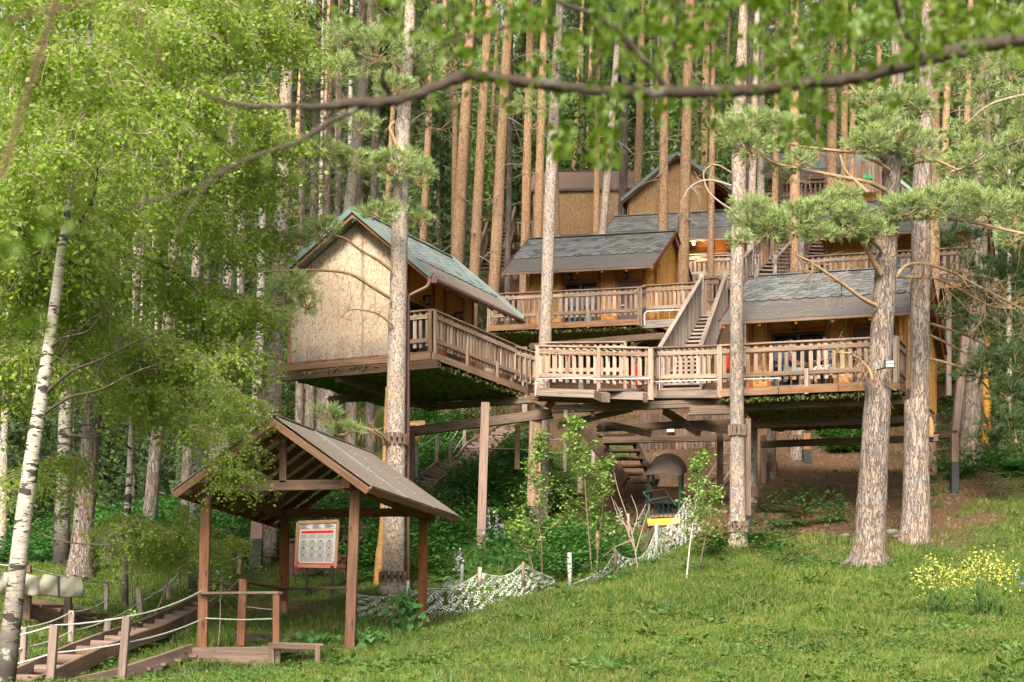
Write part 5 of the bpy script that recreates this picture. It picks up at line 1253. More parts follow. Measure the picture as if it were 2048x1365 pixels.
# ------------------------------------------------------------------ the small cart
M['canopy'] = plain('dusty_brown_canopy', (.06, .047, .04), .7, 0, .4, 9); M['canopy'].node_tree.nodes['Principled BSDF'].inputs['Alpha'].default_value = .7
ct = thing('cart', 'small green and yellow funicular cart with a curved canopy under the walkway', 'cart', W(1325, 1050, 33.5))
d0, d1 = 33.0, 34.6
bar('bumper', W(1296, 1046, d0), W(1357, 1043, d0), .1, .14, M['yellow'], ct)
bar('side_sill', W(1298, 1042, d0), W(1310, 1020, d1), .08, .12, M['yellow'], ct); bar('side_sill', W(1356, 1040, d0), W(1362, 1018, d1), .08, .12, M['yellow'], ct)
m = MB(); m.prism([W(1298, 1036, d0), W(1356, 1034, d0), W(1362, 1012, d1), W(1308, 1014, d1)], Z3 * .04); m.build('floor', M['brown_wood'], ct)
for a, b in (((1298, 1036, d0), (1296, 948, d0)), ((1357, 1034, d0), (1361, 946, d0)), ((1310, 1010, d1), (1306, 942, d1)), ((1364, 1008, d1), (1366, 940, d1))): bar('corner_post', W(*a), W(*b), .05, .05, M['green_paint'], ct, (0, 1, 0))
Vv = []; nn_ = 16
for j in range(8):
    t = j / 7
    for i in range(nn_ + 1):
        f = i / nn_; a = math.pi * f; k_ = t ** .75; c = W(1322 + 14 * t, 951 - 6 * t, d0 - .75 + t * 2.3); Vv.append((c.x - .40 * math.cos(a) * k_ + (f - .5) * .76 * (1 - k_), c.y, c.z + (.36 * k_ + .04) * math.sin(a)))
Fv = [(j * (nn_ + 1) + i, j * (nn_ + 1) + i + 1, (j + 1) * (nn_ + 1) + i + 1, (j + 1) * (nn_ + 1) + i) for j in range(7) for i in range(nn_)]
o = np_obj('canopy', Vv, Fv, M['canopy'], ct, True); o.modifiers.new('thick', 'SOLIDIFY').thickness = .015
m = MB(); m.box(W(1334, 990, 34.3), (.60, 0, 0), (0, .05, 0), (0, 0, .34)); m.build('backrest', M['red_wood'], ct)
m = MB(); m.box(W(1334, 1008, 34.0), (.66, 0, 0), (0, .5, 0), (0, 0, .05)); m.build('seat', M['red_wood'], ct)
for k in range(7): bar('front_bar', W(1300 + k * 9, 1034, d0), W(1300 + k * 9, 1004, d0), .014, .014, M['iron'], ct, (0, 1, 0))
bar('front_rail', W(1298, 1003, d0), W(1358, 1001, d0), .04, .04, M['green_paint'], ct)
g1, g2, g3, g4 = W(1286, 985, 32.9), W(1328, 978, 32.9), W(1352, 1012, 32.9), W(1302, 1004, 32.9)
for a, b in ((g1, g2), (g2, g3), (g1, g4), (W(1300, 1000, 32.9), W(1340, 993, 32.9))): bar('tilted_frame', a, b, .035, .035, M['green_paint'], ct)
for k in range(3): bar('seat_slat', W(1312 + k * 12, 1008, 33.6), W(1322 + k * 12, 1028, 33.3), .06, .02, M['green_paint'], ct)
for px, d in ((1305, d0 + .2), (1350, d0 + .2), (1314, d1 - .2), (1360, d1 - .2)):
    c = W(px, 1056 if d < 34 else 1034, d); m = MB(); m.tube([c - Vector((.03, 0, 0)), c + Vector((.03, 0, 0))], .1, 14); m.build('wheel', M['iron'], ct)
for a, b in (((1290, 1098, 30.5), (1318, 1030, 35)), ((1340, 1098, 30.5), (1366, 1030, 35))):
    tag(bar('rail_track', W(*a), W(*b), .07, .08, M['dark_wood'], None), ('left' if a[0] < 1300 else 'right') + ' wooden track beam leading up to the small cart', 'track', 'track beams of the cart')
# brown wooden frame leaning right of the cart, fallen branch
fr_ = thing('brace_frame', 'brown ladder like timber frame behind the slim birch, right of the cart', 'frame', W(1440, 960, 36))
for a, b in (((1400, 978, 36), (1462, 890, 36.5)), ((1424, 1000, 35.5), (1468, 935, 36.0))): bar('rail', W(*a), W(*b), .07, .08, M['brown_wood'], fr_)
for k in range(4): bar('rung', W(1408 + k * 14, 968 - k * 20, 36), W(1460, 968 - k * 20, 36), .05, .04, M['brown_wood'], fr_)
o = wire('fallen_branch', [W(1408, 1018, 33.5), W(1432, 1022, 33.3), W(1456, 1028, 33)], .05, M['limb'], None, 7); tag(o, 'broken branch lying on bare soil right of the cart', 'branch')
# stones in the grass behind the big trunk
for k, (px, py, d, sc_) in enumerate(((1782, 1066, 30, .2), (1760, 1072, 29.8, .14), (1800, 1074, 29.8, .14), (1690, 1072, 30, .12))):
    g = on_ground(px, py, 24, 36); m = MB(); r = np.random.default_rng(k)
    bm = bmesh.new(); bmesh.ops.create_icosphere(bm, subdivisions=2, radius=1)
    V = [Vector((v.co.x * sc_, v.co.y * sc_ * .7, v.co.z * sc_ * .35)) * (1 + .25 * noise.noise(v.co * 1.7 + Vector((k, 0, 0)))) + g for v in bm.verts]; Fc = [tuple(v.index for v in f.verts) for f in bm.faces]; bm.free()
    m.add(V, Fc); o = m.build('stone', M['stone'] if 'stone' in M else M['white'], None, True)
    tag(o, ('flat pale stone between the two large trunks', 'small pale stone just right of the leaning trunk', 'little pale stone touching the right trunk', 'small stone left of the leaning trunk')[k], 'stone', 'pale stones')
# ------------------------------------------------------------------ foliage templates
def needle_tuft(n, L, wd, seed, spread=.9):
    r = np.random.default_rng(seed); V = []; Fc = []
    for i in range(n):
        a = r.uniform(0, 6.283); t = r.uniform(.15, spread); d = np.array([math.cos(a) * t, math.sin(a) * t, 1.0 - .45 * t]); d /= np.linalg.norm(d)
        s_ = np.cross(d, r.normal(0, 1, 3)); s_ /= np.linalg.norm(s_); b = np.array([0, 0, r.uniform(-.35, .35) * L]); l = L * r.uniform(.7, 1.1); k = len(V)
        V += [b - s_ * wd / 2, b + s_ * wd / 2, b + d * l + s_ * wd * .25, b + d * l - s_ * wd * .25]; Fc.append((k, k + 1, k + 2, k + 3))
    return np.array(V), np.array(Fc)
def rot_to(d, rng):
    d = np.asarray(d, float); d = d / (np.linalg.norm(d) + 1e-9); a = rng.normal(0, 1, 3); x = np.cross(a, d); x /= np.linalg.norm(x); y = np.cross(d, x); return np.stack([x, y, d], 1)
NT_near = [needle_tuft(22, .10, .0075, k) for k in range(3)]
NT_far = needle_tuft(9, .30, .026, 9, 1.1)
def puff(px, py, rx, ry, d, rng, dens=.075):
    """flattened pad of needle brushes; returns list of matrices"""
    c = np.array(W(px, py, d)); R = np.array([rx / F * d, (rx * .8) / F * d, ry / F * d]); n = int(rx * ry * dens); out = []
    for _ in range(n):
        u = rng.normal(0, 1, 3); u /= np.linalg.norm(u); r_ = rng.uniform(.25, 1) ** .5
        if u[2] < 0 and rng.random() < .35: u[2] *= -1
        lump = 1 + .28 * math.sin(u[0] * 5 + px) * math.sin(u[2] * 6 + py)
        out.append(m4(rot_to(u * np.array([1, 1, .8]) + np.array([0, 0, .55]), rng), c + u * R * r_ * lump, rng.uniform(.75, 1.25)))
    return out
def twigs(px, py, rx, ry, d, rng, k=7):
    c = np.array(W(px, py, d)); R = np.array([rx, rx * .8, ry]) / F * d; out = []
    for _ in range(k):
        u = rng.normal(0, 1, 3); u /= np.linalg.norm(u); e = c + u * R * .9; s0 = c + np.array([0, 0, -.6 * R[2]])
        out.append(tube_np([s0, (s0 + e) / 2 + rng.normal(0, .05, 3), e], [.012, .008, .004], 4))
    return out

def pine_trunk(T, path, d, mat, ext=6.0, n=14, rough=.02, flare=True):
    P = smooth_path([(x, y, w_) for x, y, w_ in path], 5); pts = [np.array(W(x, y, d)) for x, y, _ in P]; rad = [w_ / F * d / 2 for _, _, w_ in P]
    b = pts[0].copy(); g = gh(b[0], b[1]); pts = [np.array([b[0], b[1], min(g, b[2]) - .45])] + pts; 
    if len(rad) < len(pts): rad = [rad[0] * 1.04] + rad
    if flare:
        for i, p in enumerate(pts):
            h = p[2] - g
            if h < .6: rad[i] *= 1 + .30 * (1 - max(h, 0) / .6) ** 2
    dr = pts[-1] - pts[-4]; dr /= np.linalg.norm(dr)
    if ext > 0:
        for k in range(1, 5): pts.append(pts[-1] + dr * ext / 4); rad.append(max(.03, rad[-1] * .84))
    V, Fq = tube_np(pts, rad, n, rough, int(path[0][0]))
    np_obj('trunk', V, Fq, M[mat], T, True, origin=(b[0], b[1], g)); return pts, rad

# crown templates shared by the far trees
def crown_pts(seed, hgt, rad, n, kind):
    r = np.random.default_rng(seed); mats = []; limbs = []
    if kind == 'pine':
        for b in range(26):
            z = r.uniform(0, 1); a = r.uniform(0, 6.283); L = rad * (1 - .55 * z) * r.uniform(.5, 1.05); z0 = z * hgt; e = np.array([math.cos(a) * L, math.sin(a) * L, z0 + L * r.uniform(-.1, .35)])
            limbs.append(tube_np([(0, 0, z0), tuple(e * .5 + np.array([0, 0, z0 * .5])), tuple(e)], [.06, .04, .02], 4))
            for _ in range(n // 26):
                t = r.uniform(.35, 1.1); c = np.array([e[0] * t, e[1] * t, z0 + (e[2] - z0) * t]) + r.normal(0, .33, 3) * np.array([1, 1, .5]); mats.append(m4(rot_to(r.normal(0, .5, 3) + np.array([0, 0, .7]), r), c, r.uniform(.6, 1.3)))
    else:
        for _ in range(n):
            z = r.uniform(0, 1) ** 1.1; a = r.integers(0, 11) * .571 + z * 17 + r.normal(0, .16); L = rad * (1 - z) ** .8 * r.uniform(.15, 1.0); c = np.array([math.cos(a) * L, math.sin(a) * L, hgt * z - L * .35 + r.normal(0, .06)])
            mats.append(m4(rot_to(np.array([math.cos(a), math.sin(a), -.25]) + r.normal(0, .35, 3), r), c, r.uniform(.7, 1.3)))
    V, Fc = merge(NT_far, mats)
    return V, Fc, limbs
CR = []
for k in range(3):
    V, Fc, lb = crown_pts(200 + k, 9.0, 2.6, 2300, 'pine'); Vl, Fl = cat(lb)
    CR.append((np_mesh('pine_crown', V, Fc, M['needle_back']), np_mesh('pine_limbs', Vl, Fl, M['limb'], True)))
SP = []
for k in range(3):
    V, Fc, _ = crown_pts(300 + k, 10.0, 2.3, 3000, 'spruce'); SP.append(np_mesh('spruce_crown', V, Fc, M['needle_back']))
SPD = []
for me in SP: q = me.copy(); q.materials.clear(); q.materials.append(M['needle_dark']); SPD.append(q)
# leafy crown for broadleaved trees of the far wood
_r = np.random.default_rng(5); LC = []
for k in range(2):
    mats = []
    for _ in range(3600):
        u = _r.normal(0, 1, 3); u /= np.linalg.norm(u); rr = _r.uniform(.3, 1) ** .5 * (1 + .3 * math.sin(u[0] * 4 + k) * math.sin(u[1] * 5) * math.cos(u[2] * 4)); mats.append(m4(rand_rot(_r, 1.4), u * rr * np.array([2.1, 2.1, 3.6]) + np.array([0, 0, 4.0]), _r.uniform(.6, 1.5)))
    V, Fc = merge((np.array([(-.09, 0, 0), (0, -.06, .01), (.1, 0, 0), (0, .06, .01)]), np.array([(0, 1, 2, 3)])), mats); LC.append(np_mesh('leaf_crown', V, Fc, M['under_leaf']))

# ------------------------------------------------------------------ the big near pines
def near_pine(label, path, d, mat, group='large pine trunks in front of the cabins', ext=7.0, n=16, rough=.02, crown=True):
    b = W(path[0][0], path[0][1], d); T = thing('pine_tree', label, 'tree', (b.x, b.y, gh(b.x, b.y)), group)
    pts, rad = pine_trunk(T, path, d, mat, ext, n, rough)
    if crown:
        c = pts[-1]; k = random.randrange(3); put_mesh('crown', CR[k][0], c - np.array([0, 0, 2.5]), T, random.uniform(0, 6)); put_mesh('crown_limbs', CR[k][1], c - np.array([0, 0, 2.5]), T, random.uniform(0, 6))
    return T
def branch(T, pts, d, w0, w1, mat='limb', tw=0, seed=1, dd=0.0, spread=28, name='branch'):
    """limb along photo pixels at depth d (drifting by dd), with bare side twigs"""
    r = np.random.default_rng(seed); P = smooth_path([(x, y, 0) for x, y in pts], 5); m = len(P); D = [d + dd * i / m for i in range(m)]
    Q = [np.array(W(P[i][0], P[i][1], D[i])) for i in range(m)]; R = [(w0 + (w1 - w0) * i / m) / F * d / 2 for i in range(m)]; parts = [tube_np(Q, R, 7)]
    for _ in range(tw):
        i = r.integers(m // 4, m); p = Q[i]; v = r.normal(0, 1, 3) * np.array([1, .6, 1]); v /= np.linalg.norm(v); L = spread / F * d * r.uniform(.4, 1.3); q1 = p + v * L * .5 + r.normal(0, .05, 3) * L; q2 = q1 + (v + r.normal(0, .5, 3) + np.array([0, 0, -.25])) * L * .5
        parts.append(tube_np([p, q1, q2], [R[i] * .35 + .003, .004, .0025], 4))
        for _k in range(3):
            v2 = v + r.normal(0, .9, 3); s0 = q1 if _k else (p + q1) / 2; parts.append(tube_np([s0, s0 + v2 * L * .22, s0 + v2 * L * .4 + np.array([0, 0, -.06])], [.004, .003, .002], 3))
    V, Fq = cat(parts); return np_obj(name, V, Fq, M[mat], T, True)
def foliage(T, puffs, mat='needle_light', dens=.075, seed=1):
    r = np.random.default_rng(seed); mats = [[], [], []]; tw = []
    for q in puffs:
        px, py, rx, ry, d = q[:5]
        for M_ in puff(px, py, rx, ry, d, r, dens): mats[r.integers(0, 3)].append(M_)
        tw += twigs(px, py, rx, ry, d, r)
    V, Fc = cat([merge(NT_near[k], mats[k]) for k in range(3) if mats[k]]); np_obj('foliage', V, Fc, M[mat], T)
    V, Fc = cat(tw); np_obj('branchlets', V, Fc, M['limb'], T, True)

T1 = near_pine('pale slender pine trunk rising in front of the front left cabin', [(785, 1195, 46), (787, 1100, 44), (790, 950, 40), (793, 750, 37), (797, 560, 34), (801, 400, 32), (806, 260, 29), (815, 110, 24), (824, -40, 20)], 29.0, 'pine_pale')
clamp(T1, 785, 1155, 29, 46); clamp(T1, 790, 880, 29, 42)
branch(T1, [(784, 542), (755, 520), (720, 500), (690, 478), (655, 466), (615, 440)], 28.8, 7, 3, tw=10, seed=2, dd=-1.0)
branch(T1, [(780, 596), (745, 575), (700, 548), (640, 541), (580, 541), (520, 545)], 28.8, 8, 3, tw=12, seed=3, dd=-1.4)
branch(T1, [(785, 650), (762, 632), (735, 622), (700, 620), (683, 635)], 28.8, 5, 2, tw=9, seed=4, spread=45, dd=-.6, name='dead_branch')
branch(T1, [(775, 884), (760, 868), (735, 858), (700, 848), (665, 835)], 28.8, 7, 3, tw=22, seed=5, spread=40, dd=-1)
branch(T1, [(793, 360), (775, 345), (745, 330), (700, 318), (650, 312)], 28.8, 6, 2, tw=8, seed=6)
branch(T1, [(797, 300), (785, 272), (780, 255), (790, 243)], 28.8, 8, 6, tw=2, seed=7)
branch(T1, [(804, 140), (780, 120), (740, 110), (690, 115)], 29, 7, 3, tw=8, seed=8)
foliage(T1, [(690, 75, 45, 32, 28.4), (745, 100, 75, 48, 28.6), (665, 140, 50, 30, 28), (830, 110, 50, 45, 29.3), (850, 165, 35, 40, 29.5), (790, 175, 45, 25, 28.6), (640, 300, 55, 22, 28), (700, 325, 50, 26, 28.2), (785, 330, 58, 34, 28.4), (835, 350, 34, 40, 29.2), (760, 425, 50, 18, 28.2),
    (840, 440, 26, 20, 29.2), (640, 462, 48, 24, 27.8), (600, 480, 30, 18, 27.8), (590, 570, 42, 22, 27.4), (615, 605, 26, 22, 27.5), (560, 590, 30, 30, 27.4), (575, 640, 24, 22, 27.4), (690, 860, 38, 16, 27.6), (655, 828, 30, 18, 27.6), (720, 250, 40, 20, 28.4)], 'needle_light', .085, 11)

T2 = near_pine('thick grey pine with a leaning trunk and floodlight, in front of the right cabin', [(1735, 1128, 66), (1740, 1060, 62), (1746, 960, 58), (1752, 850, 54), (1760, 720, 48), (1768, 600, 44), (1775, 480, 40), (1783, 360, 36), (1790, 240, 33), (1795, 100, 26), (1798, -40, 20)], 27.5, 'pine_grey', rough=.035, n=22)
branch(T2, [(1752, 612), (1725, 598), (1690, 572), (1655, 548), (1620, 525), (1590, 510)], 27.3, 9, 4, tw=16, seed=21, spread=50, dd=-1.2)
branch(T2, [(1762, 548), (1745, 520), (1728, 488), (1712, 468), (1690, 452)], 27.3, 13, 7, tw=6, seed=22, dd=-.6)
branch(T2, [(1762, 498), (1740, 478), (1715, 465), (1695, 440)], 27.3, 11, 7, tw=4, seed=23, dd=-.6)
branch(T2, [(1770, 380), (1740, 366), (1700, 358), (1650, 348), (1590, 336), (1545, 325), (1510, 300)], 27.3, 10, 4, tw=14, seed=24, dd=-1.0)
branch(T2, [(1735, 385), (1710, 362), (1690, 340), (1680, 310)], 27.0, 8, 5, tw=3, seed=25)
branch(T2, [(1775, 320), (1745, 308), (1700, 305), (1640, 298), (1580, 290), (1530, 282)], 27.5, 8, 3, tw=14, seed=26, dd=-.8)
branch(T2, [(1780, 340), (1755, 325), (1728, 315)], 27.3, 8, 5, tw=2, seed=27)
branch(T2, [(1787, 560), (1815, 530), (1860, 530), (1910, 548), (1950, 570), (2000, 595), (2050, 620)], 27.6, 8, 3, tw=34, seed=28, spread=55, dd=1.0, name='dead_branch')
branch(T2, [(1786, 555), (1830, 555), (1880, 560), (1930, 585), (1980, 612), (2030, 618)], 27.8, 7, 3, tw=34, seed=29, spread=55, dd=1.2, name='dead_branch')
branch(T2, [(1786, 440), (1850, 436), (1910, 440), (1960, 448), (2020, 462), (2060, 470)], 27.6, 9, 5, tw=10, seed=30, dd=-.5)
branch(T2, [(1780, 262), (1755, 235), (1725, 200), (1695, 165)], 27.3, 7, 3, tw=8, seed=31)
branch(T2, [(1800, 350), (1820, 330), (1870, 322), (1915, 340)], 27.6, 7, 4, tw=6, seed=32)
branch(T2, [(1745, 760), (1738, 740), (1722, 722), (1700, 708), (1675, 705)], 27.0, 7, 2.5, tw=34, seed=33, spread=42, name='dead_branch')
branch(T2, [(1755, 175), (1730, 190), (1690, 185)], 27.3, 5, 2, tw=6, seed=34)
foliage(T2, [(1455, 262, 34, 26, 26.3), (1500, 250, 50, 30, 26.4), (1555, 262, 55, 34, 26.6), (1500, 292, 60, 26, 26.4), (1600, 320, 34, 18, 26.6), (1560, 345, 36, 14, 27), (1500, 425, 44, 32, 26.2), (1540, 452, 52, 30, 26.3), (1590, 438, 52, 36, 26.4), (1650, 428, 54, 40, 26.5), (1700, 440, 48, 36, 26.6), (1745, 462, 38, 22, 26.7), (1690, 395, 34, 22, 26.6),
    (1740, 285, 50, 32, 26.8), (1790, 270, 46, 26, 27.0), (1760, 240, 44, 20, 27.0), (1835, 290, 46, 32, 27.2), (1800, 200, 60, 24, 27.2), (1740, 200, 40, 18, 27.2), (1840, 215, 44, 22, 27.4), (1810, 415, 50, 26, 27), (1860, 410, 55, 30, 27.1), (1920, 400, 55, 34, 27.2), (1975, 415, 50, 30, 27.2), (2030, 420, 44, 40, 27.3),
    (1480, 480, 26, 14, 26.2), (1640, 470, 40, 16, 26.4)], 'needle_light', .095, 12)
# roots of the big pine
for k, (a, b) in enumerate((((1712, 1122), (1668, 1140)), ((1745, 1126), (1738, 1150)), ((1762, 1120), (1800, 1136)))):
    p0, p1 = on_ground(*a, 20, 33), on_ground(*b, 20, 33); wire('root', [p0 + Z3 * .08, p0.lerp(p1, .5) + Z3 * .03, p1 - Z3 * .04], .055, M['pine_grey'], T2, 7, 4)

T3 = near_pine('straight grey brown pine trunk beside the dark red downpipe', [(1826, 1084, 50), (1828, 980, 46), (1832, 800, 43), (1836, 1150, 40), (1842, 450, 38), (1848, 300, 34), (1852, 130, 28), (1856, -40, 22)], 29.6, 'pine_grey', n=18)
T3b = near_pine('reddish pine trunk right behind the straight grey brown one', [(1857, 940, 28), (1860, 760, 26), (1866, 560, 26), (1866, 380, 25), (1868, 200, 22), (1870, 0, 18)], 36.5, 'pine_orange')
T4 = near_pine('pale slim pine trunk at the left end of the right cabin balcony', [(1476, 1098, 34), (1475, 960, 31), (1474, 800, 28), (1473, 600, 26), (1477, 420, 28), (1478, 260, 28), (1484, 100, 20), (1490, -40, 16)], 30.2, 'pine_mid')
clamp(T4, 1476, 1055, 30.2, 34); clamp(T4, 1475, 862, 30.2, 31)
branch(T4, [(1468, 422), (1440, 405), (1415, 380), (1408, 345), (1432, 330), (1462, 345)], 30, 4, 2.5, 'dead_twig', 6, 41, name='dead_branch')
branch(T4, [(1462, 372), (1430, 362), (1405, 362), (1380, 375), (1368, 395)], 30, 5, 2.5, 'dead_twig', 6, 42, name='dead_branch')
T5 = near_pine('whitish slim pine trunk rising behind the walkway, left of centre', [(1076, 1085, 38), (1080, 960, 34), (1084, 840, 32), (1090, 690, 25), (1096, 520, 24), (1103, 330, 23), (1110, 180, 20), (1118, 40, 16), (1122, -40, 14)], 35.2, 'pine_pale')
clamp(T5, 1078, 1062, 35.2, 36)
foliage(T5, [(1070, 208, 44, 22, 34.8), (1035, 218, 26, 14, 34.8), (1110, 120, 46, 16, 34.8), (1150, 118, 26, 16, 35)], 'needle_light', .06, 13)
T6 = near_pine('dark rough trunk with iron bands behind the right cabin', [(1938, 975, 42), (1940, 850, 40), (1950, 700, 38), (1955, 560, 36), (1960, 400, 32), (1966, 200, 28), (1970, 0, 22)], 37.5, 'pine_grey')
clamp(T6, 1939, 905, 37.5, 42)
for px, w_, y0, d, lab in ((1541, 20, 1010, 36.5, 'short dark trunk carrying the left of the right cabin'), (1594, 28, 965, 38.5, 'stout trunk under the right cabin beside a black footed post'), (1740, 26, 915, 41, 'dark trunk far under the right cabin'), (1503, 20, 1060, 33, 'dark trunk right behind the pale slim pine')):
    T = thing('pine_tree', lab, 'tree', W(px, y0, d), 'trunks that carry the cabins'); pine_trunk(T, [(px, y0, w_ * 1.05), (px + 1, y0 - 60, w_), (px + 2, y0 - 130, w_ * .95), (px + 4, y0 - 230, w_ * .9)], d, 'pine_grey', 3.0, 12)
    if px != 1740: clamp(T, px + 1, y0 - (75 if px < 1590 else 85), d, w_)

# bent trees left
L1t = near_pine('thick grey trunk beside the white birch at left', [(158, 1152, 46), (166, 1060, 42), (176, 930, 38), (190, 760, 34), (202, 580, 32), (214, 400, 28), (226, 200, 22), (240, 0, 16)], 30, 'pine_grey', 'trunks in the shade at left')
L2t = near_pine('slim grey trunk leaning right, left of the gazebo roof', [(297, 1068, 30), (306, 960, 27), (318, 840, 25), (330, 700, 22), (345, 520, 20), (362, 300, 16), (380, 80, 12)], 36, 'pine_grey', 'trunks in the shade at left')
L3t = near_pine('greyish trunk close behind the left tip of the gazebo roof', [(371, 1050, 24), (374, 960, 22), (378, 860, 22), (384, 720, 20), (394, 500, 18), (404, 300, 15), (414, 100, 12)], 38, 'pine_grey', 'trunks in the shade at left')
L4t = near_pine('dim grey trunk above the gazebo roof, among birch leaves', [(425, 1060, 28), (430, 930, 26), (436, 800, 24), (446, 1150, 22), (458, 430, 20), (470, 200, 16), (480, 20, 12)], 38, 'pine_grey', 'trunks in the shade at left')
L5t = near_pine('tall trunk with a wooden post strapped to its left side', [(531, 1158, 38), (536, 1050, 36), (543, 900, 33), (550, 740, 31), (557, 560, 29), (565, 380, 28), (572, 180, 24), (580, 0, 18)], 32.5, 'pine_pale', 'trunks in the shade at left')
clamp(L5t, 532, 1118, 32.5, 38); clamp(L5t, 547, 834, 32.5, 34)
L6t = near_pine('thin trunk at the very left edge', [(4, 1120, 18), (6, 1000, 17), (9, 850, 15), (14, 650, 14), (20, 400, 12), (26, 100, 10)], 34, 'pine_pale', 'trunks in the shade at left')
for k, (px, y0, w_, d, dx) in enumerate(((262, 990, 12, 48, 6), (240, 975, 10, 52, 3), (345, 985, 10, 50, 3), (66, 1060, 14, 44, 16), (95, 1055, 10, 47, 10), (640, 900, 20, 48, 10), (668, 900, 18, 50, 6), (700, 905, 26, 46, 10), (740, 900, 20, 49, 6), (474, 980, 14, 46, 8), (598, 905, 18, 45, 4))):
    lab = ('thin dark trunk deep in the wood, right of the grey trunk', 'faint thin trunk deep in the wood', 'thin trunk deep in the wood near the gazebo roof tip', 'dim trunk between the two near birches', 'dim slender trunk beside the white birch', 'dim trunk above the gazebo ridge, left', 'dim trunk above the gazebo ridge, middle',
           'stout dim trunk above the gazebo ridge, right', 'dim trunk just left of the pale slender pine', 'dark trunk behind the gazebo roof slope', 'dark trunk under the left beam of the front cabin')[k]
    T = thing('pine_tree', lab, 'tree', W(px, y0, d), 'dim trunks of the wood at left'); pine_trunk(T, [(px, y0, w_), (px + dx * .3, y0 - 120, w_ * .95), (px + dx, y0 - 330, w_ * .85), (px + dx * 2, y0 - 700, w_ * .7)], d, 'pine_grey', 6, 9)

# ------------------------------------------------------------------ birches and their foliage
def birch(label, path, d, n=12, ext=4.0, group='white birch trunks'):
    b = W(path[0][0], path[0][1], d); T = thing('birch_tree', label, 'tree', (b.x, b.y, gh(b.x, b.y)), group); pine_trunk(T, path, d, 'birch', ext, n, .02, False); return T
B1 = birch('near birch with black marked white bark at the left edge', [(2, 1420, 44), (14, 1330, 41), (26, 1220, 37), (44, 1060, 34), (66, 900, 30), (88, 760, 26), (105, 640, 22), (122, 510, 18), (138, 410, 13), (152, 310, 9), (165, 200, 6)], 18.5, ext=1.0)
B2 = birch('bright white birch trunk with peeling patches behind the near birch', [(122, 1122, 34), (126, 1000, 30), (130, 860, 27), (134, 720, 24), (138, 580, 22), (144, 420, 17), (150, 250, 12)], 31)
B3 = birch('speckled birch trunk left of the front cabin', [(505, 1010, 24), (510, 880, 22), (515, 760, 20), (520, 640, 18), (524, 480, 15), (530, 300, 11)], 40)
for k, (px, y0, w_, d, dx) in enumerate(((276, 985, 9, 52, 6), (330, 985, 10, 46, -16), (222, 985, 7, 50, 4), (18, 1060, 8, 46, 0), (476, 800, 8, 48, 2), (640, 560, 9, 55, 4), (700, 330, 9, 58, 3), (900, 560, 6, 66, 1), (1305, 300, 7, 70, -6), (1990, 560, 13, 50, 4), (2018, 1000, 14, 42, 0))):
    lab = ('thin birch deep in the shade, right of the thick grey trunk', 'thin leaning birch deep in the shade near the gazebo roof', 'very thin birch deep in the shade', 'thin birch at the far left edge in the shade', 'thin birch behind the left cabin platform', 'slim white birch left of the cabin roof peak', 'slim white birch high up left of the pale pine',
           'thin pale birch stem between orange pines', 'thin pale birch far up the slope', 'pale birch trunk at the right edge, upper', 'pale birch trunk low at the right edge')[k]
    birch(lab, [(px, y0, w_), (px + dx * .3, y0 - 120, w_), (px + dx, y0 - 300, w_ * .8), (px + dx * 1.6, y0 - 600, w_ * .6)], d, 8, 3, 'thin far birches')
def spray_tmpl(seed, n=200, leaf=.072):
    """a fan of birch twigs, arching out and hanging at the tips, hung with leaves"""
    r = np.random.default_rng(seed); V = []; Fc = []; T_ = []
    ns = 9
    for s in range(ns):
        a = r.uniform(0, 6.283); o = r.uniform(.35, .75); dr_ = r.uniform(.12, .5); p0 = np.array([0, 0, .1]); p1 = np.array([math.cos(a) * o * .6, math.sin(a) * o * .6, .24]); p2 = np.array([math.cos(a) * o, math.sin(a) * o, .0 - dr_])
        bz = lambda t: (1 - t) ** 2 * p0 + 2 * t * (1 - t) * p1 + t * t * p2
        T_.append(tube_np([bz(t) for t in np.linspace(0, 1, 6)], [.006, .005, .004, .003, .002, .0015], 3))
        for k in range(n // ns):
            t = r.uniform(.1, 1.0); c = bz(t) + r.normal(0, .05, 3) * np.array([1, 1, .8]) - np.array([0, 0, r.exponential(.05)])
            b = r.uniform(0, 6.283); i = len(V); V += leaf_at(c, (math.cos(b), math.sin(b), r.normal(-.5, .5)), (r.normal(0, .6), r.normal(-.3, .6), 1), leaf * r.uniform(.65, 1.2), leaf * .78 * r.uniform(.7, 1.1)); Fc.append((i, i + 1, i + 2, i + 3))
    Vt, Ft = cat(T_)
    return (np.array(V), np.array(Fc)), (Vt, Ft)
SPR = [spray_tmpl(400 + k) for k in range(4)]
def leaf_region(px, py):
    edge = np.interp(py, [0, 120, 250, 350, 500, 650, 720, 800, 860, 900, 960, 1000], [590, 600, 560, 575, 560, 548, 530, 505, 515, 535, 505, 300])
    n_ = noise.noise(Vector((px * .011, py * .011, 2.0))) * .5 + noise.noise(Vector((px * .03, py * .03, 7.0))) * .35
    p = 0.0
    if px < edge and py < 700: p = .95
    elif px < edge and py < 1000 and px > 170:
        p = .9 if py < np.interp(px, [170, 250, 340, 400, 520], [740, 800, 860, 850, 960]) and py > 640 else .06
    elif px <= 170 and py < 1000: p = .85 if py < 760 else .18
    if py < 560: p *= np.interp(px, [-60, 560, 640], [1, .95, .2])
    if 1030 < py < 1160 and 190 < px < 480: p = .95
    if 1040 < py < 1120 and 60 < px < 200: p = .2
    return p * (1.0 if n_ > -.16 else .30)
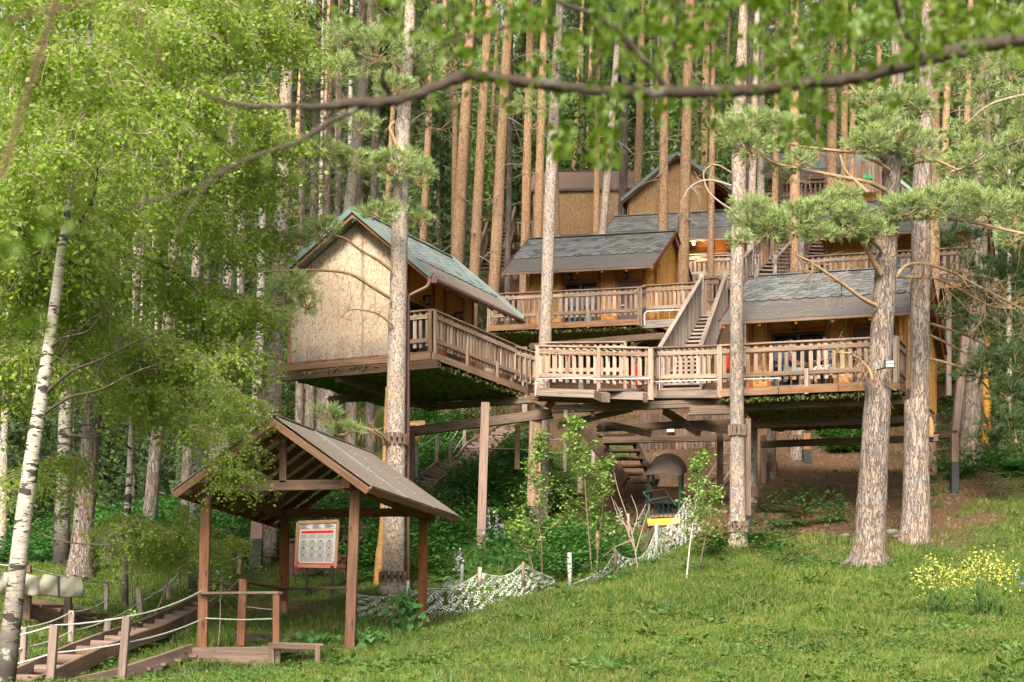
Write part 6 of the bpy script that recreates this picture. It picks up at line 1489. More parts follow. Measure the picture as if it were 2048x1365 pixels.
def sprays(T, n, xr, yr, dr, seed, fn=leaf_region, smin=.75, smax=1.3, mat='birch_leaf', name='foliage', tw='dead_twig', cl=9):
    """sprays gathered in sloping, flattened boughs so that gaps stay between them"""
    r = np.random.default_rng(seed); mats = [[] for _ in SPR]; c = 0; t = 0
    while c < n and t < n * 12:
        t += 1; cx_, cy_ = r.uniform(*xr), r.uniform(*yr)
        if r.random() > fn(cx_, cy_): continue
        d0 = r.uniform(*dr); sl = r.normal(.25, .35) * (1 if cx_ > 150 else -1); rx = 62 * 26 / d0
        for _ in range(cl):
            u = r.normal(0, rx * .6); px = cx_ + u; py = cy_ + u * sl + abs(u) * .25 + r.normal(0, 12)
            if fn(px, py) < .1: continue
            c += 1; mats[r.integers(0, len(SPR))].append(m4(np.array(Matrix.Rotation(r.uniform(0, 6.283), 3, 'Z')) @ np.array(Matrix.Rotation(r.normal(0, .25), 3, 'X')), W(px, py, d0 + r.normal(0, .5)), r.uniform(smin, smax)))
    V, Fc = cat([merge(SPR[k][0], mats[k]) for k in range(len(SPR)) if mats[k]]); np_obj(name, V, Fc, M[mat], T)
    V, Fc = cat([merge(SPR[k][1], mats[k]) for k in range(len(SPR)) if mats[k]]); np_obj('twigs', V, Fc, M[tw], T)
sprays(B1, 180, (-60, 260), (-60, 1000), (19.5, 24), 1)
sprays(B2, 235, (-60, 420), (-60, 1000), (26, 30.5), 2)
B4 = birch('birch stem hidden inside the bright leaf mass left of the cabin', [(385, 1040, 16), (395, 900, 15), (405, 700, 13), (420, 450, 11), (440, 150, 8)], 29)
B5 = birch('slim birch stem near the left top among leaves', [(250, 1100, 14), (262, 900, 13), (275, 600, 11), (290, 300, 9), (300, 50, 7)], 27)
sprays(B4, 290, (260, 620), (-60, 1000), (25.5, 29.5), 3)
sprays(B5, 190, (80, 480), (-60, 900), (22.5, 26), 4)
sprays(B1, 95, (-60, 320), (-60, 500), (16.2, 17.8), 6, lambda x, y: .9 * min(1, max(0.02, (500 - y) / 260)), .6, .95, name='near_foliage')
sprays(B4, 26, (470, 545), (760, 960), (21.8, 22.3), 8, lambda x, y: 1.0 if x < 505 + (960 - y) * .15 else .0, .5, .8, cl=3, name='hanging_foliage')
sh = thing('shrub', 'bright green leafy shrub between the log steps and the gazebo', 'shrub', W(330, 1190, 26.5))
sprays(sh, 80, (190, 500), (1010, 1160), (24, 28), 5, lambda x, y: 1.0 if ((x - 345) / 150) ** 2 + ((y - 1085) / 70) ** 2 < 1 else 0, .5, .8)
for k, (a, b) in enumerate((((360, 1190), (330, 1060)), ((300, 1250), (345, 1090)), ((240, 1300), (262, 1100)))):
    pt = smooth_path([(a[0], a[1], 0), ((a[0] + b[0]) / 2 + 12, (a[1] + b[1]) / 2, 0), (b[0], b[1], 0)], 4); wire('stem', [W(x, y, 25.5) for x, y, _ in pt], .012, M['rail_wood'], sh, 6, 1)
# limbs of the birches crossing the leaf mass
for k, (T, pts, d, w0) in enumerate(((B1, [(88, 790), (140, 745), (200, 720), (260, 690), (330, 660)], 18.5, 7), (B1, [(96, 700), (130, 675), (180, 660), (215, 600)], 18.5, 6), (B1, [(84, 830), (140, 795), (200, 780), (270, 745), (330, 725)], 18.5, 7), (B2, [(140, 870), (190, 875), (240, 860), (290, 830)], 28, 6), (B1, [(128, 480), (170, 430), (190, 380), (200, 300)], 18.5, 7),
    (B1, [(60, 1050), (110, 1080), (200, 1090), (260, 1085)], 18.8, 4), (B5, [(262, 900), (220, 860), (170, 850), (120, 860)], 26, 5), (B4, [(405, 600), (370, 560), (300, 520), (220, 500)], 27, 6), (B2, [(0, 820), (60, 780), (130, 700), (180, 650)], 22, 5))):
    branch(T, pts, d, w0, 2, 'branch_bark', 8, 500 + k, -.6, 40)

# ------------------------------------------------------------------ the pine wood behind the cabins
def far_pine(x1, y1, x2, y2, w_, d, lab, mat='pine_orange', crown=True, dead=2):
    dx = (x2 - x1) / (y2 - y1); X0 = (x1 - CX) / F * d; g = None; yb = y1
    for _ in range(6): xb = x1 + dx * (yb - y1); g = gh((xb - CX) / F * d, d); yb = H - g / d * F
    b = W(xb, yb, d); T = thing('pine_tree', lab, 'tree', (b.x, b.y, g), 'tall pine trunks behind the cabins')
    bend = random.uniform(-3, 3); path = []
    for t in (0, .15, .35, .6, .85, 1.0):
        y = yb + (-80 - yb) * t; path.append((x1 + dx * (y - y1) + bend * math.sin(t * 3.14), y, w_ * (1.12 - .42 * t)))
    pts, rad = pine_trunk(T, path, d, mat, 7, 10, .03)
    if crown:
        k = random.randrange(3); c = np.array(pts[-1]) - np.array([0, 0, 4.0]); a = random.uniform(0, 6); s_ = random.uniform(.8, 1.1); put_mesh('crown', CR[k][0], c, T, a, s_); put_mesh('crown_limbs', CR[k][1], c, T, a, s_)
    r = np.random.default_rng(int(x1)); parts = []
    for _ in range(dead * 3):
        py = r.uniform(0, min(yb, 520)); px = x1 + dx * (py - y1); sg = r.choice([-1, 1]); L = r.uniform(12, 60); dr_ = r.uniform(-.5, .6)
        q = [np.array(W(px + sg * L * t, py - L * dr_ * t + L * .5 * t * t, d - .5 * t)) for t in (0, .35, .7, 1.0)]; parts.append(tube_np(q, [.022, .016, .01, .005], 4))
        for _k in range(3): e = q[2] + r.normal(0, .35, 3); parts.append(tube_np([q[r.integers(1, 3)], e], [.008, .004], 3))
    V, Fq = cat(parts); np_obj('dead_branches', V, Fq, M['dead_twig'], T, True); return T
FP = [(700, 410, 740, 60, 25, 45, 'tall reddish pine trunk directly above the left roof peak', 'pine_pale'), (645, 440, 650, 300, 19, 58, 'orange trunk left of the roof peak, partly behind needles', 'pine_orange'), (668, 440, 672, 300, 12, 62, 'thin grey trunk left of the roof peak', 'pine_grey'),
 (846, 460, 862, 130, 16, 57, 'orange pine trunk just right of the pale slender pine', 'pine_orange'), (876, 470, 884, 200, 15, 60, 'slim reddish trunk, second right of the pale slender pine', 'pine_orange'), (870, 490, 874, 400, 9, 64, 'very thin trunk between two slim reddish pines', 'pine_grey'),
 (913, 490, 932, 170, 25, 47, 'stout orange pine trunk, leftmost of the close row above the roof', 'pine_orange'), (925, 470, 938, 230, 14, 56, 'grey trunk touching the stout orange pine from behind', 'pine_grey'), (951, 530, 972, 130, 22, 46, 'brown pine trunk leaning right, second of the close row', 'pine_orange'),
 (992, 540, 1012, 150, 24, 44.5, 'golden orange pine trunk reaching lowest beside the middle roof', 'pine_orange'), (1015, 560, 1020, 200, 12, 55, 'thin grey brown trunk right of the golden orange pine', 'pine_grey'), (1049, 500, 1056, 200, 19, 50, 'brown trunk in front of the brown roof left end', 'pine_orange'),
 (1076, 470, 1084, 200, 19, 48, 'golden trunk left of the whitish slim pine', 'pine_orange'), (1116, 480, 1112, 220, 14, 53, 'brown trunk right behind the whitish slim pine', 'pine_orange'), (1150, 340, 1156, 220, 9, 74, 'thin far trunk above the brown roof, left', 'pine_orange'), (1176, 345, 1180, 220, 9, 76, 'thin far trunk above the brown roof, middle', 'pine_orange'),
 (1203, 500, 1228, 180, 16, 49, 'curved trunk in front of the tan cabin wall', 'pine_pale'), (1244, 420, 1248, 200, 18, 58, 'dark brown trunk at the corner of the green gabled cabin', 'pine_grey'), (1274, 350, 1278, 200, 17, 62, 'brown trunk above the green gabled cabin, left', 'pine_orange'), (1326, 560, 1330, 220, 20, 45.5, 'pinkish trunk left of the stairs in front of the gable', 'pine_orange'),
 (1366, 570, 1376, 160, 24, 44.8, 'orange trunk left of the lit lamp, in front of the gable', 'pine_orange'), (1409, 340, 1412, 200, 17, 66, 'orange trunk behind the right slope of the gable', 'pine_orange'), (1446, 330, 1450, 230, 8, 72, 'thin far trunk between the gable and the pale pine', 'pine_orange'), (1496, 330, 1498, 200, 14, 60, 'grey trunk right of the pale slim pine', 'pine_grey'),
 (1522, 400, 1524, 200, 15, 54, 'greyish white trunk behind needle pads', 'pine_pale'), (1546, 540, 1552, 180, 14, 50, 'slim orange trunk beside the dark open stairs', 'pine_orange'), (1591, 520, 1590, 140, 22, 47, 'orange trunk standing before the dark stairs', 'pine_orange'), (1632, 400, 1636, 220, 11, 62, 'thin trunk above the dark gallery, left', 'pine_orange'),
 (1661, 440, 1662, 200, 22, 55, 'knotty orange trunk above the needle pads', 'pine_orange'), (1689, 390, 1690, 200, 15, 60, 'orange trunk right of the knotty one', 'pine_orange'), (1752, 330, 1756, 200, 14, 62, 'brown trunk hidden behind the needles of the leaning pine', 'pine_orange'), (1500, 560, 1504, 420, 16, 46, 'pale grey trunk close behind the pale slim pine', 'pine_pale'),
 (1560, 120, 1562, 60, 14, 70, 'far trunk seen above the dark branch, right of centre', 'pine_orange'), (1308, 300, 1312, 180, 9, 75, 'thin far trunk above the gable peak', 'pine_grey'), (985, 300, 990, 200, 9, 78, 'thin far trunk between two orange pines', 'pine_orange'), (1040, 300, 1044, 200, 8, 80, 'thin far trunk left of the golden pair', 'pine_grey'),
 (900, 300, 904, 200, 8, 76, 'thin far trunk left of the stout orange pine', 'pine_orange'), (1890, 250, 1894, 150, 16, 60, 'orange trunk behind the light foliage at upper right', 'pine_orange'), (1935, 140, 1938, 60, 14, 62, 'far orange trunk at the upper right', 'pine_orange'), (780, 300, 786, 200, 12, 66, 'far trunk behind the pale slender pine', 'pine_orange'), (600, 200, 606, 100, 14, 60, 'far trunk behind birch leaves at upper left', 'pine_orange')]
for (x1, y1, x2, y2, w_, d, lab, mt) in FP: far_pine(x1, y1, x2, y2, w_, d, lab, mt, crown=(d < 68))
# filling trees of the wood further up: each with its own crown
_q = np.random.default_rng(77); cnt = 0
PLACE = ('at the far left edge', 'above the near birch', 'left of the birch leaf mass', 'behind the bright birch leaves', 'above the left tip of the dark branch', 'over the left cabin eave', 'above the left roof peak', 'right of the pale slender pine', 'behind the close row of orange pines', 'left of the whitish slim pine',
    'above the brown roofed cabin', 'left of the green gabled cabin', 'above the green gable', 'right of the green gable', 'behind the pale slim pine', 'above the dark gallery', 'behind the knotty orange trunk', 'behind the leaning grey pine', 'behind the straight grey brown pine', 'at the upper right edge', 'at the far right edge')
ROWS = ('lowest row', 'second row up the slope', 'third row up the slope', 'fourth row up the slope', 'second highest row', 'highest row')
def place_word(px): return PLACE[int(min(max((px + 80) / 2220 * len(PLACE), 0), len(PLACE) - 1))]
def uniq(s):
    if s in seen: s = 'second ' + s
    while s in seen: s = s.replace('second', 'third')[:] if 'third' not in s else s.replace('third', 'fourth')
    seen.add(s); return s
kinds = ('dark evergreen', 'feathery conifer', 'broadleaved tree'); seen = set()
for row, (d, n, s0) in enumerate(((58, 9, .8), (68, 14, 1.0), (78, 16, 1.15), (90, 18, 1.3), (104, 18, 1.5), (120, 16, 1.7))):
    for i in range(n):
        px = -80 + 2220 * (i + _q.uniform(.1, .9)) / n; dd_ = d + _q.uniform(-4, 4)
        if d < 64 and 900 < px < 1850: continue
        x = (px - CX) / F * dd_; g = gh(x, dd_); k = _q.integers(0, 3); s_ = s0 * _q.uniform(.85, 1.2)
        T = thing('forest_tree', uniq(kinds[k] + ' ' + place_word(px) + ', ' + ROWS[row]), 'tree', (x, dd_, g), 'trees filling the wood up the slope')
        hb = 0.0
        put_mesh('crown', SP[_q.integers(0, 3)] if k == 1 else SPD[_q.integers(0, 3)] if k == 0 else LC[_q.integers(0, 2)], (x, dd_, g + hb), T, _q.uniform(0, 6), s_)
        V, Fq = tube_np([(x, dd_, g - .3), (x, dd_, g + 4 * s_), (x, dd_, g + 9 * s_)], [.16 * s_, .11 * s_, .03], 7); np_obj('trunk', V, Fq, M['pine_grey'], T, True, origin=(x, dd_, g))
# dark wood at the left, shade put into its evergreen colour, and understorey
for i, (px, d, s_, k) in enumerate([(-420, 46, 1.0, 0), (-330, 52, 1.1, 2), (-240, 44, .9, 1), (-160, 50, 1.0, 0), (-480, 60, 1.3, 1), (-300, 66, 1.4, 0), (-60, 40, .8, 0), (30, 46, .9, 0), (95, 52, 1.0, 2), (170, 44, .6, 2), (215, 56, 1.1, 0), (290, 60, 1.1, 0), (345, 54, .8, 2), (400, 48, .7, 2), (440, 62, 1.1, 0), (500, 52, .8, 0), (560, 58, 1.0, 1), (610, 50, .6, 2), (660, 56, .9, 1), (720, 60, 1.0, 1), (-20, 60, 1.2, 0), (130, 66, 1.2, 0), (790, 58, .7, 2), (600, 66, 1.2, 0), (840, 66, 1.0, 1), (760, 72, 1.3, 0), (150, 43, .5, 0), (205, 46, .6, 0), (262, 44, .48, 0), (318, 47, .6, 0), (360, 45, .5, 0), (415, 44, .5, 0), (465, 47, .6, 0), (90, 45, .55, 0), (20, 42, .5, 0), (520, 46, .5, 0)]):
    x = (px - CX) / F * d; g = gh(x, d); T = thing('forest_tree', uniq(('dark evergreen in the shaded wood ', 'feathery conifer in the shaded wood ', 'leafy understorey tree in the shaded wood ')[k] + place_word(px) + (', nearest' if d < 44.5 else ', near' if d < 50 else ', farther' if d > 59 else '')), 'tree', (x, d, g), 'trees of the shaded wood at left')
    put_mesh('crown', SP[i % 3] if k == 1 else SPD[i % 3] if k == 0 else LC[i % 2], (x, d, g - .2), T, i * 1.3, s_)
    V, Fq = tube_np([(x, d, g - .3), (x, d, g + 4 * s_), (x, d, g + 9 * s_)], [.14, .1, .03], 7); np_obj('trunk', V, Fq, M['pine_grey'], T, True, origin=(x, d, g))
for i, (px, d, s_, k) in enumerate([(2180, 44, .9, 1), (2260, 50, 1.1, 0), (2340, 42, .8, 2), (2430, 48, 1.0, 1), (2520, 44, .9, 0), (2230, 62, 1.3, 0), (2380, 64, 1.4, 1), (2500, 66, 1.4, 0), (2300, 80, 1.7, 0), (2460, 84, 1.7, 1), (2240, 98, 2.0, 0), (2400, 104, 2.1, 1)]):
    x = (px - CX) / F * d; g = gh(x, d); T = thing('forest_tree', uniq(('dark evergreen', 'feathery conifer', 'leafy tree')[k] + ' in the wood beyond the right edge, ' + ('nearest', 'near', 'halfway up the slope', 'far up the slope')[min(3, int((d - 40) / 12))]), 'tree', (x, d, g), 'trees of the wood right of the cabins')
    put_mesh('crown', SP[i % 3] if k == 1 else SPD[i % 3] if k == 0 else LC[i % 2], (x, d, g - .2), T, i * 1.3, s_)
    V, Fq = tube_np([(x, d, g - .3), (x, d, g + 4 * s_), (x, d, g + 9 * s_)], [.14 * s_, .1 * s_, .03], 7); np_obj('trunk', V, Fq, M['pine_grey'], T, True, origin=(x, d, g))
# pine mass on the right edge
TR = thing('pine_tree', 'bushy pine with dark green pads filling the right edge', 'tree', W(2100, 1010, 33), 'bushy pines at the right edge')
pine_trunk(TR, [(2110, 1010, 40), (2105, 800, 34), (2100, 500, 30), (2095, 200, 24), (2090, -40, 18)], 33, 'pine_grey')
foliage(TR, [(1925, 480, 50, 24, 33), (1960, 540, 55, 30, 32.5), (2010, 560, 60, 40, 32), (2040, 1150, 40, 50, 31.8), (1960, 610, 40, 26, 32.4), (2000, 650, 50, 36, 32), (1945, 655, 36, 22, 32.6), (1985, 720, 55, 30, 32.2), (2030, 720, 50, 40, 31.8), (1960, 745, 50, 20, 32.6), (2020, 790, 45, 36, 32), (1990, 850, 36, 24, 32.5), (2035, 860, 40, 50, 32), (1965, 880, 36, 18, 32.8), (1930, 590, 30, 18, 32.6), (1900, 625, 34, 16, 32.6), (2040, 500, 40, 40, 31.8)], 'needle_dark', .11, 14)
for k, pts in enumerate(([(1862, 648), (1900, 660), (1940, 675), (1975, 695), (1995, 725)], [(1862, 672), (1900, 690), (1935, 710), (1960, 728)], [(1860, 718), (1900, 728), (1945, 745), (1985, 790), (2014, 843)], [(1865, 610), (1900, 620), (1935, 640)])): branch(T3b, pts, 33.5, 6, 2.5, 'limb', 8, 600 + k, -.6, 40)
TR2 = thing('pine_tree', 'light green bushy pine at the upper right edge', 'tree', W(2140, 1020, 31), 'bushy pines at the right edge')
pine_trunk(TR2, [(2150, 1020, 40), (2140, 700, 34), (2130, 350, 28), (2120, -40, 20)], 30.5, 'pine_grey')
foliage(TR2, [(1910, 340, 50, 26, 30.5), (1960, 320, 55, 36, 30), (2010, 340, 50, 40, 29.8), (2040, 290, 44, 46, 29.6), (1980, 380, 50, 24, 30), (1930, 270, 40, 26, 31), (1990, 240, 50, 34, 30.5), (2040, 210, 44, 40, 30), (1960, 190, 44, 26, 31), (2020, 140, 50, 34, 30.5), (1970, 120, 44, 30, 31), (2030, 60, 50, 44, 30.5), (1950, 60, 50, 34, 31.5), (1900, 150, 40, 24, 31.5), (2030, 470, 44, 26, 30)], 'needle_light', .085, 15)
for k, pts in enumerate(([(2120, 270), (2048, 280), (1990, 300), (1940, 330), (1900, 345)], [(2120, 250), (2048, 272), (1990, 295), (1950, 318)], [(2120, 180), (2050, 190), (1980, 210), (1930, 250)])): branch(TR2, pts, 29.5, 8, 3, 'dead_twig', 10, 620 + k, .6, 40)
# mid distance pine foliage hanging between the trunks, upper left and centre
TM = thing('pine_tree', 'soft grey green pine crown behind the pale slender pine', 'tree', W(620, 940, 44), 'tall pine trunks behind the cabins')
pine_trunk(TM, [(618, 940, 20), (622, 700, 18), (630, 300, 15), (640, -40, 12)], 44, 'pine_grey', 6)
foliage(TM, [(600, 330, 60, 30, 43), (650, 380, 50, 24, 43), (600, 420, 50, 24, 43), (570, 480, 44, 26, 43), (640, 240, 60, 36, 43), (600, 180, 60, 40, 43), (560, 100, 60, 40, 43), (640, 60, 60, 40, 43), (880, 240, 44, 34, 43.5), (900, 120, 50, 34, 44), (860, 60, 44, 30, 43)], 'needle_back', .06, 16)

for lab, px0, d, pf in (('pine crown reaching down between the orange trunks, above the left roof', 905, 50, [(850, 40, 60, 40), (900, 90, 50, 30), (940, 30, 60, 40), (880, 190, 44, 26), (960, 160, 40, 24), (1000, 60, 50, 36)]),
    ('pine crown above the brown roofed cabin', 1190, 52, [(1090, 60, 50, 36), (1150, 30, 60, 40), (1210, 80, 60, 34), (1180, 170, 44, 22), (1250, 30, 60, 44), (1290, 120, 44, 26)]),
    ('pine crown above the green gable', 1420, 50, [(1340, 60, 60, 40), (1400, 100, 50, 30), (1440, 30, 60, 40), (1400, 210, 44, 24), (1510, 90, 50, 34), (1560, 40, 60, 40), (1450, 190, 40, 20)]),
    ('pine crown behind the leaning grey pine', 1700, 46, [(1620, 60, 60, 40), (1680, 110, 54, 30), (1740, 50, 60, 40), (1640, 190, 50, 26), (1850, 60, 60, 40), (1900, 110, 50, 40), (1720, 170, 40, 24)])):
    g0 = gh((px0 - CX) / F * d, d); yb = H - g0 / d * F
    T = thing('pine_tree', lab, 'tree', ((px0 - CX) / F * d, d, g0), 'tall pine trunks behind the cabins'); pine_trunk(T, [(px0, yb, 15), (px0 + 3, yb * .6, 13), (px0 + 6, 150, 10), (px0 + 9, -40, 8)], d, 'pine_orange', 5, 8)
    foliage(T, [(a, b, c_, e_, d) for a, b, c_, e_ in pf], 'needle_back', .08, int(px0))
# ------------------------------------------------------------------ saplings, shrubs, flowers
M['sap_bark'] = plain('thin_sapling_bark', (.16, .10, .075), .9, 0, .3)
def sapling(label, stem, d, n, wid, mat='sap_leaf', bark='rail_wood', leaf=.066, r0=.014, side=14, seed=1, y0=.2, name='birch_sapling'):
    r = np.random.default_rng(seed); P = smooth_path([(x, y, 0) for x, y in stem], 8); Q = [np.array(W(x, y, d)) for x, y, _ in P]; m = len(Q); b = Q[0]
    T = thing(name, label, 'sapling', b, 'young birches on the grass'); parts = [tube_np(Q, [r0 * (1 - .8 * i / m) for i in range(m)], 7)]; V = []; Fc = []
    Q[0][2] -= .1
    def leaves(c, k):
        for _ in range(k):
            q = c + r.normal(0, .05, 3); a = r.uniform(0, 6.283); i = len(V); V.extend(leaf_at(q, (math.cos(a), math.sin(a), r.normal(-.2, .5)), (r.normal(0, .6), r.normal(0, .6), 1), leaf * r.uniform(.6, 1.2), leaf * .75)); Fc.append((i, i + 1, i + 2, i + 3))
    for k in range(side):
        t = y0 + (1 - y0) * (k + r.uniform(0, 1)) / side; i = min(int(t * (m - 1)), m - 1); p = Q[i]; a = r.uniform(0, 6.283); L = wid / F * d * (1.15 - t) * r.uniform(.6, 1.1); v = np.array([math.cos(a), math.sin(a) * .8, .75])
        q1 = p + v * L * .6; q2 = p + v * L + np.array([0, 0, .1 * L]); parts.append(tube_np([p, q1, q2], [r0 * .4, r0 * .25, .002], 4))
        for _ in range(int(n / side)): u = r.uniform(.25, 1.05); leaves(p + (q2 - p) * u, 1)
    for _ in range(n // 5): leaves(Q[min(m - 1, int((.6 + .4 * r.random()) * m))], 1)
    Vt, Ft = cat(parts); np_obj('stem', Vt, Ft, M[bark], T, True); np_obj('foliage', np.array(V), np.array(Fc), M[mat], T); return T
sapling('tall reddish stemmed sapling in the centre of the slope', [(1186, 1178), (1180, 1100), (1172, 1000), (1168, 940), (1160, 890), (1152, 838)], 26.5, 1150, 95, side=26, seed=1, y0=.22, bark='sap_bark')
sapling('second stem of the central sapling, shorter and leaning right', [(1190, 1176), (1196, 1100), (1204, 1030), (1210, 960), (1212, 925)], 26.8, 560, 60, side=16, seed=2, y0=.3, bark='sap_bark')
sapling('white stemmed young birch in front of the cart', [(1372, 1168), (1380, 1090), (1390, 1020), (1398, 960), (1406, 912)], 26.3, 760, 60, side=22, seed=3, y0=.3, bark='white_bark')
sapling('leafy sapling in front of the broad timber post', [(1084, 1146), (1082, 1080), (1072, 1010), (1074, 930), (1076, 872)], 28.0, 950, 90, side=22, seed=4, y0=.15, bark='sap_bark')
sapling('low leafy sapling at the peak of the long net', [(1068, 1150), (1058, 1110), (1040, 1075), (1020, 1050)], 27.6, 360, 70, side=12, seed=5, y0=.3, bark='sap_bark')
sapling('thin white stem rising through the log step bank', [(245, 1340), (250, 1280), (262, 1240), (270, 1225)], 22.5, 40, 25, side=5, seed=6, y0=.5, bark='white_bark', r0=.012)
sapling('thin white stem inside the front gazebo bay', [(436, 1292), (440, 1250), (441, 1190), (445, 1140)], 23.6, 60, 30, side=6, seed=7, y0=.6, bark='white_bark', r0=.01)
sapling('small leafy shoot right of the cart, hugging the young birch', [(1400, 1130), (1412, 1070), (1425, 1020), (1430, 975)], 28.5, 440, 55, side=12, seed=8, y0=.2, bark='sap_bark')
bs = thing('bare_shrub', 'leafless reddish shrub between the two saplings', 'shrub', W(1270, 1140, 28.5)); parts = []; r = np.random.default_rng(3)
for pts in ([(1278, 1158), (1270, 1100), (1262, 1060), (1250, 1020), (1236, 980), (1228, 945)], [(1268, 1095), (1250, 1050), (1228, 1000)], [(1264, 1070), (1275, 1030), (1262, 990)], [(1262, 1060), (1240, 1040), (1222, 992)], [(1270, 1110), (1290, 1040), (1300, 1010)], [(1268, 1080), (1230, 1095), (1200, 1120)]):
    P = smooth_path([(x, y, 0) for x, y in pts], 4); parts.append(tube_np([W(x, y, 28.5) for x, y, _ in P], np.linspace(.014, .004, len(P)), 5))
V, Fq = cat(parts); np_obj('stems', V, Fq, M['dead_twig'], bs, True)

def flower_plant(name, label, px, py, d, hgt, rad, n, petal, seed, leafmat='herb', leaf=.12, blos=.035, group=None, spike=False, catg='flower'):
    r = np.random.default_rng(seed); g = on_ground(px, py, d - 5, d + 5); T = thing(name, label, catg, g, group); st, V, Fc, VB, FB = [], [], [], [], []
    for k in range(n):
        a = r.uniform(0, 6.283); o = rad * math.sqrt(r.uniform()); h = hgt * r.uniform(.75, 1.05) * (1 - .25 * o / rad); b = np.array(g) + np.array([math.cos(a) * o * .4, math.sin(a) * o * .4, -.03]); e = np.array(g) + np.array([math.cos(a) * o, math.sin(a) * o, h])
        st.append(tube_np([b, (b + e) / 2 + r.normal(0, .02, 3), e], [.007, .005, .003], 4))
        for _ in range(9):
            t = r.uniform(.02, .7) ** 1.4; q = b + (e - b) * t; c = r.uniform(0, 6.283); i = len(V); l = leaf * (1.15 - t) * r.uniform(.7, 1.3); V.extend(leaf_at(q, (math.cos(c), math.sin(c), r.uniform(-.1, .9)), (0, 0, 1), l, l * .32)); Fc.append((i, i + 1, i + 2, i + 3))
        nb = 34 if spike else 26
        for j in range(nb):
            if spike: q = e - np.array([0, 0, 1]) * (j / nb) * hgt * .42 + np.r_[r.normal(0, .018 + .02 * j / nb, 2), 0]
            else: q = e + r.normal(0, 1, 3) * np.array([.07, .07, .09])
            Rm = rand_rot(r, 1.2); s_ = blos * r.uniform(.6, 1.2); i = len(VB); VB.extend([q + Rm @ (np.array(v) * s_) for v in ((-.5, -.4, 0), (.5, -.4, .1), (.5, .5, 0), (-.5, .4, .1))]); FB.append((i, i + 1, i + 2, i + 3))
    Vt, Ft = cat(st); np_obj('stems', Vt, Ft, M[leafmat], T, True); np_obj('leaves', np.array(V), np.array(Fc), M[leafmat], T); np_obj('blossoms', np.array(VB), np.array(FB), M[petal], T); return T
flower_plant('yellow_flower_plant', 'left clump of tall yellow flowering plants on the lawn', 1885, 1232, 20.5, .74, .36, 20, 'petal_yellow', 1, group='yellow flowers on the lawn', blos=.025)
flower_plant('yellow_flower_plant', 'right and taller clump of yellow flowering plants on the lawn', 1972, 1232, 20.8, .86, .40, 22, 'petal_yellow', 2, group='yellow flowers on the lawn', blos=.025)
flower_plant('yellow_flower_plant', 'small yellow flowers in front of the long net beside the gazebo post', 768, 1246, 24.4, .32, .14, 6, 'petal_yellow', 3, group=None, blos=.03)
flower_plant('blue_flower_plant', 'few blue flowers at the right edge of the lawn', 2044, 1200, 23, .35, .08, 2, 'petal_blue', 4, blos=.03)
for k, (px, py, h) in enumerate(((975, 1105, 1.0), (990, 1110, 1.05), (1005, 1100, .85), (966, 1110, .7), (1240, 1085, .8), (918, 1165, .7))):
    flower_plant('lupin', ('pale lilac lupin right of the tall pale post, left of the pair', 'tallest pale lilac lupin beside the tall pale post', 'pale lilac lupin rightmost of the cluster', 'low lilac lupin against the tall pale post', 'single pale lupin by the bare shrub', 'pinkish flower spike behind the long net')[k], px, py, 30, h, .06, 2, 'petal_lilac', 10 + k, 'herb', .14, .03, 'pale lupins in the undergrowth', True)
# broad leaved plants beside the gazebo, every leaf its own piece
def broad_leaf():
    V = [(0, 0, 0), (.05, .3, .03), (.0, .0, 0)]; V = []; Fc = []
    prof = [(0, .0), (.08, .26), (.3, .42), (.6, .36), (.85, .16), (1.0, .0)]
    for x, w_ in prof: V += [(x, -w_, .10 * w_ - .18 * x * x), (x, 0, -.18 * x * x), (x, w_, .10 * w_ - .18 * x * x)]
    for i in range(5): k = 3 * i; Fc += [(k, k + 3, k + 4, k + 1), (k + 1, k + 4, k + 5, k + 2)]
    return np_mesh('broad_leaf', np.array(V), np.array(Fc), M['fern'], True)
BL = broad_leaf()
def leafy_plant(label, px, py, d, n, rad, hgt, size, seed, bias=0):
    r = np.random.default_rng(seed); g = on_ground(px, py, d - 4, d + 4); T = thing('broad_leaved_plant', label, 'plant', g, 'broad leaved plants beside the gazebo'); st = []
    for k in range(n):
        a = r.uniform(0, 6.283); o = rad * math.sqrt(r.uniform()); p = Vector((g.x + math.cos(a) * o, g.y + math.sin(a) * o * .6, g.z + hgt * r.uniform(.1, 1) * (1 - .4 * o / rad))); yaw = r.uniform(-2.8, -.3); s_ = size * r.uniform(.6, 1.15)
        o_ = put_mesh('leaf', BL, p, T, Matrix.Rotation(yaw, 4, 'Z') @ Matrix.Rotation(r.uniform(.2, 1.1), 4, 'Y') @ Matrix.Rotation(r.normal(0, .3), 4, 'X'), s_)
        st.append(tube_np([np.array(g) + np.array([math.cos(a) * o * .3, math.sin(a) * o * .2, -.03]), np.array(p)], [.006, .004], 4))
    V, Fq = cat(st); np_obj('stems', V, Fq, M['herb'], T, True)
leafy_plant('broad leaved plant at the foot of the right front gazebo post', 735, 1300, 23.6, 70, .34, .42, .13, 1)
leafy_plant('broad leaved plant climbing at the rear right gazebo post', 812, 1272, 25.2, 95, .32, .85, .13, 2)
leafy_plant('small broad leaved plant on the gazebo platform edge', 532, 1322, 21.9, 12, .10, .36, .11, 3)
leafy_plant('low broad leaved weeds behind the low step', 620, 1290, 24.2, 60, .42, .25, .10, 4)

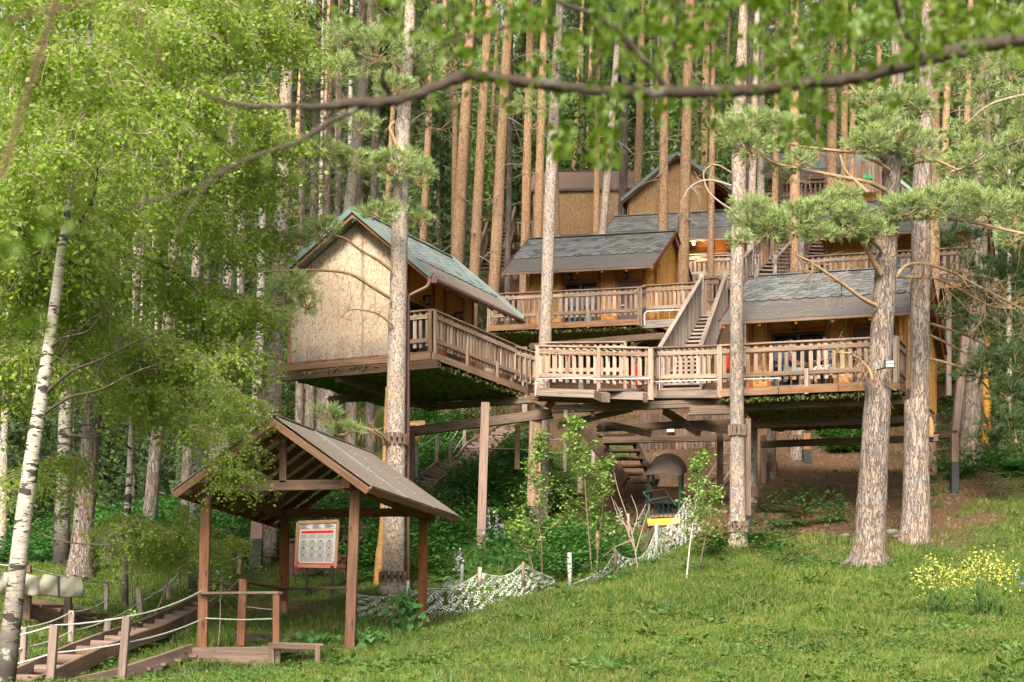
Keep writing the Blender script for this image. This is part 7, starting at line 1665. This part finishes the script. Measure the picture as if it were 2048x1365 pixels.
# ------------------------------------------------------------------ the branch hanging across the top, close to the camera
fb = thing('overhanging_branch', 'dark rough branch with green leaves hanging across the top in the foreground', 'branch', W(2150, 60, 4.6))
LIMBS = [([(2200, 62, 34), (2048, 80, 31), (1960, 92, 30), (1880, 112, 30), (1790, 138, 29), (1700, 158, 28), (1600, 168, 28), (1500, 182, 27), (1400, 184, 26), (1300, 186, 26), (1220, 184, 24), (1140, 176, 23), (1060, 166, 23), (990, 156, 24), (930, 152, 26), (880, 172, 22), (820, 194, 21), (760, 206, 22), (710, 206, 24), (650, 214, 15), (580, 212, 12), (500, 213, 11), (440, 200, 9), (405, 188, 6)], 4.6, 4.3),
 ([(735, 204, 18), (700, 226, 13), (660, 244, 12), (600, 282, 10), (540, 303, 9), (480, 326, 8), (400, 370, 6), (320, 398, 5), (240, 420, 3)], 4.4, 4.0), ([(1330, 172, 14), (1305, 138, 12), (1270, 100, 13), (1235, 60, 12), (1180, 28, 10), (1110, 0, 9), (1060, -30, 8)], 4.5, 4.4),
 ([(1170, 178, 9), (1190, 140, 7), (1215, 100, 6), (1240, 80, 5)], 4.5, 4.4), ([(1350, 175, 12), (1345, 130, 9), (1352, 60, 8), (1355, -20, 7)], 4.5, 4.3), ([(1840, 115, 20), (1815, 70, 16), (1795, 20, 14), (1780, -40, 12)], 4.5, 4.3),
 ([(780, 190, 14), (765, 160, 10), (770, 130, 7)], 4.4, 4.3), ([(465, 330, 6), (430, 350, 5), (380, 420, 4), (350, 470, 3)], 4.1, 3.9), ([(700, 212, 9), (675, 182, 8), (668, 160, 6)], 4.4, 4.4), ([(1060, 40, 7), (960, 70, 6), (880, 90, 5), (800, 130, 3)], 4.4, 4.2)]
for k, (P0, da, db) in enumerate(LIMBS):
    P = smooth_path(P0, 5); m = len(P); Q = [W(P[i][0], P[i][1] + 1.5 * math.sin(i * 1.7), da + (db - da) * i / m) for i in range(m)]; V, Fq = tube_np(Q, [max(.6, p[2] * (.84 + .12 * math.sin(j * .9) * math.sin(j * .37))) / F * da / 2 for j, p in enumerate(P)], 12, .09, 30 + k); np_obj('limb', V, Fq, M['branch_bark'], fb, True)
def maple_leaf():
    V = [(0, 0, 0), (.25, .34, .03), (.48, .30, .02), (.55, .14, .0), (1.0, 0, -.12), (.55, -.14, 0), (.48, -.30, .02), (.25, -.34, .03)]
    me = bpy.data.meshes.new('leaf'); me.from_pydata(V, [], [(0, 1, 2, 3), (0, 3, 4), (0, 4, 5), (0, 5, 6, 7)]); me.materials.append(M['fore_leaf']); me.update(); return me
ML = maple_leaf(); r = np.random.default_rng(12); rest = []; c = 0
def fdens(px, py):
    if py > 330: return 0
    if 1180 < px < 1240 and 160 < py < 330 or 1090 < px < 1150 and 240 < py < 310: return .8
    if px > 1560 and px < 1640 and py < 280: return .7
    lim = np.interp(px, [560, 700, 860, 1000, 1200, 1500, 1700, 1850, 1960, 2048], [10, 40, 120, 120, 150, 150, 130, 110, 90, 30])
    top = 1.0 if py < lim else (.32 if py < lim + 95 and px > 850 else 0.0)
    return top * (1.0 if py < 70 else .7) * (.25 if px < 850 else .95 if px > 1180 else .6) * (1 if noise.noise(Vector((px * .012, py * .016, 4))) > -.12 else .15)
n_parts = 0
for _ in range(30000):
    if c >= 2700: break
    px, py = r.uniform(430, 2080), r.uniform(-60, 330)
    if r.random() > fdens(px, py): continue
    c += 1; d = r.uniform(4.0, 5.2); p = W(px, py, d); R_ = Matrix.Rotation(r.uniform(0, 6.28), 4, 'Z') @ Matrix.Rotation(r.uniform(.3, 1.5), 4, 'Y') @ Matrix.Rotation(r.normal(0, .6), 4, 'X'); s_ = r.uniform(.024, .045)
    if n_parts < 295 and py > -20: put_mesh('leaf', ML, p, fb, R_, s_); n_parts += 1
    else: rest.append(np.array(Matrix.Translation(p) @ R_ @ Matrix.Scale(s_, 4)))
mv = np.array([tuple(v.co) for v in ML.vertices]); Vq, Fq = merge((mv, np.array([(0, 1, 2, 3), (0, 3, 4, 4), (0, 4, 5, 5), (0, 5, 6, 7)])), rest)
Fc = [tuple(dict.fromkeys(f)) for f in Fq.tolist()]; me = bpy.data.meshes.new('leaves'); cc = Vq.mean(0); me.from_pydata((Vq - cc).tolist(), [], Fc); me.materials.append(M['fore_leaf']); o = put_mesh('leaves', me, cc, fb); o['kind'] = 'stuff'
fb2 = thing('overhanging_branch', 'blurred reddish brown branches very close to the camera at upper left', 'branch', W(20, 340, 2.4))
for k, (P0, d) in enumerate((([(118, -30, 9), (95, 60, 10), (70, 140, 11), (45, 220, 11), (22, 290, 10), (2, 360, 10)], 2.2), ([(-30, 52, 9), (60, 30, 8), (150, 12, 7), (200, -5, 6)], 2.3), ([(245, -20, 7), (280, 40, 7), (310, 90, 6), (330, 140, 4)], 2.0))):
    P = smooth_path(P0, 5); V, Fq = tube_np([W(x, y, d) for x, y, _ in P], [w_ / F * d / 2 for _, _, w_ in P], 8, .05, k); np_obj('limb', V, Fq, M['fore_twig'], fb2, True)
for k, (cx_, cy_, n_, d) in enumerate(((290, 70, 9, 2.0), (400, 250, 8, 2.0), (60, 650, 9, 1.7), (30, 500, 8, 1.7), (460, 20, 8, 2.2), (560, 330, 5, 2.2), (20, 40, 8, 2.2), (110, 450, 6, 1.8))):
    for _ in range(n_): put_mesh('leaf', ML, W(cx_ + r.normal(0, 26), cy_ + r.normal(0, 26), d + r.normal(0, .1)), fb2, Matrix.Rotation(r.uniform(0, 6.28), 4, 'Z') @ Matrix.Rotation(r.uniform(.3, 1.5), 4, 'Y'), .022)
